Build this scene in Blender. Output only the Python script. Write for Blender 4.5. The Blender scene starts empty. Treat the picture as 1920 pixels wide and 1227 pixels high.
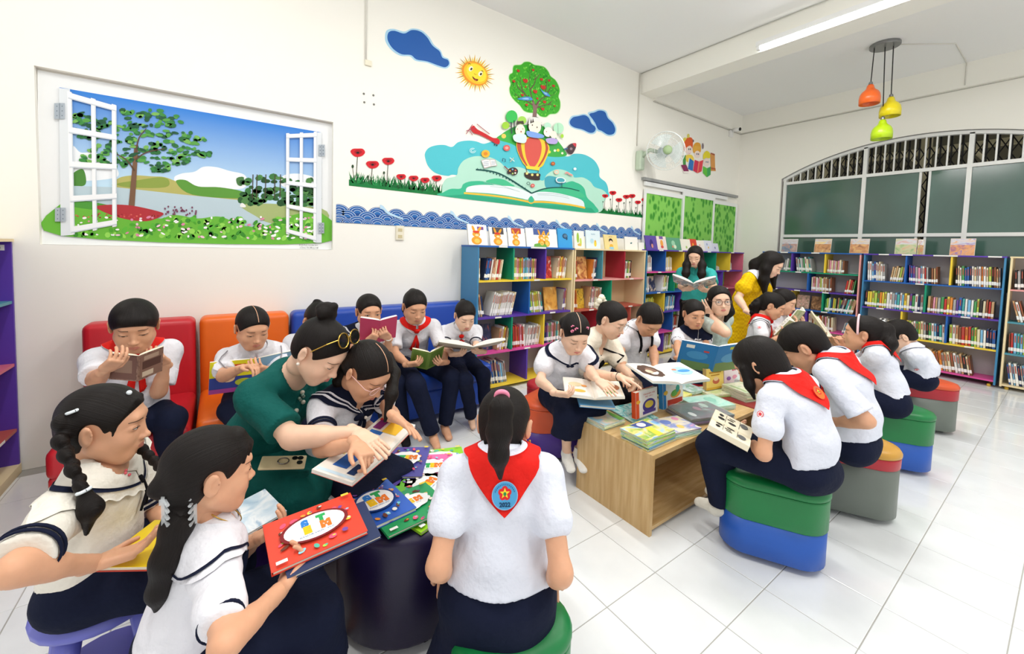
import bpy, math, random
import numpy as np
from math import pi, sin, cos, radians, sqrt
from mathutils import Vector, Matrix
from mathutils.bvhtree import BVHTree
random.seed(7); rng = np.random.default_rng(7)
S = bpy.context.scene
COL = S.collection
# ------------------------------------------------------------------ camera
CAM_F, CAM_CY, CAM_H = 764.467, 506.67, 1.4        # focal length and principal row for a 1920 px wide frame
YAW, PITCH, ROLL = radians(54.3706), radians(-3.0437), radians(1.5791)
fw = Vector((cos(PITCH)*cos(YAW), cos(PITCH)*sin(YAW), sin(PITCH)))
rt = fw.cross(Vector((0, 0, 1))).normalized(); up = rt.cross(fw)
rt, up = rt*cos(ROLL)+up*sin(ROLL), up*cos(ROLL)-rt*sin(ROLL)
cd = bpy.data.cameras.new('camera'); cam = bpy.data.objects.new('camera', cd); COL.objects.link(cam)
cam.matrix_world = Matrix(((rt.x, up.x, -fw.x, 0), (rt.y, up.y, -fw.y, 0), (rt.z, up.z, -fw.z, CAM_H), (0, 0, 0, 1)))
cd.sensor_width = 36; cd.lens = CAM_F/1920*36; cd.shift_y = -(613.5-CAM_CY)/1920; cd.clip_start = .02
S.camera = cam
CPOS = Vector((0, 0, CAM_H))
# ------------------------------------------------------------------ world, exposure, lights
W = bpy.data.worlds.new('world'); S.world = W; W.use_nodes = True
W.node_tree.nodes['Background'].inputs[0].default_value = (1, .985, .96, 1)
W.node_tree.nodes['Background'].inputs[1].default_value = 0.7
S.view_settings.view_transform = 'Standard'; S.view_settings.look = 'None'
S.view_settings.exposure = 0.40; S.view_settings.gamma = 1; S.view_settings.use_curve_mapping = False
def area(name, loc, size, power, rot=(0, 0, 0), col=(1, .98, .95)):
    l = bpy.data.lights.new(name, 'AREA'); l.shape = 'RECTANGLE'; l.size, l.size_y = size; l.energy = power; l.color = col
    o = bpy.data.objects.new(name, l); COL.objects.link(o); o.location = loc; o.rotation_euler = rot
    return o
TUBES = [(4.2, 1.48, 3.5), (2.2, 1.6, 3.7), (-.3, 1.6, 3.7), (1.2, -.7, 3.7), (4.0, -.7, 3.7)]
# ------------------------------------------------------------------ helpers: pixel of the photograph -> point on a known plane
def ray(px, py): return fw + rt*((px-960)/CAM_F) - up*((py-CAM_CY)/CAM_F)
def on(ax, val, px, py):
    d = ray(px, py); return CPOS + d*((val-CPOS[ax])/d[ax])
def onx(px, py, v): return on(0, v, px, py)
def ony(px, py, v): return on(1, v, px, py)
def onz(px, py, v=0): return on(2, v, px, py)
# ------------------------------------------------------------------ materials
def lin(c):
    if isinstance(c, str):
        c = [int(c[i:i+2], 16)/255 for i in (1, 3, 5)]
        c = [x/12.92 if x <= .04045 else ((x+.055)/1.055)**2.4 for x in c]
    return (c[0], c[1], c[2], 1)
MATS = {}
def mat(name, col='#ffffff', rough=.6, spec=.4, metal=0, noise=0, nscale=8, bump=0, bscale=60, bdist=.01, emit=0, coat=0, alpha=1, trans=0, sss=0, stretch=(1, 1, 1), col2=None):
    if name in MATS: return MATS[name]
    m = bpy.data.materials.new(name); MATS[name] = m; m.use_nodes = True
    nt = m.node_tree; b = nt.nodes['Principled BSDF']; L = nt.links
    c = lin(col)
    b.inputs['Base Color'].default_value = c; b.inputs['Roughness'].default_value = rough
    b.inputs['Specular IOR Level'].default_value = spec; b.inputs['Metallic'].default_value = metal
    b.inputs['Coat Weight'].default_value = coat; b.inputs['Alpha'].default_value = alpha
    b.inputs['Transmission Weight'].default_value = trans
    if sss: b.inputs['Subsurface Weight'].default_value = sss; b.inputs['Subsurface Radius'].default_value = (.02, .008, .005); b.inputs['Subsurface Scale'].default_value = .3
    if emit: b.inputs['Emission Color'].default_value = c; b.inputs['Emission Strength'].default_value = emit
    if noise or bump:
        tc = nt.nodes.new('ShaderNodeTexCoord'); mp = nt.nodes.new('ShaderNodeMapping'); mp.inputs['Scale'].default_value = stretch
        L.new(tc.outputs['Object'], mp.inputs[0])
    if noise:
        n = nt.nodes.new('ShaderNodeTexNoise'); n.inputs['Scale'].default_value = nscale; n.inputs['Detail'].default_value = 5
        L.new(mp.outputs[0], n.inputs['Vector'])
        mx = nt.nodes.new('ShaderNodeMix'); mx.data_type = 'RGBA'
        d = lin(col2) if col2 else tuple(x*(1-noise) for x in c[:3])+(1,)
        mx.inputs[6].default_value = c; mx.inputs[7].default_value = d
        rp = nt.nodes.new('ShaderNodeMapRange'); rp.inputs[1].default_value = .35; rp.inputs[2].default_value = .65
        L.new(n.outputs[0], rp.inputs[0]); L.new(rp.outputs[0], mx.inputs[0]); L.new(mx.outputs[2], b.inputs['Base Color'])
    if bump:
        n = nt.nodes.new('ShaderNodeTexNoise'); n.inputs['Scale'].default_value = bscale; n.inputs['Detail'].default_value = 4
        L.new(mp.outputs[0], n.inputs['Vector'])
        bp = nt.nodes.new('ShaderNodeBump'); bp.inputs['Strength'].default_value = bump; bp.inputs['Distance'].default_value = bdist
        L.new(n.outputs[0], bp.inputs['Height']); L.new(bp.outputs[0], b.inputs['Normal'])
    return m
def flat(col, rough=.55): return mat('paint_'+col.strip('#'), col, rough, .25)
# ------------------------------------------------------------------ objects
def tag(o, label=None, cat=None, group=None, kind=None):
    if label: o['label'] = label
    if cat: o['category'] = cat
    if group: o['group'] = group
    if kind: o['kind'] = kind
    return o
def setparent(o, p):
    o.parent = p
    if p is not None: o.matrix_parent_inverse = wmat(p).inverted()
def wmat(o):
    m = o.matrix_basis.copy()
    while o.parent is not None:
        m = o.parent.matrix_basis @ o.matrix_parent_inverse @ m if False else (o.parent.matrix_basis @ (o.matrix_parent_inverse @ m)); o = o.parent
    return m
def empty(name, loc, label=None, cat=None, group=None, rz=0):
    o = bpy.data.objects.new(name, None); COL.objects.link(o); o.location = loc; o.rotation_euler = (0, 0, rz); o.empty_display_size = .1
    return tag(o, label, cat, group)
def copy_tree(o, parent=None):
    c = o.copy(); COL.objects.link(c)
    if parent is not None: c.parent = parent
    for ch in list(o.children): copy_tree(ch, c)
    return c
def mesh(name, V, F, mats, mi=None, smooth=False, attr=None):
    me = bpy.data.meshes.new(name)
    V = np.asarray(V, dtype=np.float32)
    if isinstance(F, np.ndarray) and F.ndim == 2:
        nf, k = F.shape
        me.vertices.add(len(V)); me.vertices.foreach_set('co', V.ravel())
        me.loops.add(nf*k); me.loops.foreach_set('vertex_index', F.astype(np.int32).ravel())
        me.polygons.add(nf); me.polygons.foreach_set('loop_start', np.arange(0, nf*k, k, dtype=np.int32))
    else:
        me.from_pydata([tuple(map(float, v)) for v in V], [], [tuple(int(i) for i in f) for f in F])
    for m in (mats if isinstance(mats, (list, tuple)) else [mats]): me.materials.append(m)
    if mi is not None: me.polygons.foreach_set('material_index', np.asarray(mi, dtype=np.int32))
    if smooth: me.polygons.foreach_set('use_smooth', np.ones(len(me.polygons), dtype=bool))
    if attr is not None:
        a = me.attributes.new('strand', 'FLOAT', 'POINT'); a.data.foreach_set('value', np.asarray(attr, dtype=np.float32))
    me.update(calc_edges=True); me.validate()
    return me
def obj(name, me, parent=None, label=None, cat=None, group=None, kind=None, loc=None):
    o = bpy.data.objects.new(name, me); COL.objects.link(o)
    if loc is not None: o.location = loc
    if parent is not None: setparent(o, parent)
    return tag(o, label, cat, group, kind)
def basis(fwd, upv=(0, 0, 1)):
    """3x3 numpy, columns = right, forward, up"""
    f = np.array(fwd, float); f /= np.linalg.norm(f); u = np.array(upv, float)
    r = np.cross(f, u); r /= np.linalg.norm(r); u = np.cross(r, f)
    return np.stack([r, f, u], 1)
def rotz(a): return np.array([[cos(a), -sin(a), 0], [sin(a), cos(a), 0], [0, 0, 1.]])
def rotx(a): return np.array([[1., 0, 0], [0, cos(a), -sin(a)], [0, sin(a), cos(a)]])
def roty(a): return np.array([[cos(a), 0, sin(a)], [0, 1., 0], [-sin(a), 0, cos(a)]])
class MB:
    def __init__(self): self.v = []; self.f = []; self.m = []; self.mats = []
    def mi(self, m):
        if m not in self.mats: self.mats.append(m)
        return self.mats.index(m)
    def add(self, V, F, m):
        n = len(self.v); self.v += [tuple(map(float, p)) for p in V]; k = self.mi(m)
        for f in F: self.f.append([i+n for i in f]); self.m.append(k)
    def box(self, c, s, m, R=None, mats6=None):
        c = np.array(c, float); h = np.array(s, float)/2
        P = np.array([[x, y, z] for x in (-1, 1) for y in (-1, 1) for z in (-1, 1)])*h
        if R is not None: P = P@np.asarray(R).T
        F = [(0, 1, 3, 2), (4, 6, 7, 5), (0, 4, 5, 1), (2, 3, 7, 6), (0, 2, 6, 4), (1, 5, 7, 3)]   # -x +x -y +y -z +z
        if mats6 is None: self.add(P+c, F, m)
        else:
            for f, mm in zip(F, mats6): self.add((P+c)[list(f)], [(0, 1, 2, 3)], mm)
    def span(self, a, b, m):
        a = np.minimum(a, b), np.maximum(a, b); self.box((a[0]+a[1])/2, a[1]-a[0], m)
    def rbox(self, c, s, m, r=.02, seg=3, R=None):
        import bmesh
        bm = bmesh.new(); bmesh.ops.create_cube(bm, size=1)
        for v in bm.verts: v.co = Vector((v.co.x*s[0], v.co.y*s[1], v.co.z*s[2]))
        bmesh.ops.bevel(bm, geom=list(bm.edges), offset=r, segments=seg, profile=.5, affect='EDGES')
        bm.verts.index_update()
        V = np.array([v.co[:] for v in bm.verts]); F = [[v.index for v in f.verts] for f in bm.faces]; bm.free()
        if R is not None: V = V@np.asarray(R).T
        self.add(V+np.array(c), F, m)
    def tube(self, pts, r, m, n=8, cap=True):
        pts = [np.array(p, float) for p in pts]; rs = r if isinstance(r, (list, tuple, np.ndarray)) else [r]*len(pts)
        T = [pts[min(i+1, len(pts)-1)]-pts[max(i-1, 0)] for i in range(len(pts))]
        ref = np.array([0, 0, 1.]) if abs(T[0][2]) < .9*np.linalg.norm(T[0]) else np.array([1., 0, 0])
        V = []
        a = np.cross(T[0], ref); a /= np.linalg.norm(a)
        for p, t, rr in zip(pts, T, rs):
            t = t/np.linalg.norm(t); a = a-t*(a@t); a /= np.linalg.norm(a); b = np.cross(t, a)
            for j in range(n): V.append(p+rr*(a*cos(2*pi*j/n)+b*sin(2*pi*j/n)))
        F = [(i*n+j, i*n+(j+1) % n, (i+1)*n+(j+1) % n, (i+1)*n+j) for i in range(len(pts)-1) for j in range(n)]
        if cap: F += [tuple(range(n-1, -1, -1)), tuple((len(pts)-1)*n+j for j in range(n))]
        self.add(V, F, m)
    def lathe(self, c, prof, m, n=20, axis=None, squash=None):
        c = np.array(c, float); V = []
        for r, z in prof:
            for j in range(n): V.append((r*cos(2*pi*j/n), r*sin(2*pi*j/n), z))
        V = np.array(V)
        if axis is not None: V = V@np.asarray(axis).T
        k = len(prof)
        F = [(i*n+j, i*n+(j+1) % n, (i+1)*n+(j+1) % n, (i+1)*n+j) for i in range(k-1) for j in range(n)]
        F += [tuple(range(n-1, -1, -1)), tuple((k-1)*n+j for j in range(n))]
        self.add(V+c, F, m)
    def prism(self, P, d, m, m2=None):
        """polygon P (3D, planar) extruded by vector d"""
        P = np.array(P, float); n = len(P); V = np.concatenate([P, P+np.array(d, float)])
        self.add(V, [tuple(range(n, 2*n))], m); self.add(V, [tuple(range(n-1, -1, -1))]+[(i, (i+1) % n, n+(i+1) % n, n+i) for i in range(n)], m2 or m)
    def poly(self, P, m): self.add(P, [tuple(range(len(P)))], m)
    def build(self, name, parent=None, label=None, cat=None, group=None, kind=None, smooth=False, loc=None, origin=None):
        V = np.array(self.v)
        if origin is not None: V = V-np.array(origin); loc = origin
        me = mesh(name, V, self.f, self.mats, self.m, smooth)
        return obj(name, me, parent, label, cat, group, kind, loc)
def text_geo(s, size=1.0, bold=0.0):
    cu = bpy.data.curves.new('t', 'FONT'); cu.body = s; cu.size = size; cu.align_x = 'CENTER'; cu.align_y = 'CENTER'; cu.resolution_u = 2; cu.offset = bold
    o = bpy.data.objects.new('t', cu); me = o.to_mesh()
    V = np.array([v.co[:] for v in me.vertices]); F = [list(p.vertices) for p in me.polygons]
    o.to_mesh_clear(); bpy.data.objects.remove(o); bpy.data.curves.remove(cu)
    return V, F
def add_text(mb, s, o, ex, ey, size, m, bold=0.0, width=None):
    """flat lettering: o = centre, ex / ey = unit vectors along and across the line"""
    V, F = text_geo(s, size, bold)
    if not len(V): return
    if width: V = V*np.array([width/max(1e-6, V[:, 0].max()-V[:, 0].min()), 1, 1])
    o, ex, ey = (np.array(q, float) for q in (o, ex, ey))
    mb.add(o+V[:, :1]*ex+V[:, 1:2]*ey, F, m)
# ================================================================== the room
WY, WX, CZ = 3.593, 7.39, 3.79            # left wall plane, window wall plane, ceiling
M_WALL = mat('wall_plaster', '#f7f5ec', .75, .2, bump=.05, bscale=3)
M_CEIL = mat('ceiling_paint', '#f4f4f2', .85, .15)
M_TILE = mat('floor_tile', '#edf0f1', .13, .5, noise=.05, nscale=6, coat=.2)
M_GROUT = mat('tile_grout', '#a9a8a2', .8)
# floor slab and its tiles
mb = MB(); mb.box((2.8, 1.2, -.06), (9.6, 5.6, .116), M_GROUT); floor = mb.build('floor', kind='structure')
TS, TX, TY = .3112, 1.538, .696
def tile_mesh():
    import bmesh
    bm = bmesh.new(); bmesh.ops.create_cube(bm, size=1)
    for v in bm.verts: v.co = Vector((v.co.x*(TS-.0035), v.co.y*(TS-.0035), v.co.z*.012))
    bm.faces.ensure_lookup_table()
    bmesh.ops.bevel(bm, geom=[e for e in bm.edges if all(v.co.z > 0 for v in e.verts)], offset=.0015, segments=1, affect='EDGES')
    me = bpy.data.meshes.new('tile'); bm.to_mesh(me); bm.free(); me.materials.append(M_TILE); return me
cells = []
for i in range(-10, 19):
    for j in range(-8, 10):
        x, y = TX+(i+.5)*TS, TY+(j+.5)*TS
        if x > WX-.1 or y > WY-.1 or x < -1.9 or y < -1.5: continue
        d = Vector((x, y, -CAM_H)); z = d.dot(fw); vis = z > .5 and abs(d.dot(rt)/z*CAM_F) < 1080 and -d.dot(up)/z*CAM_F+CAM_CY < 1330
        hid = y > 2.9 and x < 4.9
        cells.append((0 if (vis and not hid) else 1, x*x+y*y, x, y))
cells.sort(); tme = tile_mesh()
for k, (v, d2, x, y) in enumerate(cells[:288]):
    o = bpy.data.objects.new('tile', tme); COL.objects.link(o); o.parent = floor; o.location = (x, y, -.006)
mb = MB()
for v, d2, x, y in cells[288:]: mb.box((x, y, -.006), (TS-.0035, TS-.0035, .012), M_TILE)
mb.build('tile_field', floor, kind='stuff')
# left wall with the shallow recess that holds the poster
RX0, RX1, RZ0, RZ1 = -.868, .754, 1.346, 2.382
mb = MB(); T = .16
for a, b in (((-2.0, 0), (RX0, CZ)), ((RX1, 0), (WX+T, CZ)), ((RX0, 0), (RX1, RZ0)), ((RX0, RZ1), (RX1, CZ))):
    mb.span(np.array([a[0], WY, a[1]]), np.array([b[0], WY+T, b[1]]), M_WALL)
mb.span(np.array([RX0, WY+.045, RZ0]), np.array([RX1, WY+T, RZ1]), mat('recess_plaster', '#dcd8cf', .8))
wall_left = mb.build('wall_left', kind='structure')
# window wall with an arched opening
AC, AR, AH, AW, SILL = 1.37, 3.2, 3.03, 1.535, 1.0
def arch_z(y, off=0): return AH-off-(AR-off-sqrt(max(0, (AR-off)**2-(y-AC)**2)))
ys = np.linspace(AC-AW, AC+AW, 41)
prof = [(-1.5, 0), (-1.5, CZ), (WY+T, CZ), (WY+T, 0)]
mb = MB(); N_ = len(ys)
for xx, s in ((WX, 1), (WX+T, -1)):
    for i in range(N_-1):
        q = [(xx, ys[i], arch_z(ys[i])), (xx, ys[i+1], arch_z(ys[i+1])), (xx, ys[i+1], CZ), (xx, ys[i], CZ)]; mb.poly(q if s > 0 else q[::-1], M_WALL)
    for a, b, z0, z1 in ((-1.5, ys[0], 0, CZ), (ys[-1], WY, 0, CZ), (ys[0], ys[-1], 0, SILL)):
        q = [(xx, a, z0), (xx, b, z0), (xx, b, z1), (xx, a, z1)]; mb.poly(q if s > 0 else q[::-1], M_WALL)
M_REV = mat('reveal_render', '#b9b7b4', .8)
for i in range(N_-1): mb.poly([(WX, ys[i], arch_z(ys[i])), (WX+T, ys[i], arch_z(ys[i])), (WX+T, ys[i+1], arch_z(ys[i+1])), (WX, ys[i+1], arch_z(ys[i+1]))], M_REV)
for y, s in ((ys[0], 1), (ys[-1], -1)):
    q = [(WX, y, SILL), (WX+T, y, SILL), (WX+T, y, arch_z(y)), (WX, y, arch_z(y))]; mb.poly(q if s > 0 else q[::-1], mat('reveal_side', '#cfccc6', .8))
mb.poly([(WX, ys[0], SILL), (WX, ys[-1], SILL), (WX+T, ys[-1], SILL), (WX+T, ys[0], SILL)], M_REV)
wall_right = mb.build('wall_right', kind='structure')
# window joinery
M_ALU = mat('white_aluminium', '#e9eae6', .4, .5)
M_PANE = mat('dark_green_film_glass', '#47685c', .13, .9, noise=.25, nscale=1.4, stretch=(1, 1, .5), bump=.02, bscale=10)
win = empty('window_1', (WX+.05, AC, SILL), kind_ := None); win['kind'] = 'structure'
FXc = WX+.075
mb = MB()
def bar(y0, y1, z0, z1, m=M_ALU, d=.05, x=FXc): mb.span(np.array([x-d/2, y0, z0]), np.array([x+d/2, y1, z1]), m)
ZT, ZM = 2.565, 1.722
MUL = [AC+AW-.02, 1.868, .866, -.136]
for a in (AC+AW-.06, AC-AW+.02): bar(a, a+.04, SILL, arch_z(a+.02)-.01, d=.08)
mb.build('window_frame', win)
for y in MUL[1:]:
    mb = MB(); bar(y-.022, y+.022, SILL, arch_z(y)-.03, d=.07); mb.build('mullion', win)
for z, w in ((ZT, .022), (ZM, .022), (SILL+.02, .02)):
    mb = MB(); bar(AC-AW+.03, AC+AW-.03, z-w, z+w, d=.06); mb.build('transom', win)
mb = MB(); n = 40; yy = np.linspace(AC-AW+.01, AC+AW-.01, n)
for i in range(n-1):
    V = [(x, y, arch_z(y)-o) for x in (FXc-.035, FXc+.035) for y in (yy[i], yy[i+1]) for o in (.005, .045)]
    mb.add(V, [(0, 1, 3, 2), (4, 6, 7, 5), (0, 4, 5, 1), (2, 3, 7, 6), (0, 2, 6, 4), (1, 5, 7, 3)], M_ALU)
mb.build('arch_frame', win)
edges = [AC+AW-.04]+MUL[1:]+[AC-AW+.03]
for k in range(len(edges)-1):                                  # arch bars
    a, b = edges[k+1], edges[k]; n = 10 if k < 3 else 1
    for i in range(1, n):
        y = b+(a-b)*i/n; mb = MB(); bar(y-.008, y+.008, ZT+.02, arch_z(y)-.04, d=.02); mb.build('bar', win)
for k in range(len(edges)-1):                                  # panes: the second leaf of the second bay stands open a hand's breadth
    a, b = edges[k+1]+.022, edges[k]-.022
    for (p, q) in ([(a, b)] if k != 1 else [(a, 1.208), (1.295, b)]):
        for z0, z1 in ((ZM+.022, ZT-.022), (SILL+.04, ZM-.022)):
            mb = MB(); bar(p, q, z0, z1, M_PANE, .008, FXc+.0); mb.build('pane', win)
            if k == 1:
                mb = MB(); e = q if p == a else p; bar(e-.012, e+.012, z0, z1, M_ALU, .03, FXc); mb.build('pane_edge', win)
# what stands outside the window: scissor gate, porch
M_IRON = mat('black_iron', '#1d1d1c', .6, .4)
gate = empty('scissor_gate', (WX+.32, AC, 1.0), 'black folding scissor gate of crossed bars outside the arched window', 'gate')
for i in range(31):
    y = AC-1.5+i*.1; mb = MB(); mb.box((WX+.32, y, 2.0), (.018, .018, 2.1), M_IRON); mb.build('upright', gate)
for i in range(30):
    y = AC-1.5+i*.1; mb = MB()
    for k in range(7):
        z = 1.55+k*.21
        for s in (-1, 1): mb.tube([(WX+.31+.012*s, y, z-s*.1), (WX+.31+.012*s, y+.1, z+s*.1)], .006, M_IRON, 4)
    mb.build('lattice', gate)
mb = MB(); mb.box((WX+1.9, AC, 1.6), (.1, 5, 3.6), mat('porch_wall', '#8f8b76', .9, noise=.3, nscale=2)); mb.build('wall_back', kind='structure')
mb = MB(); mb.box((WX+1.1, AC, 3.55), (1.7, 5, .08), mat('porch_roof_sheet', '#2b2a24', .9)); mb.build('ceiling_porch', kind='structure')
porch = empty('porch_roof_frame', (WX+1.0, AC, 3.2), 'cream beam and braces of the porch roof outside the window', 'frame')
mb = MB(); M_CRM = mat('cream_timber', '#e8dfba', .7)
mb.box((WX+.75, AC, 2.93), (.07, 4.6, .09), M_CRM); mb.build('beam', porch)
for y in (.2, .95, 1.55, 2.3):
    mb = MB(); mb.tube([(WX+.72, y, 2.9), (WX+1.0, y-.35, 2.45)], .025, M_CRM, 6); mb.build('brace', porch)
for y in (1.39, 2.6):  # post behind the pane gap is added; its cream stands for sunlit outdoors
    mb = MB(); mb.box((WX+.8, y, 1.6), (.10, .12, 3.2), M_CRM); mb.build('post', porch)
mb = MB(); mb.box((WX+1.0, AC, -.06), (2.0, 5, .1), mat('porch_floor', '#77766e', .9)); mb.build('floor_porch', kind='structure')
# ceiling, beam across it, beams along the walls
mb = MB(); mb.box((2.8, 1.2, CZ+.06), (9.6, 5.6, .12), M_CEIL); mb.build('ceiling', kind='structure')
mb = MB(); mb.span(np.array([4.62, -1.5, 3.525]), np.array([4.90, WY, CZ]), M_WALL); mb.build('trim_1', kind='structure')
mb = MB(); mb.span(np.array([WX-.05, -1.5, 3.50]), np.array([WX, WY, CZ]), M_WALL); mb.build('trim_2', kind='structure')
mb = MB(); mb.span(np.array([4.90, WY-.05, 3.50]), np.array([WX-.05, WY, CZ]), M_WALL); mb.build('trim_3', kind='structure')
# wires and conduits
M_COND = mat('white_conduit', '#dedbd2', .5); M_GREYW = mat('grey_wire', '#bdbbb3', .6)
def wire(name, pts, r, label, m=M_COND):
    mb = MB(); mb.tube(pts, r, m, 6); return mb.build(name, None, label, 'conduit', smooth=True)
wire('conduit', [(4.585, WY-.011, CZ-.01), (4.585, WY-.011, 2.83)], .008, 'white conduit running down the left wall to the fan')
wire('conduit', [(4.60, -1.2, CZ-.008), (4.60, WY-.012, CZ-.008)], .004, 'grey cable along the top edge of the main ceiling beam', M_GREYW)
wire('conduit', [(WX-.008, -1.2, 3.488), (WX-.008, WY-.01, 3.488)], .004, 'grey cable under the beam above the arched window', M_GREYW)
wire('conduit', [(4.9, WY-.008, 3.488), (WX-.02, WY-.008, 3.488)], .004, 'grey cable under the beam above the green door', M_GREYW)
wire('conduit', [(6.05, 1.42, CZ-.006), (6.6, .95, CZ-.006), (WX-.056, .95, CZ-.006), (WX-.056, .95, 3.52)], .006, 'thin cable from the hanging lamps across the ceiling', M_COND)
p0 = ony(687, 0, WY-.01); p1 = ony(687, 118, WY-.01)
wire('conduit', [(p0.x, WY-.009, CZ-.01), (p0.x, WY-.009, p1.z)], .007, 'white conduit hanging down the left wall above the poppies')
def plate(px, py, w, h, name, label, m='#e9e3cd', slots=True):
    p = ony(px, py, WY); r = empty(name, (p.x, WY, p.z), label, name.split('_')[-1])
    mb = MB(); mb.rbox((p.x, WY-.008, p.z), (w, .016, h), mat('plate_'+m[1:], m, .4), .004, 2); mb.build('cover_plate', r)
    if slots:
        for dz in (-.25, .2):
            mb = MB(); mb.box((p.x, WY-.017, p.z+dz*h), (w*.5, .003, h*.22), mat('socket_face', '#cdbf95', .5)); mb.build('outlet', r)
    return r
plate(690, 119, .055, .045, 'junction_box', 'small cream box at the end of the hanging conduit', slots=False)
plate(749, 437, .075, .13, 'wall_socket', 'cream double socket on the wall under the blue wave strip')
plate(1379, 461, .07, .13, 'wall_socket', 'white socket beside the green door near the room corner', '#d9d8cf')
r = empty('screw_hole', (0, 0, 0)); bpy.data.objects.remove(r)
for k, (px, py) in enumerate(((682, 176), (700, 179), (683, 192), (701, 196))):
    p = ony(px, py, WY); mb = MB(); mb.lathe((p.x, WY, p.z), [(.009, 0), (.009, .004), (.004, .006)], mat('wall_plug', '#777670', .7), 8, axis=rotx(pi/2))
    mb.build('wall_plug', None, 'grey plug in the bare wall above the poppies, %s of the four' % ['upper left', 'upper right', 'lower left', 'lower right'][k], 'wall plug', 'four wall plugs')
# sliding door with leaf-patterned green film
M_LEAF = mat('leaf_film', '#58a83f', .6, .3); nt = M_LEAF.node_tree
tc = nt.nodes.new('ShaderNodeTexCoord'); vo = nt.nodes.new('ShaderNodeTexVoronoi'); vo.inputs['Scale'].default_value = 9; mp = nt.nodes.new('ShaderNodeMapping'); mp.inputs['Scale'].default_value = (1.5, 1, 1); mp.inputs['Rotation'].default_value = (0, .5, 0)
rp = nt.nodes.new('ShaderNodeValToRGB'); rp.color_ramp.elements[0].color = lin('#3f9430'); rp.color_ramp.elements[1].color = lin('#86cc5c'); rp.color_ramp.elements[0].position = .30; rp.color_ramp.elements[1].position = .52
nt.links.new(tc.outputs['Object'], mp.inputs[0]); nt.links.new(mp.outputs[0], vo.inputs['Vector']); nt.links.new(vo.outputs['Distance'], rp.inputs[0]); nt.links.new(rp.outputs[0], nt.nodes['Principled BSDF'].inputs['Base Color'])
door = empty('door_1', (4.75, WY, 0)); door['kind'] = 'structure'
M_WF = mat('white_door_frame', '#eef0ee', .4)
mb = MB(); mb.span(np.array([4.72, WY-.05, 2.385]), np.array([WX-.06, WY, 2.425]), mat('grey_rail', '#9a9c9b', .5)); mb.span(np.array([4.76, WY-.035, 2.32]), np.array([7.0, WY-.01, 2.375]), M_WF); mb.build('rail', door)
for (a, b, zt, yy) in ((4.80, 5.66, 2.215, .02), (5.70, 6.52, 2.262, .038), (6.55, 7.30, 2.225, .02)):
    mb = MB(); y1 = WY-yy
    mb.span(np.array([a-.04, y1-.02, 0]), np.array([a, y1, zt+.06]), M_WF); mb.span(np.array([b, y1-.02, 0]), np.array([b+.05, y1, zt+.06]), M_WF); mb.span(np.array([a, y1-.02, zt]), np.array([b, y1, zt+.06]), M_WF)
    f = mb.build('panel_frame', door); mb = MB(); mb.span(np.array([a, y1-.012, .05]), np.array([b, y1-.006, zt]), M_LEAF); mb.build('pane', f)
# lamps
M_TUBE = mat('tube_glow', '#ffffff', .5, emit=14); M_FIX = mat('fixture_white', '#f2f2f0', .4)
def tube_light(x, y, z, label, L=1.2, wall=False):
    r = empty('tube_light', (x, y, z), label, 'light', 'ceiling tube lights')
    mb = MB(); mb.box((x, y, z+.03), (.055, L, .05), M_FIX); mb.build('housing', r)
    for s in (-1, 1): mb = MB(); mb.box((x, y+s*(L/2-.02), z-.005), (.04, .03, .045), M_FIX); mb.build('lamp_holder', r)
    mb = MB(); mb.tube([(x, y-L/2+.03, z-.012), (x, y+L/2-.03, z-.012)], .015, M_TUBE, 10); mb.build('tube', r)
    return r
tube_light(4.57, 1.48, 3.555, 'lit white fluorescent tube fixed along the foot of the ceiling beam', 1.25)
M_PLATE = mat('brushed_steel', '#8f9090', .35, metal=.8)
pend = empty('pendant_lamp', (6.047, 1.42, CZ), 'three coloured bell shades hanging from one round steel ceiling plate', 'lamp')
mb = MB(); mb.lathe((6.047, 1.42, CZ-.035), [(.13, 0), (.135, .005), (.135, .03), (.12, .035)], M_PLATE, 32); mb.build('ceiling_plate', pend, smooth=False)
M_BLK = mat('black_cord', '#262626', .6)
for (x, y, zt, c, lab, px, py) in ((5.90, 1.485, 3.33, '#f26a1f', 'orange bell shade', 6.0, 1.50), (6.087, 1.345, 3.20, '#e6d40a', 'yellow bell shade', 6.10, 1.36), (6.008, 1.384, 2.945, '#b9dc0e', 'lime green bell shade', 6.05, 1.42)):
    mb = MB(); mb.tube([(px, py, CZ-.03), (x, y, zt-.01)], .005, M_BLK, 6); cord = mb.build('cord', pend)
    out = [(.018, 0), (.030, -.012), (.036, -.040), (.046, -.058), (.072, -.080), (.088, -.110), (.095, -.150), (.093, -.215)]
    prof = [(r, z) for r, z in out]+[(r-.004, z) for r, z in out[::-1][:-2]]
    mb = MB(); mb.lathe((x, y, zt), prof, mat('shade_'+c[1:], c, .3, .5, coat=.3), 28); sh = mb.build('lamp_shade', pend, lab, smooth=True)
    mb = MB(); mb.lathe((x, y, zt), [(.012, .03), (.018, .02), (.020, 0)], M_PLATE, 14); mb.build('socket_cap', sh)
    mb = MB(); mb.lathe((x, y, zt-.10), [(.012, .03), (.02, 0), (.028, -.04), (.018, -.07), (.004, -.078)], mat('bulb_glass', '#f4f2e8', .3), 14); mb.build('bulb', sh, smooth=True)
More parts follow.
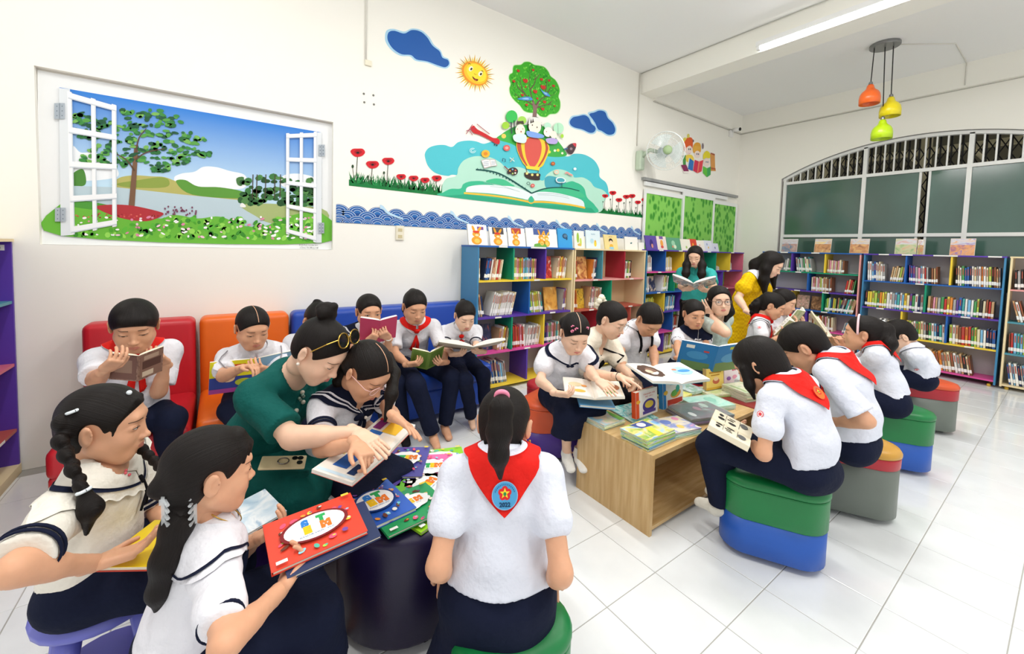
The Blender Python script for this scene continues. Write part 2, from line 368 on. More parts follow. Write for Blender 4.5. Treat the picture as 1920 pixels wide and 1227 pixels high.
# wall fan
fan = empty('wall_fan', (4.66, WY, 2.66), 'pale green wall fan with a round wire cage by the conduit', 'fan')
M_FANG = mat('fan_pale_green', '#c3d3bd', .4); M_FANW = mat('fan_wire', '#dfe4e2', .35, metal=.3); M_BLADE = mat('fan_blade', '#cdd8d6', .25, .5, alpha=.75)
mb = MB(); mb.rbox((4.62, WY-.045, 2.63), (.10, .09, .26), M_FANG, .02, 3); mb.build('wall_bracket', fan)
hub = np.array([4.72, WY-.36, 2.72]); ax = np.array([-.62, -.78, -.06]); ax = ax/np.linalg.norm(ax); FB = basis(np.cross(ax, (0, 0, 1.)), ax)   # columns: r, f(along disc), up=ax
mb = MB(); mb.tube([(4.62, WY-.07, 2.68), (4.66, WY-.16, 2.76), tuple(hub-ax*.16)], [.028, .026, .03], M_FANG, 10); mb.build('neck', fan, smooth=True)
mb = MB(); mb.lathe(hub-ax*.02, [(.02, -.20), (.065, -.17), (.075, -.08), (.06, -.03)], mat('fan_motor', '#b8c6cc', .35), 20, axis=FB); mb.build('motor', fan, smooth=True)
mb = MB(); mb.lathe(hub, [(.06, .075), (.055, .095), (.02, .10)], mat('fan_badge', '#9fb889', .4), 20, axis=FB); mb.build('badge', fan, smooth=True)
cage = MB(); Rf = .245
for rr, zz in ((Rf, .0), (Rf, .018), (.16, .07), (.16, -.055), (.08, .092), (.08, -.07)):
    cage.tube([hub+FB@np.array([rr*cos(2*pi*i/36), rr*sin(2*pi*i/36), zz]) for i in range(37)], .0035 if rr == Rf else .0018, M_FANW, 5, cap=False)
for i in range(44):
    a = 2*pi*i/44
    for sg, top in ((1, .092), (-1, -.07)):
        cage.tube([hub+FB@np.array([r*cos(a), r*sin(a), z]) for r, z in ((.06, top), (.13, top*.85), (.20, top*.5), (Rf, .009))], .0013, M_FANW, 4, cap=False)
cg = cage.build('cage', fan); cg['kind'] = 'stuff'
for k in range(3):
    a0 = 2*pi*k/3+.4; V = []
    for i in range(6):
        for j in range(7):
            r = .05+.165*i/5; a = a0+(j/6-.5)*(1.15+.35*i/5); V.append(hub+FB@np.array([r*cos(a), r*sin(a), .02*(j/6-.5)*2*(1-.3*i/5)]))
    mb = MB(); mb.add(V, [(i*7+j, i*7+j+1, (i+1)*7+j+1, (i+1)*7+j) for i in range(5) for j in range(6)], M_BLADE); mb.build('blade', fan, smooth=True)
# security camera
sc = empty('security_camera', (7.2, WY, 3.46), 'small white bullet camera in the corner above the green door', 'camera')
p = ony(1379, 247, WY-.09)
mb = MB(); mb.rbox((p.x, WY-.02, p.z-.02), (.09, .04, .11), M_FIX, .008, 2); mb.build('bracket', sc)
mb = MB(); mb.tube([(p.x, WY-.03, p.z+.02), (p.x, WY-.09, p.z+.035)], .012, M_FIX, 8); mb.tube([(p.x, WY-.05, p.z+.035), (p.x-.02, WY-.17, p.z+.02)], .030, M_FIX, 14); mb.build('body', sc, smooth=True)
mb = MB(); mb.tube([(p.x-.02, WY-.168, p.z+.0205), (p.x-.021, WY-.178, p.z+.0195)], .027, mat('lens_black', '#0c0c0d', .2), 14); mb.build('lens', sc)
# light from the ceiling tubes; upward areas added to brighten the ceiling
for i, (x, y, z) in enumerate(TUBES):
    if i == 0: area('tube_light_0', (4.57, 1.48, 3.525), (.05, 1.2), 26); continue
    area('tube_light_%d' % i, (x, y, CZ-.10), (.1, 1.3), 21); area('tube_light_up_%d' % i, (x, y, CZ-.40), (.1, 1.3), 6, (pi, 0, 0))
    if i > 0: tube_light(x, y, CZ-.05, 'white fluorescent tube on the ceiling outside the photo, '+('above the drum table', 'above the left wall seats', 'behind the camera', 'behind the camera at the right')[i-1])
# ================================================================== printed wall stickers and the poster (flat prints lying on the left wall)
def spline(P, n=6, closed=True):
    P = [np.array(p, float) for p in P]; m = len(P); out = []
    for i in range(m if closed else m-1):
        p0, p1, p2, p3 = (P[(i+k-1) % m] if closed else P[min(max(i+k-1, 0), m-1)] for k in range(4))
        for j in range(n):
            t = j/n; out.append(.5*((2*p1)+(-p0+p2)*t+(2*p0-5*p1+4*p2-p3)*t*t+(-p0+3*p1-3*p2+p3)*t**3))
    if not closed: out.append(P[-1])
    return [tuple(p) for p in out]
class Print:
    """layers of flat colour on a wall plane; outlines given in the photograph's pixels and thrown onto the wall"""
    def __init__(s, y=None, off=.0012, step=.00022, zf=None): s.y = WY if y is None else y; s.k = 0; s.off = off; s.step = step; s.mb = MB(); s.zf = zf or (lambda x, y: (x, y)); s.O = None
    def w(s, p, d):
        q = ony(*s.zf(*p), s.y); return (q.x, s.y-d, q.z)
    def poly(s, pts, col, k=None):
        s.k += 1; d = s.off+s.step*(s.k if k is None else k)
        P = [s.w(p, d) for p in pts]
        a = sum(P[i][0]*P[(i+1) % len(P)][2]-P[(i+1) % len(P)][0]*P[i][2] for i in range(len(P)))
        if a < 0: P = P[::-1]
        if s.O is None: s.O = P[0]
        s.mb.poly(P, flat(col, .5) if isinstance(col, str) else col)
    def sp(s, pts, col, n=6, k=None): s.poly(spline(pts, n), col, k)
    def ell(s, cx, cy, rx, ry, col, rot=0, n=20, k=None): s.poly([(cx+rx*cos(2*pi*i/n)*cos(rot)-ry*sin(2*pi*i/n)*sin(rot), cy+rx*cos(2*pi*i/n)*sin(rot)+ry*sin(2*pi*i/n)*cos(rot)) for i in range(n)], col, k)
    def line(s, pts, w, col, k=None, w2=None):
        pts = [np.array(p, float) for p in pts]; L, R_ = [], []; n = len(pts); w2 = w if w2 is None else w2
        for i, p in enumerate(pts):
            t = pts[min(i+1, n-1)]-pts[max(i-1, 0)]; t = t/(np.linalg.norm(t)+1e-9); q = np.array([-t[1], t[0]])*(w+(w2-w)*i/max(1, n-1))/2
            L.append(p+q); R_.append(p-q)
        s.k += 1; d = s.off+s.step*(s.k if k is None else k); P = [s.w(p, d) for p in L+R_]
        s.mb.add(P, [(i, n+i, n+i+1, i+1) for i in range(n-1)], flat(col, .5))
    def build(s, name, label, cat, group=None): return s.mb.build(name, None, label, cat, group, origin=s.O)
def zf(x0, y0, sc): return lambda x, y: (x0+x/sc, y0+y/sc)
Z3 = zf(600, 30, 2.789); Z7 = zf(840, 80, 6.817); Z5 = zf(780, 240, 5.053); Z6 = zf(1250, 240, 12.27); ZP = zf(0, 80, 2.909)
# --- dark blue clouds
def cloud(outer, inner, label):
    p = Print(zf=Z3)
    for o, i in zip(outer, inner): p.sp(o, '#a9d3ea'); p.sp(i, '#1d5aa8')
    return p.build('cloud_sticker', label, 'sticker', 'blue cloud stickers')
cloud([[(340, 105), (350, 75), (385, 68), (440, 82), (480, 66), (530, 75), (570, 110), (595, 150), (630, 180), (645, 212), (672, 225), (680, 255), (660, 275), (620, 268), (560, 245), (500, 235), (470, 212), (420, 208), (375, 180), (345, 140)]],
      [[(352, 105), (362, 83), (390, 78), (440, 92), (480, 74), (525, 82), (560, 112), (588, 155), (625, 185), (640, 218), (668, 230), (674, 252), (655, 268), (620, 260), (560, 238), (505, 228), (475, 205), (425, 200), (382, 172), (357, 135)]], 'large dark blue cloud sticker high on the left wall beside the sun')
cloud([[(1300, 552), (1315, 525), (1350, 518), (1385, 513), (1412, 530), (1425, 560), (1447, 580), (1440, 612), (1410, 618), (1370, 600), (1330, 590), (1306, 575)], [(1400, 508), (1430, 498), (1460, 488), (1495, 497), (1510, 530), (1535, 555), (1550, 590), (1540, 622), (1505, 628), (1470, 608), (1448, 600), (1432, 565), (1418, 540)]],
      [[(1306, 552), (1322, 531), (1352, 524), (1383, 519), (1406, 534), (1419, 563), (1441, 583), (1434, 606), (1410, 611), (1372, 594), (1332, 584), (1311, 571)], [(1408, 514), (1434, 505), (1462, 495), (1490, 503), (1504, 534), (1529, 559), (1543, 592), (1535, 616), (1506, 621), (1473, 602), (1453, 592), (1439, 562), (1425, 540)]], 'pair of small dark blue cloud stickers right of the tree')
# --- smiling sun
p = Print(zf=Z7); cx, cy = 342, 395
def rot2(u, v): a = radians(38); return (cx+u*cos(a)-v*sin(a), cy+u*sin(a)+v*cos(a))
for i in range(44):
    a = 2*pi*i/44; rr = 1.0 if i % 2 else .86
    tip = rot2(275*rr*cos(a), 232*rr*sin(a)); b1_ = rot2(170*cos(a-.085), 125*sin(a-.085)); b2_ = rot2(170*cos(a+.085), 125*sin(a+.085))
    p.poly([b1_, tip, b2_], ['#f3d23a', '#e9b52c', '#f7e06a', '#c9a24a'][i % 4], k=1+i % 3)
p.k = 6
p.poly([rot2(182*cos(t), 136*sin(t)) for t in np.linspace(0, 2*pi, 40)[:-1]], '#f0912a'); p.poly([rot2(165*cos(t)+6, 120*sin(t)-6) for t in np.linspace(0, 2*pi, 40)[:-1]], '#f7c32e'); p.poly([rot2(140*cos(t)+10, 98*sin(t)-16) for t in np.linspace(0, 2*pi, 40)[:-1]], '#fae03a')
for u, v in ((290, 335), (412, 400)): p.ell(u, v, 26, 34, '#fbf6dc', .5); p.ell(u+6, v+4, 13, 18, '#5a4a1a', .5); p.ell(u+8, v+4, 6, 8, '#15100a', .5)
p.line(spline([(255, 278), (270, 268), (288, 280)], 4, False), 7, '#6a4a12'); p.line(spline([(420, 365), (438, 362), (446, 378)], 4, False), 7, '#6a4a12')
p.sp([(308, 432), (345, 462), (382, 470), (372, 492), (345, 488), (318, 462)], '#7a2412'); p.sp([(335, 470), (358, 480), (362, 488), (346, 485)], '#d8604a'); p.line(spline([(330, 395), (345, 410), (362, 408)], 4, False), 7, '#d99a1e')
p.build('sun_sticker', 'smiling yellow sun sticker with pointed rays on the left wall', 'sticker')
# --- apple tree with two blue birds
p = Print(zf=Z7)
can = [(830, 330), (850, 292), (930, 285), (975, 252), (1040, 250), (1100, 285), (1160, 295), (1230, 315), (1280, 370), (1310, 430), (1370, 480), (1410, 550), (1425, 620), (1410, 690), (1432, 760), (1425, 850), (1380, 905), (1300, 915), (1250, 950), (1180, 940), (1130, 900), (1040, 895), (970, 870), (915, 800), (850, 740), (800, 670), (785, 590), (800, 530), (780, 460), (790, 410), (825, 385)]
c0 = np.array([1105, 600]); p.sp([tuple(c0+(np.array(q)-c0)*1.025) for q in can], '#c9ecb4'); p.sp(can, '#3fae2a')
rs = random.Random(5)
def inside(q, P):
    r = False; j = len(P)-1
    for i in range(len(P)):
        if (P[i][1] > q[1]) != (P[j][1] > q[1]) and q[0] < (P[j][0]-P[i][0])*(q[1]-P[i][1])/(P[j][1]-P[i][1])+P[i][0]: r = not r
        j = i
    return r
kk = p.k+1
for i in range(420):
    q = (rs.uniform(780, 1430), rs.uniform(250, 950))
    if inside(q, [tuple(c0+(np.array(z)-c0)*.95) for z in can]): p.ell(q[0], q[1], 7, 15, rs.choice(['#62c93a', '#2f9424', '#7fd84e', '#279128']), rs.uniform(-1, 1), 6, k=kk+i % 3)
p.k = kk+4
BRN = '#6d5147'
p.poly([(1078, 960), (1088, 860), (1070, 740), (1092, 735), (1112, 800), (1150, 740), (1170, 750), (1135, 850), (1130, 960)], '#8a6b66')
for a in ([(1085, 760), (1055, 650), (1035, 540), (1045, 380)], [(1050, 600), (1105, 520), (1110, 400)], [(1105, 480), (1165, 405)], [(1075, 730), (980, 660), (930, 540), (925, 440)], [(985, 660), (900, 580), (865, 490)], [(1080, 800), (1000, 745), (910, 700), (850, 645)], [(1120, 800), (1190, 720), (1260, 690), (1360, 665)], [(1240, 690), (1255, 560), (1255, 460)], [(1270, 640), (1330, 545)], [(1140, 830), (1230, 800), (1330, 795)], [(1280, 795), (1330, 745)]):
    p.line(spline(a, 4, False), 16, BRN, w2=4)
def apple(u, v, r): p.sp([(u-r, v-r*.5), (u-r*.3, v-r*.9), (u, v-r*.4), (u+r*.5, v-r*.8), (u+r, v), (u+r*.5, v+r*.9), (u-r*.5, v+r*.6)], '#c5342c', 4)
for u, v, r in ((895, 362, 20), (1085, 352, 17), (838, 495, 19), (985, 490, 32), (1190, 472, 20), (1287, 487, 16), (1345, 555, 18), (1210, 572, 34), (988, 568, 12), (1110, 628, 27), (947, 672, 19), (1137, 716, 15), (1000, 797, 18), (1228, 760, 22), (1205, 850, 22), (1358, 812, 12)): apple(u, v, r)
for pts in ([(930, 705), (990, 695), (1050, 700), (1075, 735), (1020, 742), (970, 740), (880, 725)], [(1170, 590), (1215, 630), (1260, 640), (1300, 690), (1260, 685), (1220, 665)]): p.sp(pts, '#4f9ad6', 4); p.sp([tuple(np.mean(pts, 0)+(np.array(q)-np.mean(pts, 0))*.45) for q in pts], '#9ecbf0', 4)
p.build('tree_sticker', 'round green apple tree sticker with red apples and two blue birds', 'sticker')
# --- great open book mural
p = Print(zf=Z5)
p.sp([(90, 300), (85, 240), (120, 190), (190, 165), (270, 162), (340, 180), (400, 135), (490, 120), (570, 128), (640, 150), (720, 130), (850, 110), (1000, 150), (1250, 200), (1420, 270), (1500, 245), (1600, 255), (1690, 310), (1735, 390), (1740, 465), (1800, 520), (1822, 600), (1800, 660), (1500, 640), (900, 560), (400, 450), (300, 455), (190, 430), (120, 370)], '#52c3cf')
p.sp([(765, 105), (810, 60), (870, 20), (960, -20), (1100, -30), (1220, -10), (1300, 60), (1350, 130), (1400, 200), (1420, 265), (1250, 270), (1000, 200), (900, 150)], '#3fae4a')
for u, v, r, c in ((1315, 215, 12, '#f3f0d8'), (1345, 212, 14, '#e9d84a'), (1385, 240, 11, '#f3f0d8'), (1262, 228, 14, '#f0e24a'), (830, 78, 22, '#f0cf62')): p.ell(u, v, r, r, c)
p.sp([(245, 610), (250, 540), (290, 480), (380, 455), (400, 380), (450, 310), (540, 272), (640, 270), (720, 285), (800, 330), (860, 380), (960, 370), (1050, 400), (1110, 460), (1200, 500), (1240, 440), (1320, 395), (1400, 400), (1480, 440), (1500, 470), (1580, 470), (1650, 510), (1690, 560), (1770, 590), (1810, 640), (1780, 700), (1715, 805), (1300, 770), (700, 700), (245, 645)], '#b5e3cf')
p.sp([(1215, 500), (1240, 460), (1300, 460), (1400, 500), (1450, 580), (1250, 580)], '#4aa8b8')
p.sp([(240, 645), (260, 610), (330, 578), (420, 575), (450, 530), (540, 505), (700, 525), (1100, 690), (1420, 520), (1520, 520), (1590, 570), (1620, 660), (1690, 730), (1700, 805), (1300, 768), (900, 725)], '#3dbb91')
p.poly([(240, 645), (420, 664), (900, 725), (1300, 768), (1702, 806), (1660, 760), (1100, 715), (480, 630)], '#2fa781')
p.sp([(660, 510), (740, 480), (830, 490), (900, 530), (930, 555), (800, 545)], '#48c08e'); p.sp([(1120, 620), (1300, 565), (1450, 572), (1540, 600), (1590, 660), (1350, 640)], '#48c08e')
p.poly(spline([(470, 605), (490, 560), (620, 540), (800, 548), (930, 560), (1095, 625)], 5, False)+spline([(1095, 690), (900, 650), (700, 622), (470, 608)], 5, False), '#e9f2f2')
p.poly(spline([(1095, 625), (1180, 605), (1350, 620), (1560, 680), (1595, 745)], 5, False)+spline([(1590, 755), (1400, 715), (1230, 692), (1095, 690)], 5, False), '#e4f0f2')
for a in ([(640, 520), (800, 545), (960, 600)], [(700, 555), (850, 570), (980, 605)], [(1150, 635), (1300, 640), (1450, 668)], [(1140, 622), (1300, 625), (1440, 650)]): p.line(spline(a, 4, False), 3, '#9fb7ba')
p.line(spline([(452, 618), (700, 640), (900, 668), (1060, 700), (1090, 708), (1120, 702), (1250, 705), (1450, 728), (1600, 758)], 5, False), 17, '#f2c445')
p.ell(1088, 690, 33, 30, '#f2c445'); p.sp([(1088, 645), (1115, 680), (1105, 705), (1072, 705), (1060, 680)], '#3dbb91')
p.line(spline([(565, 395), (700, 410), (800, 440), (900, 495), (1000, 560), (1092, 620)], 5, False), 14, '#14544f'); p.line(spline([(1092, 620), (1200, 580), (1320, 565), (1440, 572), (1545, 598)], 5, False), 12, '#14544f', w2=7)
for i in range(16):                                    # jagged grass on the dark edge
    x = 580+30*i; y = 393+(x-565)**1.55*.0135; p.poly([(x-7, y+6), (x, y-16), (x+7, y+6)], '#14544f')
# balloon
p.sp([(945, 170), (960, 115), (1010, 92), (1100, 88), (1190, 110), (1245, 155), (1258, 210), (1225, 300), (1175, 375), (1040, 365), (975, 270)], '#f3cf3c')
p.sp([(950, 165), (975, 112), (1000, 100), (990, 160), (1010, 270), (1052, 362), (1040, 362), (980, 270)], '#c0503c'); p.sp([(1215, 130), (1240, 165), (1245, 210), (1210, 300), (1160, 372), (1148, 370), (1200, 280), (1222, 200)], '#c0503c')
p.sp([(1025, 150), (1060, 100), (1110, 92), (1165, 115), (1185, 190), (1165, 290), (1120, 365), (1075, 362), (1035, 270)], '#d9584e'); p.poly([(1032, 360), (1170, 372), (1160, 405), (1042, 388)], '#f5d845')
for a, b in (((1040, 385), (1045, 425)), ((1155, 405), (1148, 440))): p.line([a, b], 5, '#6b4a30')
p.sp([(1022, 425), (1060, 430), (1165, 435), (1168, 470), (1160, 495), (1080, 490), (1030, 465)], '#3a2c28')
for u, v in ((1045, 433), (1095, 446), (1145, 446)): p.ell(u, v, 12, 12, '#f5e08a')
# red aeroplane
p.sp([(512, 10), (540, -20), (575, 15), (640, 50), (720, 95), (765, 100), (788, 125), (780, 155), (745, 150), (690, 115), (600, 70), (540, 50)], '#c8262c', 4)
for a, b in (((530, -30), (470, 60)), ((470, 30), (560, 5)), ((570, -35), (690, 60)), ((500, 30), (530, 70))): p.line([a, b], 6, '#a33b52')
for u, v in ((738, 162), (758, 168)): p.ell(u, v, 7, 7, '#3b2a2a')
# rocket
p.sp([(1415, 205), (1440, 165), (1475, 148), (1510, 150), (1505, 195), (1480, 240), (1460, 252), (1430, 240)], '#4c3a40', 4); p.sp([(1475, 150), (1510, 150), (1505, 185)], '#cf3f4a', 3); p.line([(1395, 205), (1430, 195)], 14, '#3c6c8c'); p.ell(1462, 200, 13, 13, '#9a8288')
# small symbols
for u, v, r, c, c2 in ((852, 192, 32, '#e0625f', '#f2a9a0'), (652, 247, 40, '#f0b83a', '#e08a2a'), (1290, 340, 20, '#b9552c', '#d98a4a'), (1097, 548, 20, '#d9605a', '#f0a49c'), (1497, 390, 14, '#f3f7f7', '#d8eef0'), (1322, 420, 24, '#e9c9b0', '#c4e4d2')): p.ell(u, v, r, r*.9, c); p.ell(u, v, r*.5, r*.42, c2)
p.poly([(608, 310), (650, 298), (690, 300), (740, 298), (762, 362), (715, 365), (690, 372), (638, 388)], '#c9b4b0'); p.poly([(614, 314), (652, 303), (688, 306), (702, 362), (640, 380)], '#eef0ee'); p.poly([(692, 306), (736, 304), (754, 358), (706, 362)], '#eef0ee')
for k in range(3): p.line([(630, 328+16*k), (680, 322+16*k)], 4, '#8f9ab0'); p.line([(705, 322+13*k), (742, 320+13*k)], 4, '#8f9ab0')
p.sp([(855, 415), (880, 385), (925, 378), (955, 405), (945, 440), (910, 452), (890, 435), (865, 440)], '#3b2b2e')
for u, v, c in ((880, 410, '#d9a24a'), (905, 395, '#7fb2d0'), (932, 405, '#d86a5a'), (930, 430, '#f0ead8'), (905, 435, '#a8c86a')): p.ell(u, v, 9, 8, c)
p.line([(825, 365), (862, 398)], 9, '#8a2f3c'); p.line([(808, 320), (812, 292), (836, 300), (834, 325)], 6, '#26304e'); p.line([(878, 285), (922, 320)], 7, '#dfe9e4'); p.line([(915, 285), (882, 325)], 7, '#c9bfa0')
p.sp([(1312, 490), (1330, 472), (1370, 470), (1405, 490), (1395, 520), (1330, 520)], '#e9f4f4'); p.sp([(1322, 492), (1340, 478), (1372, 478), (1395, 494), (1386, 513), (1335, 513)], '#4aa8b8'); p.line([(1370, 520), (1370, 565)], 6, '#14544f')
p.line(spline([(1400, 435), (1420, 425), (1440, 440), (1470, 452)], 3, False), 14, '#e79a94')
for u, v, r in ((527, 218, 22), (527, 218, 12)): p.line([(u+r*1.25*cos(t), v+r*sin(t)) for t in np.linspace(0, 5.4, 16)], 4, '#e4f5f5')
p.line([(1052+16*cos(t), 528+14*sin(t)) for t in np.linspace(0, 6.3, 7)], 5, '#2c4a46')
# little trees and plain children peeping over the hill
p.zf = Z7
p.ell(798, 952, 74, 80, '#3cbf57'); p.ell(930, 1000, 55, 52, '#a5d95a'); p.ell(722, 1065, 48, 46, '#9fd23e'); p.line([(790, 1020), (800, 1170)], 14, '#2f4a4a'); p.line([(828, 1000), (832, 1130)], 12, '#27333a'); p.line([(760, 1070), (800, 1085)], 7, '#7a5a3a')
p.ell(1255, 1070, 45, 42, '#bfead2'); p.ell(1395, 1100, 66, 70, '#b9ecc9'); p.line([(1385, 1040), (1388, 1200)], 4, '#4a6a5a'); p.ell(1440, 1200, 20, 26, '#a9dc3e')
p.ell(905, 1130, 62, 78, '#f7efdc'); p.poly([(855, 1058), (862, 1012), (945, 1008), (955, 1055), (905, 1040)], '#4a4038'); p.ell(870, 1112, 7, 10, '#c9a58a'); p.ell(938, 1110, 7, 10, '#c9a58a'); p.ell(915, 1145, 9, 10, '#a85a4a')
p.ell(1090, 1060, 92, 108, '#2b2524'); p.ell(1092, 1080, 80, 92, '#f8f0e0'); p.sp([(1010, 1050), (1030, 975), (1090, 960), (1160, 985), (1178, 1060), (1140, 1020), (1060, 1010)], '#f0ece6'); p.poly([(1030, 1040), (1040, 975), (1055, 1030), (1065, 970), (1080, 1025)], '#3a3230'); p.ell(1058, 1062, 7, 10, '#4a3a30'); p.ell(1118, 1090, 7, 10, '#4a3a30')
p.ell(1260, 1150, 58, 62, '#fbf5e9'); p.ell(1238, 1145, 6, 8, '#b98a7a'); p.ell(1280, 1200, 6, 8, '#b98a7a'); p.ell(1330, 1185, 40, 50, '#f9eee0')
p.sp([(810, 1205), (860, 1175), (960, 1180), (985, 1227), (960, 1290), (840, 1270)], '#d9f0ee'); p.sp([(985, 1140), (1080, 1150), (1200, 1190), (1190, 1225), (1090, 1225), (1000, 1200)], '#7fa8e8'); p.sp([(1230, 1240), (1310, 1225), (1380, 1250), (1360, 1300), (1260, 1295)], '#b9a8e0')
p.build('book_mural', 'large wall sticker of a giant open book with turquoise clouds and a hot-air balloon', 'sticker')
# --- poppies
def poppies(heads, gx0, gx1, gyl, gyr, hl, label, seed, n):
    p = Print(zf=Z3); r = random.Random(seed)
    base = lambda x: gyl+(gyr-gyl)*(x-gx0)/(gx1-gx0)
    p.poly([(gx0, gyl), (gx1, gyr), (gx1, gyr-hl*.45), (gx0, gyl-hl*.6)], '#157a3c'); k0 = p.k+1
    for i in range(n):
        x = r.uniform(gx0+2, gx1-2); y = base(x)-hl*.3; t = r.uniform(.5, 1.15)*hl; w = hl*.09
        p.poly([(x-w, y), (x+w, y), (min(gx1, max(gx0, x+r.uniform(-.5, .5)*hl)), y-t)], r.choice(['#157a3c', '#1f8f47', '#0f6a33']), k=k0+i % 4)
    p.k = k0+5
    for u, v, s_ in heads:
        b = base(u); p.line(spline([(u, v), (u-s_*.15, (v+b)/2), (u-s_*.2, b-hl*.4)], 4, False), max(1.6, s_*.09), '#2c3a22')
        p.line(spline([(u-s_*.7, v+s_*2.0), (u-s_*.55, (v+b)/2+s_), (u-s_*.4, b-hl*.4)], 3, False), max(1.2, s_*.06), '#2c3a22'); p.ell(u-s_*.7, v+s_*1.9, s_*.16, s_*.24, '#2c4a2c')
        p.sp([(u-s_, v-s_*.1), (u-s_*.7, v-s_*.5), (u, v-s_*.55), (u+s_*.7, v-s_*.5), (u+s_, v+.0), (u+s_*.5, v+s_*.5), (u-s_*.4, v+s_*.55)], '#d31f2b', 4); p.sp([(u-s_*.5, v-s_*.1), (u, v-s_*.4), (u+s_*.6, v-s_*.1), (u, v+s_*.3)], '#a8141f', 3); p.ell(u, v+s_*.02, s_*.22, s_*.14, '#1c1014')
    return p.build('poppy_sticker', label, 'sticker', 'red poppy stickers')
poppies([(197, 715, 38), (274, 778, 34), (356, 760, 32), (423, 842, 25), (488, 850, 25), (547, 860, 24), (608, 850, 26)], 151, 640, 888, 942, 55, 'red poppies over a strip of green grass left of the open book mural', 3, 150)
poppies([(1490, 942, 16), (1530, 926, 18), (1562, 963, 17), (1600, 946, 17), (1630, 942, 17), (1660, 975, 15), (1693, 962, 15)], 1450, 1702, 1030, 1057, 28, 'red poppies over green grass right of the open book mural', 4, 90)
# --- wave strip (fish-scale waves); laid out along the wall
w0, w1 = ony(630, 417, WY), ony(1212, 444, WY); zb, H_ = w0.z, ony(630, 383, WY).z-w0.z
mb = MB(); r_ = .085; n_ = int((w1.x-w0.x)/(2*r_))
cols = ['#1a4c92', '#d9e6f2', '#2a64ac', '#d9e6f2', '#1f57a0', '#cfe0f0', '#2d6cb4']; kk = 0
rows = [(zb+H_*.58, .5, r_*.98), (zb+H_*.30, 0, r_), (zb, .5, r_), (zb-.0001, 0, r_*.62)]
for ri, (zz, ph, rad) in enumerate(rows):
    for i in range(-1, n_+1):
        x = w0.x+(i+.5+ph)*2*r_; x = min(max(x, w0.x+rad*.3), w1.x-rad*.3)
        for q, c in enumerate(cols):
            rr = rad*(1, .93, .88, .68, .63, .42, .37)[q]; d = .0012+.0012*ri+.00015*q
            P = []
            for t in np.linspace(0, pi, 17):
                P.append((min(w1.x, max(w0.x, x+rr*cos(t))), WY-d, max(zb, zz+rr*.78*sin(t))))
            P = [(min(w1.x, x+rr), WY-d, max(zb, zz-.03 if q == 0 else zz))]+P+[(max(w0.x, x-rr), WY-d, max(zb, zz-.03 if q == 0 else zz))]
            mb.poly(P, flat(c, .5))
for i in range(2, n_, 4):                                       # curling crests
    x = w0.x+(i+.4)*2*r_
    pts = spline([(x-.05, zb+H_+.005), (x-.02, zb+H_*.98), (x+.02, zb+H_*.72), (x+.09, zb+H_*.55), (x+.16, zb+H_*.42)], 5, False)
    L = [(a, WY-.0068, b+.022*(1-.7*j/len(pts))) for j, (a, b) in enumerate(pts)]; R2 = [(a, WY-.0068, b-.016*(1-.7*j/len(pts))) for j, (a, b) in enumerate(pts)]
    m = len(pts); mb.add(L+R2, [(j, m+j, m+j+1, j+1) for j in range(m-1)], flat('#bcdcf0', .5))
mb.build('wave_sticker', None, 'long blue and white fish-scale wave strip along the left wall under the mural', 'sticker', origin=(w0.x, WY, zb))
# --- reading children sticker by the fan
p = Print(zf=Z6)
p.poly([(365, 640), (440, 625), (440, 850), (375, 850)], '#4c9a4c'); p.sp([(395, 500), (395, 330), (430, 250), (520, 215), (590, 250), (600, 400), (560, 520), (430, 560)], '#e4602c'); p.ell(420, 270, 45, 50, '#e8d860'); p.ell(495, 190, 32, 55, '#e0d469'); p.ell(600, 300, 26, 35, '#7a5a58')
p.ell(510, 510, 75, 105, '#f6e2d8', .1); p.sp([(400, 480), (420, 300), (520, 220), (590, 260), (580, 380), (500, 420), (440, 460)], '#e4602c'); p.ell(505, 490, 12, 24, '#3f5f6a'); p.ell(543, 490, 12, 24, '#3f5f6a'); p.sp([(480, 570), (520, 590), (550, 570), (520, 600)], '#d8848a', 3)
p.sp([(440, 640), (560, 620), (620, 700), (600, 780), (460, 780)], '#f2d44e')
p.sp([(605, 560), (600, 440), (640, 360), (700, 335), (765, 365), (785, 460), (770, 560), (690, 600)], '#e5a63a'); p.ell(825, 420, 24, 70, '#8a7a80'); p.ell(700, 610, 68, 85, '#f6e2d8'); p.sp([(605, 540), (640, 420), (760, 430), (775, 520), (740, 500), (660, 520)], '#e9b24a'); p.ell(690, 600, 11, 20, '#3f4f6a'); p.ell(725, 605, 11, 20, '#3f4f6a')
p.poly([(1000, 600), (1100, 620), (1110, 960), (1130, 995), (1010, 990)], '#dd9b52'); p.poly([(1005, 570), (1100, 600), (1100, 640), (1005, 600)], '#a5553a'); p.poly([(1010, 905), (1115, 930), (1120, 965), (1015, 955)], '#b9603a')
p.ell(915, 790, 72, 92, '#f6e2d8'); p.sp([(830, 700), (840, 600), (910, 530), (985, 580), (990, 690), (940, 700), (900, 690), (850, 720)], '#ecdc30'); p.ell(900, 785, 11, 20, '#3f6f8a'); p.ell(937, 788, 11, 20, '#3f6f8a')
p.poly([(515, 690), (615, 770), (590, 990), (470, 940)], '#2f74bd'); p.poly([(500, 700), (520, 690), (480, 935), (468, 930)], '#e9f0f4')
p.poly([(640, 735), (735, 775), (700, 1045), (600, 985)], '#d22f52'); p.poly([(735, 775), (835, 740), (795, 1000), (700, 1045)], '#e0404e'); p.poly([(725, 775), (748, 772), (712, 1040), (690, 1040)], '#ee8a6a')
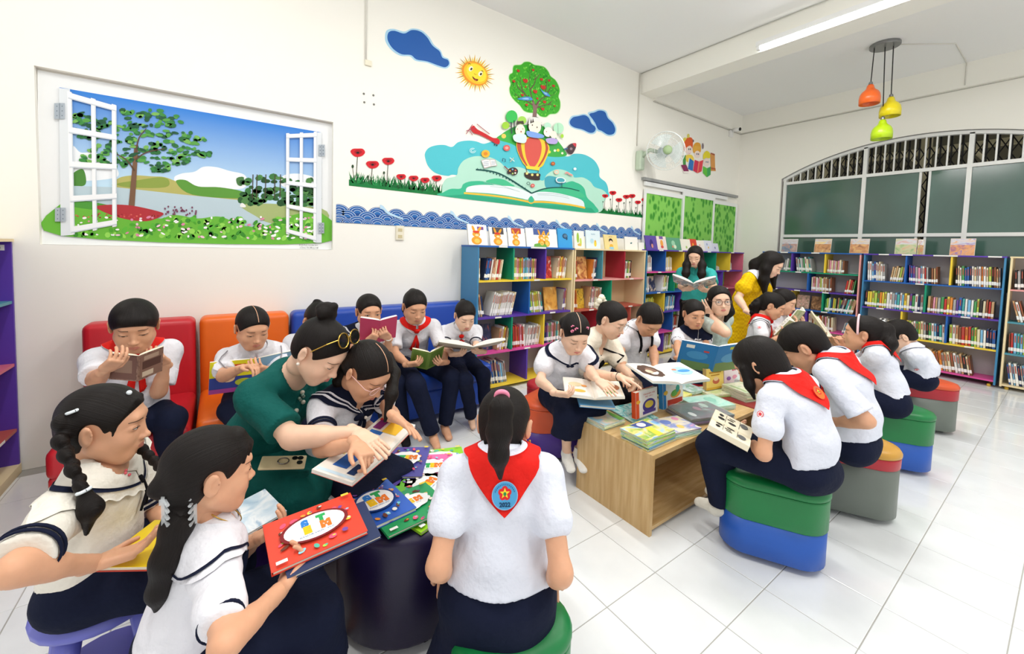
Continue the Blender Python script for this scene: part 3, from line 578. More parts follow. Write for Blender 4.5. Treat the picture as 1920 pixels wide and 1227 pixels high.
p.poly([(830, 880), (920, 930), (920, 1135), (825, 1040)], '#5fc23e'); p.poly([(920, 930), (1005, 890), (1000, 1080), (920, 1135)], '#3fa85a'); p.poly([(318, 855), (440, 850), (500, 1000), (380, 1000)], '#8a2a5a'); p.poly([(320, 870), (380, 1000), (500, 1000), (490, 1045), (380, 1045)], '#efe9e2')
p.build('children_sticker', 'sticker of three cartoon children reading books beside the wall fan', 'sticker')
# --- landscape poster in the recess
YP = WY+.044
def px(x, y): return ZP(x, y)
p = Print(y=YP, zf=ZP, off=.003, step=.0002)
M_SKY = mat('print_sky', '#3f8fd8', .45, .3); nt = M_SKY.node_tree; tc = nt.nodes.new('ShaderNodeTexCoord'); sx = nt.nodes.new('ShaderNodeSeparateXYZ'); rp = nt.nodes.new('ShaderNodeValToRGB')
nt.links.new(tc.outputs['Generated'], sx.inputs[0]); nt.links.new(sx.outputs[2], rp.inputs[0]); nt.links.new(rp.outputs[0], nt.nodes['Principled BSDF'].inputs['Base Color'])
rp.color_ramp.elements[0].position = .38; rp.color_ramp.elements[0].color = lin('#c4e2f4'); rp.color_ramp.elements[1].position = .92; rp.color_ramp.elements[1].color = lin('#2f7fd6')
p.poly([(205, 150), (1812, 447), (1808, 1130), (216, 1100)], '#eef0f0'); p.poly([(325, 245), (1752, 490), (1752, 1095), (335, 1055)], M_SKY)
# clouds, hills, lake
for c in ([(395, 570), (440, 600), (500, 600), (560, 620), (640, 690), (620, 740), (395, 740)], [(950, 740), (990, 715), (1060, 705), (1110, 678), (1180, 680), (1250, 700), (1330, 720), (1345, 760), (1300, 800), (1000, 790)], [(1540, 730), (1620, 715), (1720, 740), (1720, 800), (1550, 790)]): p.sp(c, '#f3f7fa', 5)
p.sp([(640, 745), (720, 725), (830, 730), (900, 735), (980, 765), (1060, 790), (1180, 800), (1330, 815), (1330, 860), (1000, 840), (640, 800)], '#b9b468', 5); p.sp([(640, 770), (760, 750), (870, 735), (920, 750), (900, 790), (700, 790)], '#8fa24a', 5); p.sp([(960, 760), (1010, 750), (1080, 785), (1200, 790), (1330, 815), (1320, 850), (1050, 830)], '#5f9a3c', 5); p.sp([(395, 720), (450, 690), (470, 740), (460, 780), (395, 780)], '#4f8a3a', 5)
M_LAKE = '#bcd0d8'
p.poly([(335, 780), (640, 790), (1000, 830), (1330, 862), (1752, 905), (1752, 1060), (335, 1050)], M_LAKE); p.sp([(1330, 880), (1752, 905), (1752, 1000), (1500, 990), (1400, 950)], '#a8b878', 5)
rs = random.Random(8); p.sp([(1290, 740), (1330, 735), (1320, 780), (1295, 775)], '#4a7a44', 3)
k0 = p.k+1
for i in range(150):
    x = rs.uniform(1310, 1750); y = rs.uniform(730, 880)+abs(x-1530)*.02
    if y > 790 or rs.random() < .35: p.ell(x, y, rs.uniform(12, 30), rs.uniform(8, 20), rs.choice(['#2f5f33', '#3f7a40', '#24502a', '#558a4a']), 0, 8, k=k0+i % 4)
p.k = k0+5
for x in (1380, 1402, 1450, 1500, 1530): p.line([(x, 720), (x-4, 850)], 5, '#4a3f30')
p.sp([(1308, 895), (1320, 875), (1340, 890), (1335, 900)], '#f0f0ea', 3)
# pine: trunk, flat foliage pads
p.line(spline([(718, 900), (728, 780), (738, 650), (745, 560)], 5, False), 34, '#7a5a44', w2=20)
pads = [(720, 390, 85, 30), (860, 400, 110, 34), (930, 440, 70, 26), (700, 470, 90, 34), (800, 480, 120, 36), (960, 510, 110, 34), (1060, 530, 70, 24), (660, 530, 80, 30), (760, 560, 110, 36), (900, 580, 100, 32), (1020, 595, 90, 26), (1110, 612, 45, 14), (700, 630, 90, 32), (850, 650, 110, 34), (980, 645, 60, 22), (880, 690, 50, 18), (560, 590, 90, 34), (470, 500, 80, 34), (450, 410, 60, 30), (540, 440, 80, 34), (500, 640, 70, 24), (620, 670, 70, 22)]
k0 = p.k+1; n = 0
for cx, cy, rx, ry in pads:
    for i in range(16):
        a = rs.uniform(0, 2*pi); q = sqrt(rs.random()); n += 1
        p.ell(cx+rx*q*cos(a), cy+ry*q*sin(a), rs.uniform(10, 26), rs.uniform(6, 13), rs.choice(['#2f6f3a', '#3f8a42', '#5aa04a', '#24583a', '#7ab55a']), rs.uniform(-.4, .4), 7, k=k0+n % 5)
p.k = k0+6
for a in ([(740, 640), (800, 600), (900, 580)], [(735, 700), (690, 640), (620, 600)], [(742, 600), (760, 520), (800, 470)]): p.line(spline(a, 3, False), 9, '#5f4636', w2=4)
# foreground meadow
k0 = p.k+1
p.sp([(335, 880), (500, 870), (600, 900), (850, 960), (950, 940), (1080, 960), (1200, 950), (1330, 1000), (1450, 1000), (1560, 950), (1752, 930), (1752, 1094), (335, 1054)], '#6cb83c', 5)
p.sp([(335, 870), (420, 860), (560, 880), (640, 905), (560, 915), (420, 900)], '#4f9a3a', 5); p.sp([(525, 900), (600, 885), (720, 890), (860, 920), (890, 940), (800, 975), (650, 955)], '#b3343a', 5)
k0 = p.k+1
for i in range(260):
    x = rs.uniform(400, 1740); y = rs.uniform(960, 1075); y = min(y, 1040+x*.022)
    if x < 880 and y < 985: p.ell(x, y-30, 6, 4, rs.choice(['#c8444a', '#9a2a30', '#d86a5a']), 0, 6, k=k0+i % 4); continue
    p.ell(x, y, rs.uniform(8, 24), rs.uniform(6, 16), rs.choice(['#4fa52e', '#83cf4a', '#5fb83a', '#98d85a', '#3f8f2e']), rs.uniform(-1, 1), 7, k=k0+i % 4)
p.k = k0+5; k0 = p.k+1
for i in range(110):
    x = rs.uniform(410, 1730); y = rs.uniform(950, 1072); y = min(y, 1036+x*.022); p.ell(x, y, rs.uniform(5, 15), rs.uniform(4, 8), rs.choice(['#fdfdfa', '#fbf3f3', '#f3c9d8', '#fdfdfa', '#e08aa8']), rs.uniform(-.5, .5), 7, k=k0+i % 3)
for i in range(30): p.ell(rs.uniform(900, 1070), rs.uniform(895, 945), 5, 6, '#7a3f5a', 0, 6, k=k0+i % 3)
p.k = k0+5
# the two printed casements with cut-out panes: frame bars only
WH, SH = '#f4f6f7', '#cfd6dd'
def bars(quadf, us, vs, wu, wv):
    """bars of a printed casement; quadf maps (u, v) in the unit square to poster pixels"""
    for u in us:
        p.poly([quadf(u-wu, -.0), quadf(u+wu, -.0), quadf(u+wu, 1), quadf(u-wu, 1)], WH); p.poly([quadf(u+wu*.55, 0), quadf(u+wu, 0), quadf(u+wu, 1), quadf(u+wu*.55, 1)], SH)
    for v in vs:
        p.poly([quadf(0, v-wv), quadf(1, v-wv), quadf(1, v+wv), quadf(0, v+wv)], WH); p.poly([quadf(0, v+wv*.6), quadf(1, v+wv*.6), quadf(1, v+wv), quadf(0, v+wv)], SH)
def bil(a, b, c, d): return lambda u, v: tuple((1-u)*(1-v)*np.array(a)+u*(1-v)*np.array(b)+u*v*np.array(c)+(1-u)*v*np.array(d))
p.poly([(325, 250), (385, 258), (392, 1050), (335, 1055)], '#e2e7ea')
bars(bil((375, 268), (638, 345), (640, 1003), (392, 1050)), (.03, .52, .95), (.03, .27, .51, .75, .965), .05, .022)
p.poly([(1722, 492), (1752, 492), (1752, 1092), (1722, 1092)], '#e2e7ea')
bars(bil((1560, 497), (1725, 488), (1722, 1092), (1560, 1045)), (.05, .5, .96), (.03, .26, .49, .72, .965), .055, .02)
for x, y, w, h in ((302, 335, 57, 85), (306, 902, 58, 75), (1735, 560, 33, 62), (1733, 983, 32, 58)):
    p.poly([(x, y), (x+w, y), (x+w, y+h), (x, y+h)], '#aab4bd'); p.line([(x+w/2, y), (x+w/2, y+h)], w*.12, '#8a949e')
    for i in range(2):
        for j in range(3): p.ell(x+w*(.25+.5*i), y+h*(.2+.3*j), 3, 4, '#6f7a85', 0, 6, k=p.k+1)
for i, (s_, cx, cy) in enumerate((('KHUNG NHÌN RA', 1680, 1106), ('CỔNG TRƯỜNG MƠ', 1683, 1120))):
    q = p.w((cx, cy), p.off+p.step*(p.k+1)); a = p.w((1632, cy), 0); b = p.w((1732, cy), 0); add_text(p.mb, s_, q, (1, 0, 0), (0, 0, 1), .017, flat('#6f6f70'), width=b[0]-a[0])
p.build('landscape_poster', 'large landscape poster of a lake and pine seen through printed open casements', 'poster')
# ================================================================== bookcases and their books
K = .9333
PAL = dict(blue='#1f5fae', steel='#3f83ae', yellow='#f0cf3c', purple='#5a3aa6', pink='#dc4f9c', green='#12946f', teal='#4c93a4', red='#a82838', cream='#ecd9ad', salmon='#e8a09c', brick='#b55546', rose='#d66a80', grey='#c9c4c6')
def board(c): return mat('board_'+c, PAL[c], .45, .4)
ORD = ['first', 'second', 'third', 'fourth', 'fifth', 'sixth', 'seventh', 'eighth', 'ninth', 'tenth']+['%dth' % i for i in range(11, 40)]
ORD[20], ORD[21], ORD[22] = '21st', '22nd', '23rd'
class Case:
    """an open bookcase; u runs along its front, v from front to back, built in its own frame"""
    def __init__(s, name, label, org, ang, L, D, H, left, right, top, back='grey', group=None):
        s.root = empty('bookcase', org, label, 'bookcase', group, ang); s.L, s.D, s.H = L, D, H; s.title = name; t = .016; s.t = t
        def b(nm, a, c, col):
            mb = MB(); mb.box(((a[0]+c[0])/2, (a[1]+c[1])/2, (a[2]+c[2])/2), (c[0]-a[0], c[1]-a[1], c[2]-a[2]), board(col)); o = mb.build(nm); o.parent = s.root; return o
        s.b = b
        b('side_panel', (0, 0, .03), (t, D, H), left); b('side_panel', (L-t, 0, .03), (L, D, H), right)
        b('top_panel', (-.004, -.006, H), (L+.004, D, H+t), top); b('back_panel', (t, D-.008, .03), (L-t, D, H), back)
        for u in (.05, L-.05):
            for v in (.05, D-.05):
                mb = MB(); mb.lathe((u, v, .0), [(.012, .0), (.016, .006), (.016, .022), (.010, .03)], mat('caster_yellow', '#d8b13c', .5), 10); o = mb.build('caster'); o.parent = s.root
    def shelf(s, z, col, u0=None, u1=None, tags=()):
        o = s.b('shelf', (s.t if u0 is None else u0, .004, z-s.t), ((s.L-s.t) if u1 is None else u1, s.D-.008, z), col)
        for u in tags:
            mb = MB(); mb.box((u, .0035, z-s.t/2), (.075, .002, s.t*.9), flat('#f1f0ea')); q = mb.build('shelf_tag'); q.parent = o
    def toptag(s, u, w=.1):
        mb = MB(); mb.box((u, -.007, s.H+s.t/2), (w, .002, s.t*.9), flat('#f1f0ea')); q = mb.build('shelf_tag'); q.parent = s.root
    def div(s, u, z0, z1, col): s.b('divider', (u-s.t/2, .006, z0), (u+s.t/2, s.D-.008, z1-s.t), col)
BOOKM = {}
BC = {'white': '#eceae4', 'cream': '#e6d9b4', 'yellow': '#ecd04a', 'lime': '#b9d05a', 'green': '#4f9a5c', 'teal': '#4fa9a6', 'sky blue': '#7fb8dc', 'blue': '#3565ad', 'navy': '#26375f', 'purple': '#6a4a9a', 'pink': '#e79aae', 'red': '#c43a34', 'orange': '#e08a3a', 'brown': '#8c5a3c', 'tan': '#c9a377', 'grey': '#a9a8a6', 'black': '#34302f', 'peach': '#eab38e'}
M_PAGE = mat('book_pages', '#efe8d6', .85, noise=.12, nscale=60, stretch=(1, 1, 30)); M_BAND = mat('call_label', '#f7f6f2', .4)
def shelf_book(h, t, w, col, band=True):
    key = (round(h, 2), round(t, 3), round(w, 2), col, band)
    if key not in BOOKM:
        h, t, w = key[:3]; mb = MB(); c = mat('cover_'+BC[col][1:], BC[col], .45, .4)
        mb.box((-t/2+.001, w/2, h/2), (.002, w, h), c); mb.box((t/2-.001, w/2, h/2), (.002, w, h), c); mb.box((0, .001, h/2), (t, .002, h), c)
        mb.box((0, w/2, h/2), (t-.004, w-.006, h-.006), M_PAGE)
        if band: mb.box((0, -.0005, h*.20), (t*.96, .001, h*.17), M_BAND)
        if h > .2: mb.box((0, -.0005, h*.72), (t*.4, .001, h*.34), mat('spine_print', '#f6efdc' if col not in ('white', 'cream', 'yellow', 'lime') else '#a8503c', .5))
        BOOKM[key] = mesh('book', np.array(mb.v), mb.f, mb.mats, mb.m)
    return BOOKM[key]
SHELVED = []
def run(case, u0, u1, z, where, cols, h=(.19, .22), t=(.010, .018), lean=0, w=.15, front=.05, thick=1.3):
    """books standing side by side from u0 to u1 on the shelf at height z; where = words for the place"""
    sh = h[1]*sin(radians(abs(lean))); u = u0+(sh if lean < 0 else 0); u1 = u1+(sh*.6 if lean < 0 else -sh*.4); u1 = min(u1, case.L-.03-(sh if lean > 0 else 0)); i = 0; r = random
    while u < u1:
        tt = r.uniform(*t)*thick; hh = r.uniform(*h); c = cols[i % len(cols)]
        a = radians(lean)
        M = wmat(case.root) @ Matrix.Translation((u+tt/2, front+r.uniform(0, .012), z+.001+abs(sin(a))*tt/2)) @ Matrix.Rotation(a, 4, 'Y')
        SHELVED.append((shelf_book(hh, tt, w, c), M, '%s book, %s from left %s, %s' % (c, ORD[i], where, case.title), 'books '+where+' of the '+case.title, (M.translation-CPOS).length-(.0 if case.title != 'long bookcase' else -2)))
        u += (tt+.0012)/max(.5, cos(a)); i += 1
def shelve(cap):
    """the books that show largest are objects of their own, the small far rest is one mass"""
    SHELVED.sort(key=lambda q: q[4]); rest = MB()
    for me, M, lab, grp, d in SHELVED[:cap]:
        o = bpy.data.objects.new('book', me); COL.objects.link(o); o.matrix_basis = M; tag(o, lab, 'book', grp)
    for me, M, lab, grp, d in SHELVED[cap:]:
        V = [M @ v.co for v in me.vertices]; n = len(rest.v); rest.v += [tuple(v) for v in V]
        ids = [rest.mi(m) for m in me.materials]
        for p in me.polygons: rest.f.append([i+n for i in p.vertices]); rest.m.append(ids[p.material_index])
    rest.build('shelved_books', None, 'many small far books filling the bookcases around the corner and under the window', 'books', kind='stuff')
def facing(case, u, z, w, h, matf, label, tilt=14, v=None, t=.012, yaw=0, back=None, group=None):
    """a book shown face-on, leaning back"""
    mb = MB(); c2 = back or matf
    mb.box((0, t-.001, h/2), (w, .002, h), c2); mb.box((0, t/2, h/2), (w-.008, t-.004, h-.006), M_PAGE); mb.box((-w/2+.001, t/2, h/2), (.002, t, h), c2)
    mb.add([(-w/2, 0, 0), (w/2, 0, 0), (w/2, 0, h), (-w/2, 0, h), (-w/2, .002, 0), (w/2, .002, 0), (w/2, .002, h), (-w/2, .002, h)], [(0, 1, 2, 3), (7, 6, 5, 4), (0, 4, 5, 1), (1, 5, 6, 2), (2, 6, 7, 3), (3, 7, 4, 0)], matf)
    o = mb.build('book'); v = .10 if v is None else v
    o.matrix_basis = wmat(case.root) @ Matrix.Translation((u, v, z+.0015)) @ Matrix.Rotation(radians(yaw), 4, 'Z') @ Matrix.Rotation(radians(-tilt), 4, 'X')
    tag(o, label, 'book', group); return o
def art(name, cols, scale=3.0, seed=0, band=None, dist=.8):
    """printed cover picture: flat patches of a few colours"""
    if name in MATS: return MATS[name]
    m = mat(name, cols[0], .35, .45); nt = m.node_tree; L = nt.links; b = nt.nodes['Principled BSDF']
    tc = nt.nodes.new('ShaderNodeTexCoord'); mp = nt.nodes.new('ShaderNodeMapping'); mp.inputs['Location'].default_value = (seed*3.1, seed*1.7, seed); L.new(tc.outputs['Generated'], mp.inputs[0])
    n = nt.nodes.new('ShaderNodeTexNoise'); n.inputs['Scale'].default_value = scale; n.inputs['Detail'].default_value = 3; n.inputs['Distortion'].default_value = dist
    L.new(mp.outputs[0], n.inputs['Vector']); rp = nt.nodes.new('ShaderNodeValToRGB'); L.new(n.outputs[0], rp.inputs[0])
    el = rp.color_ramp.elements; k = len(cols)
    el[0].position = .30; el[0].color = lin(cols[0]); el[1].position = .72; el[1].color = lin(cols[-1])
    for i, c in enumerate(cols[1:-1]): e = el.new(.30+.42*(i+1)/(k-1)); e.color = lin(c)
    L.new(rp.outputs[0], b.inputs['Base Color']); return m
FY, BK = 3.5*K, WY-.012
DEP = BK-FY
zA = [z*K for z in (.055, .415, .785, 1.165)]; HA = 1.405
# --- blue bookcase A (first on the left wall); front faces -Y
A = Case('blue bookcase', 'blue-framed bookcase with rainbow shelves at the end of the blue sofa', (2.085*K, FY, 0), 0, 1.315*K, DEP, HA, 'steel', 'cream', 'blue')
A.b('plinth', (.016, .02, .03), (A.L-.016, A.D-.01, .045), 'yellow')
for z, c, tg in ((zA[0], 'yellow', ()), (zA[1], 'pink', (.62, 1.1)), (zA[2], 'purple', (.25, .95)), (zA[3], 'yellow', (.72,))): A.shelf(z, c, tags=tg)
uA = lambda x: (x-2.085)*K
A.div(uA(2.533), zA[3], HA+.016, 'green'); A.div(uA(2.976), zA[3], HA+.016, 'purple'); A.div(uA(2.758), zA[2], zA[3], 'blue'); A.div(uA(2.533), zA[1], zA[2], 'green'); A.div(uA(2.979), zA[1], zA[2], 'yellow'); A.div(uA(2.75), zA[0], zA[1], 'purple')
A.toptag(.28); A.toptag(.72, .2)
run(A, .03, .06, zA[3], 'in top left bay', ['green', 'cream'], lean=0)
run(A, .10, .30, zA[3], 'in right of top left bay', ['navy', 'blue', 'blue', 'navy', 'white', 'peach', 'peach', 'cream', 'red', 'peach', 'cream', 'tan'], lean=9)
run(A, uA(2.533)+.02, uA(2.976)-.10, zA[3], 'in top middle bay', ['peach', 'lime', 'cream', 'pink', 'yellow', 'lime', 'orange', 'sky blue', 'teal', 'sky blue', 'grey', 'blue'], lean=0, h=(.205, .225))
facing(A, uA(2.976)+.10, zA[3], .15, .24, art('cover_red_comic', ['#7d1712', '#b3221b', '#d8452f', '#f1e4d4'], 4, 1), 'red and gold large book standing face-on in the top right bay of the blue bookcase', 8)
run(A, uA(2.976)+.19, 1.315*K-.06, zA[3], 'in top right bay', ['cream', 'peach', 'yellow', 'orange', 'peach', 'cream', 'white', 'peach', 'orange'], lean=7, h=(.22, .245))
run(A, .025, .10, zA[2], 'in second row corner', ['grey', 'tan', 'navy', 'blue'], lean=-9, h=(.2, .24))
run(A, .18, .46, zA[2], 'in second row left bay', ['white', 'white', 'white', 'white', 'cream', 'white', 'white', 'white'], lean=14, h=(.22, .24), t=(.012, .017))
run(A, uA(2.758)+.02, uA(2.758)+.20, zA[2], 'in second row middle', ['teal', 'lime', 'white', 'lime', 'yellow', 'lime', 'cream'], lean=-9, h=(.20, .225))
facing(A, uA(3.17), zA[2], .19, .255, art('cover_orange_cow', ['#a8641d', '#d99a3f', '#e3a84a', '#f0d9a0'], 2.5, 2), 'ochre picture book standing face-on at the right of the second row of the blue bookcase', 9)
run(A, uA(3.29), uA(3.37), zA[2], 'at second row end', ['grey', 'purple', 'tan'], lean=5, h=(.22, .245))
facing(A, .17, zA[1], .17, .26, art('cover_navy_comic', ['#1b2139', '#2a3051', '#3c4168', '#c05a3b'], 4, 3), 'dark navy comic leaning face-on in the third row of the blue bookcase', 12)
run(A, .27, .40, zA[1], 'in third row left bay', ['tan', 'peach', 'white', 'yellow', 'brown', 'cream'], lean=9, h=(.2, .23))
run(A, uA(2.533)+.02, uA(2.533)+.20, zA[1], 'in third row middle', ['green', 'red', 'red', 'orange', 'red', 'pink', 'red', 'white'], lean=-4, h=(.21, .24))
run(A, uA(2.533)+.22, uA(2.979)-.03, zA[1], 'in third row, middle right', ['white', 'white', 'grey', 'white', 'grey', 'white', 'cream'], lean=9, h=(.2, .225))
run(A, uA(2.979)+.025, 1.315*K-.10, zA[1], 'in third row right bay', ['teal', 'grey', 'navy', 'purple', 'grey', 'green', 'grey', 'pink', 'brown', 'grey', 'teal', 'cream', 'brown'], lean=0, h=(.2, .225))
run(A, .18, .38, zA[0], 'in bottom left bay', ['grey', 'blue', 'grey', 'navy', 'cream', 'blue', 'grey', 'sky blue', 'grey'], lean=-10, h=(.2, .24))
run(A, uA(3.1), uA(3.3), zA[0], 'in bottom right bay', ['green', 'brown', 'black', 'teal', 'grey'], lean=10, h=(.2, .24), t=(.012, .02))
# --- cream bookcase B
B_ = Case('cream bookcase', 'cream-framed bookcase with teal, dark red and green dividers, second along the wall', (3.42*K, FY, 0), 0, 1.345*K, DEP, HA, 'cream', 'cream', 'cream', 'cream')
uB = lambda x: (x-3.42)*K
for z, c, tg in ((zA[0], 'yellow', ()), (zA[1], 'pink', ()), (zA[2]-.01, 'brick', (.3, 1.0)), (zA[3]-.02, 'salmon', (.35, 1.0))): B_.shelf(z, c, tags=tg)
B_.div(uB(3.91), zA[3]-.02, HA+.016, 'teal'); B_.div(uB(4.338), zA[3]-.02, HA+.016, 'red'); B_.div(uB(4.095), zA[2]-.01, zA[3]-.02, 'green'); B_.div(uB(3.9), zA[1], zA[2]-.01, 'red'); B_.div(uB(4.5), zA[1], zA[2]-.01, 'brick')
run(B_, .03, .08, zA[3]-.02, 'in top left corner', ['green', 'lime', 'red', 'cream'], lean=-6)
facing(B_, .21, zA[3]-.02, .20, .26, art('cover_brown_party', ['#7a3b22', '#b06a3a', '#d8a25a', '#eed7a0'], 4, 4), 'brown picture book standing face-on in the top left bay of the cream bookcase', 8)
run(B_, .33, .40, zA[3]-.02, 'in top left bay', ['orange', 'white', 'grey', 'navy'], lean=6, h=(.23, .25))
run(B_, uB(4.338)+.04, uB(4.338)+.18, zA[3]-.02, 'in top right bay', ['black', 'white', 'white', 'green', 'lime', 'cream'], lean=4, h=(.2, .22))
run(B_, .02, .10, zA[2]-.01, 'in second row corner', ['red', 'orange', 'red', 'orange', 'red'], lean=-6, h=(.22, .25))
facing(B_, .20, zA[2]-.01, .16, .23, art('cover_yellow_bears', ['#8a6a1c', '#c79a2a', '#e0b93f', '#54401c'], 3, 5), 'dark yellow picture book standing face-on in the second row of the cream bookcase', 8)
run(B_, .30, .50, zA[2]-.01, 'in second row', ['tan', 'grey', 'white', 'pink', 'grey', 'cream', 'white', 'tan'], lean=5, h=(.22, .25))
facing(B_, 1.03, zA[1], .16, .20, art('cover_pale_green', ['#cfd8b8', '#93b27a', '#f0efe4', '#c99a6a'], 4, 6), 'pale green picture book face-on low in the cream bookcase behind the girl with braces', 10)
run(B_, .05, .16, zA[1], 'in third row', ['tan', 'orange', 'brown', 'cream'], lean=5)
# --- bookcase C (two bays long) up to the corner
C_ = Case('long bookcase', 'long five-row bookcase with blue, yellow and pink dividers under the green door film', (4.79*K, FY, 0), 0, 2.765*K, DEP, 1.42, 'steel', 'rose', 'purple')
uC = lambda x: (x-4.79)*K
zC = [z*K for z in (.045, .34, .64, .93, 1.225)]
for z, c in zip(zC, ('yellow', 'pink', 'purple', 'blue', 'pink')): C_.shelf(z, c, None, uC(6.17), (.3, .9)); C_.shelf(z, {'blue': 'rose', 'pink': 'purple'}.get(c, c), uC(6.17), None, (1.5, 2.1))
C_.b('divider', (uC(6.17)-.008, .0, .03), (uC(6.17)+.008, C_.D-.008, 1.42), 'cream')
for x, r, c in ((5.239, 4, 'blue'), (5.703, 4, 'yellow'), (6.639, 4, 'green'), (7.106, 4, 'yellow'), (5.493, 3, 'green'), (6.885, 3, 'purple'), (5.257, 2, 'yellow'), (5.72, 2, 'purple'), (5.486, 1, 'blue'), (5.276, 0, 'purple'), (6.9, 1, 'blue'), (6.6, 2, 'brick'), (6.7, 0, 'green')):
    C_.div(uC(x), zC[r], (zC+[1.436])[r+1], c)
for t_ in (.3, .75, 1.5, 2.2): C_.toptag(t_, .09)
run(C_, .03, .19, zC[4], 'in top row, first bay', ['white', 'cream', 'white', 'white', 'cream', 'white', 'grey'], lean=-4, h=(.19, .22))
run(C_, uC(5.239)+.03, uC(5.239)+.20, zC[4], 'in top row, second bay', ['cream', 'white', 'cream', 'cream', 'white', 'yellow'], lean=-5, h=(.18, .205))
run(C_, uC(6.639)+.05, uC(6.639)+.2, zC[4], 'in top row near its right end', ['white', 'cream', 'white'], lean=0, h=(.05, .07), w=.1)
run(C_, uC(7.106)+.03, uC(7.106)+.14, zC[4], 'in top right corner bay', ['pink', 'white', 'red', 'cream'], lean=-6, h=(.1, .16))
run(C_, .03, .13, zC[3], 'in second row, left', ['sky blue', 'white', 'teal', 'white', 'white'], lean=-6, h=(.19, .22))
facing(C_, .26, zC[3], .22, .21, art('cover_navy_hair', ['#1b2440', '#26345e', '#e2c9a8', '#1b2440'], 2.5, 7), 'navy book with a pale picture face-on in the second row of the long bookcase', 10)
run(C_, .42, .56, zC[3], 'in second row, centre', ['white', 'white', 'cream', 'lime', 'cream', 'green'], lean=6, h=(.19, .22))
run(C_, .06, .26, zC[2], 'in third row, first bay', ['lime', 'yellow', 'lime', 'cream', 'lime', 'yellow', 'lime', 'yellow'], lean=-3, h=(.18, .20))
run(C_, uC(5.257)+.10, uC(5.257)+.30, zC[2], 'in third row, second bay', ['sky blue', 'blue', 'sky blue', 'white', 'teal', 'grey'], lean=5, h=(.19, .21))
run(C_, uC(5.486)+.05, uC(5.486)+.25, zC[1], 'in fourth row', ['brown', 'tan', 'grey', 'brown', 'red'], lean=5, h=(.17, .2))
run(C_, uC(5.276)+.10, uC(5.276)+.32, zC[0], 'in bottom row', ['white', 'cream', 'grey', 'white', 'tan', 'lime', 'cream'], lean=4, h=(.19, .21))
run(C_, uC(6.3), uC(6.55), zC[1], 'low behind yellow dress', ['pink', 'blue', 'red', 'sky blue', 'white', 'navy'], lean=4, h=(.17, .2))
# --- window wall: bookcases D, E, F; fronts face -X.  u runs along -Y
FX = 7.47*K; DD = .30
def wcase(name, label, y0, L, left, right, top): return Case(name, label, (FX, y0*K, 0), -pi/2, L*K, DD, 1.445, left, right, top)
zD = [z*K for z in (.07, .371, .668, .965, 1.257)]
D_ = wcase('left window bookcase', 'five-row bookcase with green, purple and blue shelves under the left window panes', 3.15, 1.305, 'steel', 'salmon', 'blue')
for z, c, tg in zip(zD, ('yellow', 'pink', 'blue', 'purple', 'green'), ((), (), (.85,), (.2, .5, .85), (.5,))): D_.shelf(z, c, tags=tg)
uD = lambda y: (3.15-y)*K
for y, r, c in ((2.718, 4, 'purple'), (2.273, 4, 'yellow'), (2.481, 3, 'blue'), (2.693, 2, 'yellow'), (2.274, 2, 'green'), (2.477, 1, 'purple')): D_.div(uD(y), zD[r], (zD+[1.461])[r+1], c)
D_.toptag(.3, .1); D_.toptag(.7, .1)
run(D_, .28, uD(2.718)-.02, zD[4], 'in top row, left', ['grey', 'white', 'grey', 'green', 'grey', 'white'], lean=7, h=(.16, .2))
run(D_, uD(2.718)+.03, uD(2.718)+.22, zD[4], 'in top row, centre', ['grey', 'white', 'teal', 'white', 'grey', 'green', 'white', 'cream', 'teal', 'grey'], lean=-8, h=(.19, .22))
run(D_, uD(2.273)+.02, uD(2.273)+.21, zD[4], 'in top row, right', ['tan', 'pink', 'cream', 'pink', 'white', 'tan', 'pink', 'cream', 'grey', 'brown', 'grey'], h=(.17, .19))
run(D_, uD(2.481)+.03, uD(2.481)+.26, zD[3], 'in second row', ['cream', 'pink', 'tan', 'white', 'pink', 'cream', 'lime', 'white', 'tan', 'cream', 'brown', 'grey', 'brown'], h=(.19, .21), lean=-1)
run(D_, 1.305*K-.17, 1.305*K-.06, zD[3], 'at second row end', ['red', 'tan', 'red', 'brown', 'green', 'red'], lean=7, h=(.17, .2))
facing(D_, uD(2.693)+.12, zD[2], .16, .2, art('cover_faded_pink', ['#b98f86', '#d9b0a0', '#8f7a62', '#efe2cf'], 4, 8), 'faded pink book face-on in the third row of the bookcase under the left window', 8)
facing(D_, uD(2.693)+.30, zD[2], .15, .2, art('cover_brown_photo', ['#4d3526', '#7b5436', '#a5774d', '#c9a27a'], 4, 9), 'brown photo-cover book face-on beside the faded pink one under the left window', 8)
run(D_, uD(2.274)+.02, uD(2.274)+.20, zD[2], 'in third row, centre', ['green', 'lime', 'white', 'teal', 'navy', 'yellow', 'lime', 'black', 'tan'], lean=2, h=(.18, .21))
run(D_, 1.305*K-.22, 1.305*K-.06, zD[2], 'at third row end', ['navy', 'grey', 'black', 'teal', 'white', 'green', 'cream', 'tan'], lean=12, h=(.2, .22))
run(D_, uD(2.477)+.02, uD(2.477)+.30, zD[1], 'in fourth row', ['cream', 'white', 'brown', 'cream', 'lime', 'peach', 'white', 'red', 'orange', 'white', 'brown', 'pink'], lean=-2, h=(.18, .22))
run(D_, 1.305*K-.17, 1.305*K-.07, zD[1], 'at fourth row end', ['grey', 'sky blue', 'white', 'grey'], lean=12, h=(.15, .18))
zE = [z*K for z in (.085, .449, .812, 1.187)]
E_ = wcase('wide window bookcase', 'wide blue-framed bookcase under the middle window panes with four full rows', 1.815, 1.30, 'steel', 'steel', 'purple')
uE = lambda y: (1.815-y)*K
for z, c, tg in zip(zE, ('pink', 'yellow', 'purple', 'blue'), ((.7,), (1.0,), (.2, .55, .95), (.55,))): E_.shelf(z, c, tags=tg)
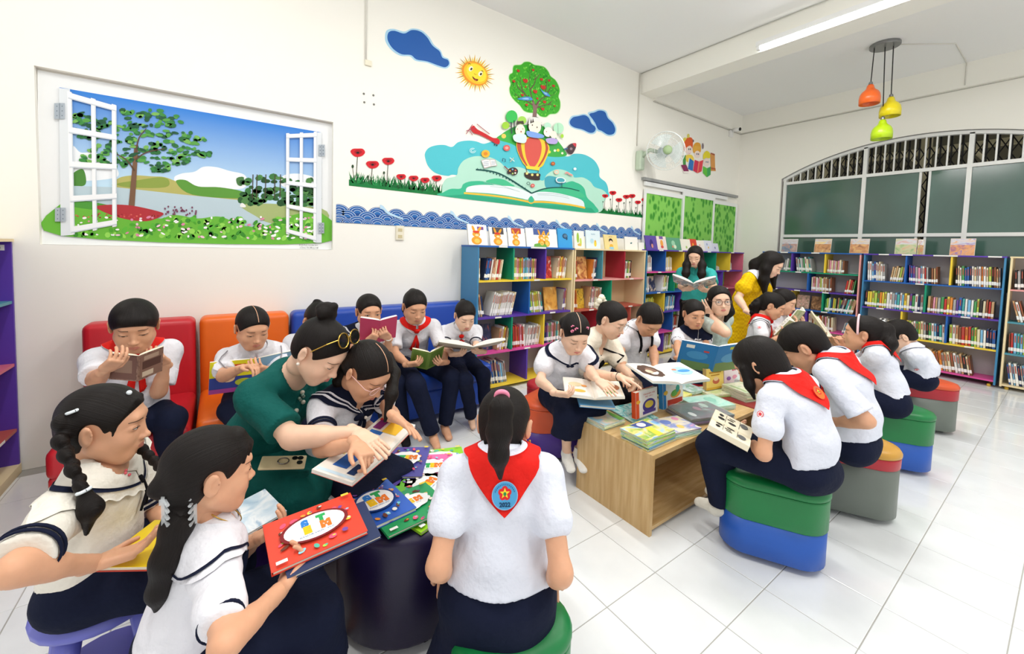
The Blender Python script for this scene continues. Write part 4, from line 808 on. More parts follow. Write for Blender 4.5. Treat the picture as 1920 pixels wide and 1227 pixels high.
for y, r, c in ((1.372, 3, 'blue'), (.955, 3, 'yellow'), (1.166, 2, 'green'), (1.377, 1, 'yellow'), (.954, 1, 'blue')): E_.div(uE(y), zE[r], (zE+[1.461])[r+1], c)
for t_, w_ in ((.2, .1), (.42, .1), (.75, .2), (1.13, .1)): E_.toptag(t_, w_)
run(E_, .03, .21, zE[3], 'in top row, far left', ['white', 'white', 'sky blue', 'blue', 'white', 'white', 'cream', 'white', 'grey'], lean=-3, h=(.21, .25))
run(E_, uE(1.372)-.15, uE(1.372)-.04, zE[3], 'in top row beside the blue divider', ['tan', 'cream', 'tan', 'cream', 'lime', 'tan'], lean=6, h=(.18, .2))
run(E_, uE(1.372)+.02, uE(1.372)+.27, zE[3], 'in top row, middle bay', ['purple', 'blue', 'purple', 'grey', 'pink', 'sky blue', 'white', 'red', 'grey', 'black', 'brown', 'tan', 'brown', 'tan'], h=(.19, .22), lean=-3)
run(E_, uE(.955)+.03, 1.30*K-.03, zE[3], 'in top row, right bay', ['black', 'cream', 'white', 'green', 'blue', 'blue', 'navy', 'white', 'cream', 'grey', 'white', 'orange', 'white', 'cream', 'lime', 'black', 'brown', 'tan', 'grey'], h=(.21, .235), lean=-3)
run(E_, .03, uE(1.166)-.02, zE[2], 'in second row, left bay', ['black', 'yellow', 'yellow', 'lime', 'lime', 'green', 'orange', 'yellow', 'lime', 'white', 'white', 'grey', 'sky blue', 'teal', 'white', 'sky blue', 'yellow', 'cream', 'purple', 'green', 'white', 'navy', 'grey'], h=(.19, .215), t=(.013, .021))
run(E_, uE(1.166)+.02, 1.30*K-.06, zE[2], 'in second row, right bay', ['tan', 'brown', 'pink', 'tan', 'grey', 'green', 'red', 'yellow', 'orange', 'grey', 'purple', 'blue', 'teal', 'white', 'sky blue', 'white', 'green', 'lime', 'black', 'cream', 'brown', 'red', 'tan'], h=(.18, .215), t=(.013, .021))
run(E_, .15, uE(1.377)-.03, zE[1], 'in third row, left bay', ['grey', 'white', 'black', 'white', 'grey', 'cream'], h=(.18, .21), lean=8)
run(E_, uE(1.377)+.02, uE(.954)-.03, zE[1], 'in third row, middle bay', ['cream', 'yellow', 'lime', 'cream', 'white', 'green', 'lime', 'cream', 'grey', 'black', 'green', 'white', 'sky blue', 'navy', 'teal', 'white', 'lime'], h=(.19, .22), lean=-3, t=(.013, .02))
run(E_, uE(.954)+.02, 1.30*K-.03, zE[1], 'in third row, right bay', ['lime', 'white', 'tan', 'brown', 'red', 'orange', 'red', 'green', 'lime', 'cream', 'sky blue', 'white', 'navy', 'navy', 'blue', 'navy'], h=(.2, .225), lean=-2, t=(.013, .021))
run(E_, .40, 1.30*K-.20, zE[0], 'in bottom row', ['grey', 'tan', 'cream', 'brown', 'white', 'grey', 'tan', 'black', 'cream', 'brown', 'green', 'lime', 'white', 'tan', 'orange', 'brown', 'orange'], h=(.21, .235), lean=-9, t=(.012, .02))
zF = [z*K for z in (.06, .433, .804, 1.183)]
F_ = wcase('right-edge bookcase', 'cream bookcase at the right edge of the photo beside the wide one', .485, 1.3, 'cream', 'cream', 'cream')
for z, c in zip(zF, ('cream', 'teal', 'teal', 'salmon')): F_.shelf(z, c, tags=(.4,))
run(F_, .03, .24, zF[3], 'in top row', ['black', 'grey', 'black', 'brown', 'black', 'peach', 'grey', 'brown'], h=(.2, .23), lean=-3)
run(F_, .03, .10, zF[2], 'in second row, left', ['tan', 'white', 'brown'], h=(.22, .24), lean=-13)
run(F_, .14, .26, zF[2], 'in second row, right', ['brown', 'teal', 'teal', 'sky blue', 'red', 'cream'], h=(.2, .23))
run(F_, .03, .26, zF[1], 'in third row', ['brown', 'red', 'sky blue', 'teal', 'sky blue', 'lime', 'yellow', 'red', 'green', 'white', 'orange'], h=(.2, .23), lean=-2)
run(F_, .03, .26, zF[0], 'in bottom row', ['blue', 'white', 'sky blue', 'white', 'navy', 'grey', 'sky blue', 'blue', 'white', 'grey'], h=(.22, .24), lean=-8)
# --- purple bookcase at the left edge (side and shelf ends show)
G_ = Case('purple bookcase', 'tall purple bookcase at the left edge of the photo with teal and pink shelves', (-.97, WY-1.24, 0), pi/2, 1.22, .3, 1.36, 'purple', 'purple', 'cream', 'purple')
G_.b('plinth', (.0, -.004, .0), (1.22, .29, .055), 'cream')
for z, c in ((.27, 'brick'), (.655, 'rose'), (1.02, 'teal')): G_.shelf(z, c, tags=(1.0,) if z < .5 else ())
mb = MB(); mb.box((1.22-.0165, .06, 1.325), (.002, .07, .032), flat('#f2f2ee')); add_text(mb, '504', (1.22-.018, .06, 1.325), (0, -1, 0), (0, 0, 1), .03, flat('#151515')); q = mb.build('number_tag'); q.parent = G_.root
shelve(185)
# ================================================================== picture books standing on top of the bookcases
def cover_deco(o, shapes):
    """flat print on the front of a face-on book: polygons in the cover's own (x, z) plane"""
    mb = MB()
    for k, (col, pts) in enumerate(shapes): mb.poly([(x, -.0006-.0003*k, z) for x, z in pts], flat(col))
    d = mb.build('cover_print'); d.parent = o
def blob(cx, cz, rx, rz, n=14, rot=0): return [(cx+rx*cos(2*pi*i/n)*cos(rot)-rz*sin(2*pi*i/n)*sin(rot), cz+rx*cos(2*pi*i/n)*sin(rot)+rz*sin(2*pi*i/n)*cos(rot)) for i in range(n)]
def txt(o, s, x, z, size, col, width=None):
    mb = MB(); add_text(mb, s, (x, -.0022, z), (1, 0, 0), (0, 0, 1), size, flat(col), width=width); d = mb.build('cover_title'); d.parent = o
TA = HA+.016
top = lambda case, px, y: ((px-case.root.location.x))
def wtop(case, px0, px1, py_b, h, m, label, tilt=12, back=None, yaw=0, v=.07):
    z = case.H+.016; a, b = ony(px0, py_b, FY+v), ony(px1, py_b, FY+v)
    return facing(case, (a.x+b.x)/2-case.root.location.x, z, b.x-a.x, h, m, label, tilt, v, .012, yaw, back)
def rabbit(o, w, h, x, s=1, hat=None, tone='#eda02c'):
    P = [(tone, blob(x, h*.22, w*.19*s, h*.20)), ('#f6c65c', blob(x+w*.02, h*.20, w*.10*s, h*.11)), (tone, blob(x, h*.52, w*.14*s, h*.14)), (tone, blob(x-w*.09*s, h*.78, w*.045*s, h*.17, rot=.35)), (tone, blob(x+w*.12*s, h*.76, w*.045*s, h*.17, rot=-.7)),
         ('#f7dba0', blob(x+w*.03, h*.48, w*.07*s, h*.06)), ('#2a1a10', blob(x-w*.03, h*.55, w*.012, h*.018)), ('#2a1a10', blob(x+w*.06, h*.55, w*.012, h*.018))]
    if hat: P.append((hat, blob(x, h*.64, w*.13*s, h*.055)))
    cover_deco(o, P)
WHT = mat('cover_white', '#f3f1ea', .4); PLW = mat('cover_cream', '#f2e9cf', .4)
b1 = wtop(A, 879, 915, 456, .20, WHT, 'white picture book with a long-eared orange rabbit, first on the blue bookcase'); rabbit(b1, .20, .2, -.015, 1.5, '#d9422e'); cover_deco(b1, [('#7d4f8f', [(.0, .15), (.07, .15), (.07, .18), (.0, .18)])])
b2 = wtop(A, 919, 953, 458, .185, WHT, 'picture book with a red-capped rabbit and dark sky, second on the blue bookcase', yaw=4); cover_deco(b2, [('#4c4a52', [(-.07, .115), (.07, .115), (.07, .183), (-.07, .183)])]); rabbit(b2, .20, .19, -.01, 1.45, '#d23a28')
b3 = wtop(A, 954, 986, 459, .19, WHT, 'picture book with a red-haired rabbit reading, third on the blue bookcase'); cover_deco(b3, [('#b5453d', [(-.06, .13), (.06, .13), (.06, .188), (-.06, .188)])]); rabbit(b3, .18, .185, -.012, 1.4)
b4 = wtop(A, 988, 1046, 462, .20, WHT, 'wide picture book with two yellow rabbits in a garden, fourth on the blue bookcase'); cover_deco(b4, [('#4a5f9a', [(-.11, .13), (.11, .13), (.11, .198), (-.11, .198)]), ('#6fae46', [(-.12, .002), (.06, .002), (.05, .03), (-.03, .045), (-.11, .03)])]); rabbit(b4, .22, .2, -.01, 1.2); rabbit(b4, .20, .19, .06, 1.2, None, '#e9b53a')
b5 = wtop(A, 1047, 1074, 463, .215, mat('cover_bright_blue', '#3aa0dc', .4), 'bright blue book with a dark brain-shaped swirl, last on the blue bookcase', 8); cover_deco(b5, [('#2b4f6d', blob(0, .13, .040, .030)), ('#5b7f9b', blob(.006, .132, .028, .019)), ('#2b4f6d', blob(.022, .105, .014, .018))])
b6 = wtop(B_, 1077, 1096, 464, .20, WHT, 'narrow white book with green trees, first on the cream bookcase', 6); cover_deco(b6, [('#9cc24a', blob(-.02, .12, .02, .06)), ('#c9d96a', blob(.022, .07, .018, .05)), ('#d8b35a', blob(0, .04, .03, .015))])
b7 = wtop(B_, 1099, 1126, 466, .215, mat('cover_pale_blue', '#dcecf2', .4), 'pale blue book with a yellow chick, second on the cream bookcase', 6); cover_deco(b7, [('#f0d24a', blob(.035, .06, .022, .035)), ('#b9dcea', blob(-.02, .09, .03, .03)), ('#e6b23c', blob(.035, .09, .014, .012))]); txt(b7, 'TRUYỆN', 0, .17, .018, '#6aa7c4')
b8 = wtop(B_, 1134, 1160, 468, .18, mat('cover_sand', '#ecd794', .4), 'sand-coloured book with a black-haired child, third on the cream bookcase', 12, yaw=3); cover_deco(b8, [('#2c2320', blob(0, .105, .038, .030)), ('#f3d3ae', blob(0, .085, .030, .026)), ('#e9b23e', blob(0, .035, .036, .030)), ('#8ec3dd', blob(.0, .015, .045, .016))]); txt(b8, 'Bạn nhỏ', 0, .155, .018, '#9b5a2a')
b9 = wtop(B_, 1172, 1196, 469, .165, WHT, 'white book with one small dark bird, fourth on the cream bookcase', 6); cover_deco(b9, [('#2c5560', blob(-.005, .085, .018, .008)), ('#3a8a8a', blob(.006, .091, .010, .006))])
b10 = wtop(B_, 1197, 1208, 470, .10, WHT, 'small blank white card standing at the right end of the cream bookcase top', 4)
facs = [(1213, 1233, .20, '#5c4b9c', 'purple book with a dark figure, first on the long bookcase top', [('#3d3175', blob(0, .08, .035, .06)), ('#c98a7a', blob(.01, .05, .02, .03))]),
        (1234, 1251, .20, '#e9dcd2', 'book with an orange and violet cover, second on the long bookcase top', [('#7a5aa0', [(-.04, .15), (.04, .15), (.04, .19), (-.04, .19)]), ('#e8a04a', blob(0, .09, .03, .05)), ('#d9534a', blob(0, .04, .03, .02))]),
        (1253, 1277, .19, '#5f9f7c', 'green leafy book, third on the long bookcase top', [('#9fcfae', blob(-.01, .1, .04, .04)), ('#d8e8c8', blob(.02, .05, .03, .03)), ('#e98a6a', blob(-.03, .05, .015, .015))]),
        (1279, 1296, .18, '#f2eede', 'cream book with a green sprout, fourth on the long bookcase top', [('#a8c86a', blob(.01, .05, .02, .02))]),
        (1295, 1308, .19, '#d84a34', 'red and orange book, fifth on the long bookcase top', [('#f0a83c', blob(0, .09, .02, .03)), ('#f4e3c0', blob(0, .04, .02, .015))]),
        (1307, 1322, .175, '#f2eee4', 'white book with red flowers, sixth on the long bookcase top', [('#d0454a', blob(.01, .04, .02, .02)), ('#e9a0a0', blob(-.01, .09, .015, .015))]),
        (1321, 1336, .18, '#dfe3ee', 'pale lilac book, seventh on the long bookcase top', [('#e7c24a', blob(.015, .06, .014, .018)), ('#a9b6d6', blob(-.01, .11, .02, .02))]),
        (1336, 1348, .14, '#d9dcea', 'short grey-violet book, last on the long bookcase top', [('#8d95b8', blob(.0, .06, .018, .02))])]
for a, b, h, c, lab, sh in facs:
    o = wtop(C_, a, b, 470, h*.95, mat('cover_'+c[1:], c, .4), lab, 14, yaw=-3); cover_deco(o, sh)
# paintings propped on the bookcases under the window
def painting(case, zx0, zx1, cols, label, seed, h=.20):
    px0, px1 = 1420+zx0/3.834, 1420+zx1/3.834
    a, b = onx(px0, 474, FX+.06), onx(px1, 474, FX+.06); w = a.y-b.y; u = case.root.location.y-(a.y+b.y)/2
    m = art('painting_%d' % seed, cols, 2.4, seed, dist=1.2)
    mb = MB(); mb.box((0, .004, h/2), (w, .008, h), flat('#e9e2d2')); r = mb.build('painting'); mb = MB(); mb.box((0, -.0008, h/2), (w-.006, .002, h-.006), m)
    q = mb.build('canvas'); q.parent = r
    r.matrix_basis = wmat(case.root) @ Matrix.Translation((u, .06, case.H+.0175)) @ Matrix.Rotation(radians(-9), 4, 'X'); tag(r, label, 'painting')
    mb = MB(); mb.add([(-w/2+.004, -.0022, h*.62), (w/2-.004, -.0022, h*.62), (w/2-.004, -.0022, h-.004), (-w/2+.004, -.0022, h-.004)], [(0, 1, 2, 3)], art('painting_sky_%d' % seed, [cols[-1], '#cfd0d8', cols[-2]], 2, seed+9)); q = mb.build('painted_sky'); q.parent = r
painting(D_, 170, 282, ['#6d7f96', '#8a94a4', '#b88f84', '#c7b6ae'], 'small grey-blue lake painting, leftmost under the window', 1)
painting(D_, 405, 525, ['#8a5f44', '#c88e5e', '#d9a671', '#efcf7a'], 'orange desert painting, second from the left under the window', 2)
painting(D_, 660, 798, ['#7f5a45', '#c98a58', '#d7a070', '#e8c070'], 'brown and orange desert painting, third from the left under the window', 3)
painting(E_, 985, 1140, ['#7e9a62', '#a5bd84', '#c8c59c', '#d98f6a'], 'green meadow painting beside the gap between the window panes', 4)
painting(E_, 1145, 1192, ['#d8c9a0', '#9fae6a', '#c77a4a', '#efe6c8'], 'narrow cream and green picture leaning behind the meadow painting', 5, .19)
painting(E_, 1380, 1562, ['#a3617f', '#d9955f', '#e7a76a', '#8d6fb4'], 'violet and orange sunset painting, rightmost under the window', 6)
# ================================================================== seats and tables
def leather(name, col): return mat(name, col, .38, .45, noise=.06, nscale=5, bump=.04, bscale=140)
M_RED, M_ORG, M_BLU = leather('red_leatherette', '#c4202c'), leather('orange_leatherette', '#ea6a16'), leather('blue_leatherette', '#1f49ac')
M_FOOT = mat('black_foot', '#17181a', .5)
def sofa(name, label, x0, x1, yf, m, zs=.39, zb=.862, cat='chair'):
    r = empty(name, ((x0+x1)/2, WY-.4, 0), label, cat); yb = WY-.02; w = x1-x0; xc = (x0+x1)/2
    mb = MB(); mb.rbox((xc, (yf+yb-.12)/2+.01, .15), (w-.01, yb-.12-yf-.02, .21), m, .015, 2); mb.build('base', r, smooth=False)
    mb = MB(); mb.rbox((xc, (yf+yb-.16)/2, zs-.07), (w, yb-.16-yf, .145), m, .035, 4); mb.build('seat_cushion', r, smooth=True)
    mb = MB(); mb.rbox((xc, yb-.085, (zb+.06)/2+.02), (w, .17, zb-.07), m, .04, 4, ); mb.build('backrest', r, smooth=True)
    for sx in (x0+.05, x1-.05):
        for yy in (yf+.06, yb-.06):
            mb = MB(); mb.lathe((sx, yy, 0), [(.022, 0), (.028, .05)], M_FOOT, 10); mb.build('foot', r)
    return r
sofa('armless_chair', 'red leatherette armless chair under the poster, at the left', -.675, -.14, 2.74, M_RED)
sofa('armless_chair', 'orange leatherette armless chair between the red chair and blue sofa', -.118, .415, 2.79, M_ORG)
sofa('sofa', 'long royal blue leatherette sofa against the left wall', .432, 1.925, 2.93, M_BLU, cat='sofa')
def petal(r, n=10, s=1.0):
    """plan of a stool: a rounded three-cornered petal"""
    P = []; c = [(0, .105), (-.115, -.07), (.115, -.07)]; rad = (.115, .125, .125)
    for k, a0 in ((0, 15), (1, 150), (2, 270)):
        (cx, cy), q = c[k], rad[k]
        for i in range(n): a = radians(a0+120*i/(n-1)); P.append(((cx+(q+r)*cos(a))*s, (cy+(q+r)*sin(a))*s))
    return P
def stool(x, y, rz, ctop, cbase, label, h=.40, split=.46, s=1.0, seatcol=None, group='two-tone petal stools'):
    r = empty('stool', (x, y, 0), label, 'stool', group, rz)
    def band(name, zs, m):
        V = []; n = None
        for rr, z in zs:
            q = petal(rr, 10, s); n = len(q); V += [(a, b, z) for a, b in q]
        F = [(i*n+j, i*n+(j+1) % n, (i+1)*n+(j+1) % n, (i+1)*n+j) for i in range(len(zs)-1) for j in range(n)]+[tuple(range(n-1, -1, -1)), tuple((len(zs)-1)*n+j for j in range(n))]
        o = obj(name, mesh(name, V, F, [m], None, False)); o.parent = r
        for p in o.data.polygons: p.use_smooth = len(p.vertices) == 4
        return o
    zsplit = .03+(h-.03)*split
    band('base', [(-.006, .03), (0, .036), (0, zsplit)], cbase)
    band('seat_band', [(0, zsplit), (.003, zsplit+.004), (.004, h-.055), (.004, h-.045)], ctop)
    band('seat_cushion', [(.001, h-.045), (.007, h-.040), (.007, h-.025), (-.004, h-.008), (-.03, h), (-.06, h+.006)], seatcol or ctop)
    for (cx, cy) in ((0, .15), (-.15, -.09), (.15, -.09)):
        mb = MB(); mb.lathe((cx*s, cy*s, 0), [(.020, 0), (.026, .03)], M_FOOT, 10); o = mb.build('foot'); o.parent = r
    return r
L_ = {k: leather(k+'_vinyl', c) for k, c in dict(green='#0f7a3e', blue='#2258b4', red='#b3202e', grey='#6f776f', orange='#d8562a', purple='#4d2f8f', brown='#5a2420', ochre='#c9963a', violet='#6b4aa0').items()}
stool(2.13, .825, radians(65), L_['green'], L_['blue'], 'green and blue stool in the front right, under the girl with bobbed hair', .385, s=.95)
stool(2.87, .75, radians(65), L_['red'], L_['grey'], 'dark red and grey stool under the boy at the reading table', .40, .72, seatcol=L_['ochre'])
stool(3.72, .75, radians(65), L_['green'], L_['blue'], 'green and blue stool under the girl with the pink headband', .41)
stool(4.77, .77, radians(65), L_['red'], L_['grey'], 'orange-red and grey stool farthest right, under the boy in glasses', .41, .66, seatcol=L_['orange'])
stool(1.90, 2.06, radians(200), L_['orange'], L_['purple'], 'orange and purple stool under the little girl with pink hair clips', .39)
stool(2.09, 2.16+.16, radians(190), L_['red'], L_['brown'], 'dark red stool under the woman with the cream hair scrunchie', .39, s=.8)
stool(2.52, 2.02, radians(180), L_['green'], L_['grey'], 'green and grey stool under the girl with black braces', .39, s=.8)
stool(3.12, 1.92, radians(180), L_['orange'], L_['blue'], 'orange and blue stool under the small girl with the navy collar', .39, s=.8)
stool(3.42, 1.90, radians(180), L_['red'], L_['grey'], 'red and grey stool under the woman in the grey-green dress', .39, s=.8)
stool(3.97, 1.76, radians(150), L_['green'], L_['purple'], 'green and purple stool under the curly-haired girl in the sailor blouse', .39, s=.8)
stool(4.37, 1.70, radians(150), L_['orange'], L_['grey'], 'orange and grey stool under the child behind the curly-haired girl', .39, s=.8)
stool(.66, .93, radians(120), L_['green'], L_['blue'], 'green stool in the foreground under the girl seen from behind', .315, s=.8)
stool(.00, 1.20, radians(60), L_['violet'], L_['grey'], 'violet stool at the bottom edge under the girl with the claw clip', .285, s=.9)
stool(.08, 2.02, radians(40), L_['red'], L_['purple'], 'red stool hidden under the woman in the teal dress', .40, s=.85)
stool(.40, 1.97, radians(0), L_['green'], L_['purple'], 'green stool hidden under the girl in the sailor collar and glasses', .38, s=.8)
# moulded plastic stool of the girl with plaits
M_PLA = mat('periwinkle_plastic', '#6c70c8', .35, .5)
ps = empty('plastic_stool', (-.29, 1.64, 0), 'low periwinkle plastic stool under the girl with plaits', 'stool')
mb = MB(); mb.lathe((-.29, 1.64, .31), [(.135, 0), (.150, .012), (.152, .03), (.13, .045)], M_PLA, 24); mb.build('seat', ps, smooth=True)
for a in (45, 135, 225, 315):
    a = radians(a+12); mb = MB()
    for k in range(1): mb.tube([(-.29+.10*cos(a), 1.64+.10*sin(a), .325), (-.29+.135*cos(a), 1.64+.135*sin(a), .12), (-.29+.165*cos(a), 1.64+.165*sin(a), .0)], [.030, .026, .022], M_PLA, 10)
    mb.build('leg', ps, smooth=True)
mb = MB(); mb.lathe((-.29, 1.64, .10), [(.118, 0), (.125, .0), (.125, .02), (.118, .02)], M_PLA, 24); mb.build('brace_ring', ps)
# reading table: a run of wooden benches
M_WOOD = mat('oak_laminate', '#d6b682', .4, .4, noise=.22, nscale=5, stretch=(1.2, 9, .7), col2='#c39d66'); M_WOODD = mat('oak_edge', '#c7a066', .45)
TZ = .412
t1 = empty('reading_table', (1.70, 1.15, 0), 'oak laminate box table with an open long side, nearest end of the reading tables', 'table')
def panel(name, a, b, parent, m=M_WOOD): mb = MB(); mb.span(np.array(a), np.array(b), m); return mb.build(name, parent)
panel('tabletop', (1.70, 1.155, TZ-.022), (2.78, 1.665, TZ), t1); panel('end_panel', (1.702, 1.157, 0), (1.722, 1.663, TZ-.0225), t1); panel('end_panel', (2.758, 1.157, 0), (2.778, 1.663, TZ-.0225), t1)
panel('back_panel', (1.7225, 1.50, .0), (2.7575, 1.515, TZ-.0225), t1); panel('bottom_panel', (1.7225, 1.165, .02), (2.7575, 1.4995, .038), t1)
t2 = empty('reading_table', (2.79, 1.15, 0), 'dark red laminate box table behind the oak one, under piled books', 'table'); M_DRED = mat('dark_red_laminate', '#8e1a22', .35, .5)
panel('tabletop', (2.79, 1.155, TZ-.022), (3.87, 1.665, TZ), t2, M_DRED); panel('end_panel', (2.792, 1.157, 0), (2.812, 1.663, TZ-.0225), t2, M_DRED); panel('end_panel', (3.848, 1.157, 0), (3.868, 1.663, TZ-.0225), t2, M_DRED); panel('back_panel', (2.8125, 1.50, 0), (3.8475, 1.515, TZ-.0225), t2, M_DRED)
# dark purple drum table with the science books
M_DRUM = leather('midnight_purple_vinyl', '#1b1238')
dt = empty('drum_table', (.585, 1.49, 0), 'round dark purple upholstered table under the spread of colourful science books', 'table')
mb = MB(); mb.lathe((.585, 1.49, .03), [(.245, 0), (.25, .01), (.25, .355), (.235, .375), (.20, .38)], M_DRUM, 40); mb.build('drum', dt, smooth=True)
for a in (.5, 2.6, 4.7): mb = MB(); mb.lathe((.585+.2*cos(a), 1.49+.2*sin(a), 0), [(.02, 0), (.026, .03)], M_FOOT, 10); mb.build('foot', dt)
DTZ = .411
# ================================================================== closed and open books
def closed_book(name, label, c, ex, w, l, t, cover, back=None, nz=(0, 0, 1), group=None, cat='book', corner=0):
    """a closed book lying with its front up: centre of its underside c, ex = direction of its width, w x l, thickness t"""
    ex = np.array(ex, float); ex /= np.linalg.norm(ex); n = np.array(nz, float); n /= np.linalg.norm(n); ex = ex-n*(ex@n); ex /= np.linalg.norm(ex); ey = np.cross(n, ex)
    mb = MB(); ct = .0014
    mb.box((0, 0, t-ct/2), (w, l, ct), cover); mb.box((0, 0, ct/2), (w, l, ct), back or cover); mb.box((-w/2+ct/2, 0, t/2), (ct, l, t-2*ct), back or cover); mb.box((ct, 0, t/2), (w-.006, l-.006, t-2*ct-.0006), M_PAGE)
    o = mb.build(name, None, label, cat, group)
    M = Matrix([[ex[i], ey[i], n[i], c[i]] for i in range(3)]+[[0, 0, 0, 1]]); o.matrix_basis = M
    return o
class Deco:
    """flat print on a closed book's front, in units of its width and length"""
    def __init__(s, o, w, l, t, name='cover_print'): s.o, s.w, s.l, s.t, s.k, s.mb, s.name = o, w, l, t, 0, MB(), name
    def poly(s, pts, col): s.k += 1; s.mb.poly([(x*s.w, y*s.l, s.t+.0004+.00022*s.k) for x, y in pts], flat(col) if isinstance(col, str) else col)
    def ell(s, x, y, rx, ry, col, n=20, rot=0): s.poly([(x+rx*cos(2*pi*i/n)*cos(rot)-ry*sin(2*pi*i/n)*sin(rot), y+rx*cos(2*pi*i/n)*sin(rot)+ry*sin(2*pi*i/n)*cos(rot)) for i in range(n)], col)
    def text(s, t, x, y, size, col, width=None, bold=.0, rot=0):
        s.k += 1; add_text(s.mb, t, (x*s.w, y*s.l, s.t+.0004+.00022*s.k), (cos(rot), sin(rot), 0), (-sin(rot), cos(rot), 0), size*s.l, flat(col), bold=bold*s.l, width=width and width*s.w)
    def done(s): q = s.mb.build(s.name); q.parent = s.o; return q
def cloud_pts(x, y, rx, ry, n=9, b=.10): return [(x+rx*(1+b*abs(sin(n*t/2)))*cos(t), y+ry*(1+b*abs(sin(n*t/2)))*sin(t)) for t in np.linspace(0, 2*pi, 60)[:-1]]
def stem_cover(o, w, l, t, base, seed, cloud=False, rot=0):
    d = Deco(o, w, l, t); r = random.Random(seed); dark = '#7d1d22' if base[1:3] > 'b0' else '#183a7c'
    pal = ['#f7d14a', '#8fd0e8', '#f29a3c', '#a8d84a', '#f3efe4', '#7a4a9a', '#e05a7a', '#57b7a0', '#6b3a2a']
    for i in range(20):
        a = i*2.4; x, y = .43*cos(a)*r.uniform(.75, 1.0), .46*sin(a)*r.uniform(.7, 1.0)
        if abs(x) < .30 and abs(y) < .24: continue
        d.ell(x, y, r.uniform(.025, .06), r.uniform(.02, .045), r.choice(pal), 9, r.uniform(0, 3))
        if r.random() < .6: d.ell(x+.015, y+.01, .02, .014, r.choice(pal), 7)
    if cloud: d.poly(cloud_pts(0, .04, .33, .22, 11), '#f6f8f8')
    else: d.ell(0, .02, .37, .285, dark, 30); d.ell(0, .02, .33, .25, '#f2f4f5', 30)
    for i, (ch, c) in enumerate(zip('STEM', ('#2f7fd0', '#2fa85a', '#f2c21c', '#ea7a2a'))): 
        x = -.18+.12*i; y = .06
        if not cloud: x, y = ((-.10, .12), (.08, .12), (-.09, -.03), (.11, -.03))[i]
        d.text(ch, x, y, .19 if not cloud else .16, c, bold=.022)
    d.text('KHOA HỌC VUI', 0, -.145 if not cloud else -.05, .04, '#3a6a9a', width=.36)
    d.poly([(-.45, -.46), (-.34, -.46), (-.34, -.40), (-.45, -.40)], '#f6f6f2'); d.poly([(.37, .42), (.46, .42), (.46, .47), (.37, .47)], '#f2d04a'); d.done()
def open_book(name, label, c, n, upv, w, h, ang, cover, page=None, thick=.012, curl=.0, prints=(), group=None, back_deco=None):
    """open book: gutter centre c, n = where the pages face, upv = towards the head of the page; each half w x h; ang = how far each half rises (deg)"""
    n = np.array(n, float); n /= np.linalg.norm(n); u = np.array(upv, float); u = u-n*(u@n); u /= np.linalg.norm(u); x = np.cross(u, n)
    B = np.stack([x, u, n], 1); root = empty(name, c, label, 'book', group); root.matrix_basis = Matrix([[B[i, 0], B[i, 1], B[i, 2], c[i]] for i in range(3)]+[[0, 0, 0, 1]])
    page = page or mat('page_white', '#f4f1e8', .7)
    def half_(sg):
        a = radians(ang); V = []; m = 9
        for i in range(m):
            s_ = i/(m-1); q = s_*w; bend = curl*sin(s_*pi*.9)
            p = np.array([q*cos(a), 0, q*sin(a)]); nn = np.array([-sin(a), 0, cos(a)]); tt = thick*(1-.15*s_)*(min(1, s_*5+.25))
            for lev in (-.0016, .0, tt+bend):
                for y in (-h/2, h/2):
                    e = (p+nn*lev)*np.array([sg, 1, 1]); V.append((e[0], y if lev < 0 else y*.985, e[2]))
        V = np.array(V).reshape(m, 3, 2, 3)
        def strip(l0, l1, mt, top):
            F = []; P = np.concatenate([V[:, l0].reshape(-1, 3), V[:, l1].reshape(-1, 3)]); k = 2*m
            for i in range(m-1):
                F += [(k+2*i, k+2*i+1, k+2*i+3, k+2*i+2), (2*i, 2*i+2, 2*i+3, 2*i+1), (2*i, k+2*i, k+2*i+2, 2*i+2), (2*i+1, 2*i+3, k+2*i+3, k+2*i+1)]
            F += [(0, 1, k+1, k), (2*m-2, k+2*m-2, k+2*m-1, 2*m-1)]
            if sg > 0: F = [f[::-1] for f in F]
            return P, F
        P, F = strip(1, 2, page, True); o = obj('pages', mesh('pages', P, F, [page]), None); o.parent = root
        P, F = strip(0, 1, cover, False); o2 = obj('cover', mesh('cover', P, F, [cover]), None); o2.parent = root
        def at(sx, y, lift=.0008):
            a_ = radians(ang); s_ = sx; bend = curl*sin(s_*pi*.9); tt = thick*(1-.15*s_)*(min(1, s_*5+.25))+bend+lift
            p = np.array([s_*w*cos(a_), 0, s_*w*sin(a_)])+np.array([-sin(a_), 0, cos(a_)])*tt; return (p[0]*sg, y*h, p[2])
        def atb(sx, y, lift=.0008):
            a_ = radians(ang); p = np.array([sx*w*cos(a_), 0, sx*w*sin(a_)])-np.array([-sin(a_), 0, cos(a_)])*(.0016+lift); return (p[0]*sg, y*h, p[2])
        return at, atb
    L, R_ = half_(-1), half_(1)
    for k, (side, shapes) in enumerate(prints):
        mb = MB(); f = (L if side[0] == 'L' else R_)[1 if side.endswith('b') else 0]
        for j, (col, pts) in enumerate(shapes):
            # subdivide along x so that the print follows the page
            mb.poly([f(px_, py_, .0006+.0003*j+curl*.10) for px_, py_ in pts], flat(col))
        q = mb.build('cover_print' if side.endswith('b') else 'page_print'); q.parent = root
    return root
def rect(x0, y0, x1, y1): return [(x0, y0), (x1, y0), (x1, y1), (x0, y1)]
def lines_(x0, x1, y0, y1, n, col='#8a8a88', th=.012): return [(col, rect(x0, y0+(y1-y0)*i/n, x1 if i % 4 != 3 else x0+(x1-x0)*.6, y0+(y1-y0)*i/n+th)) for i in range(n)]
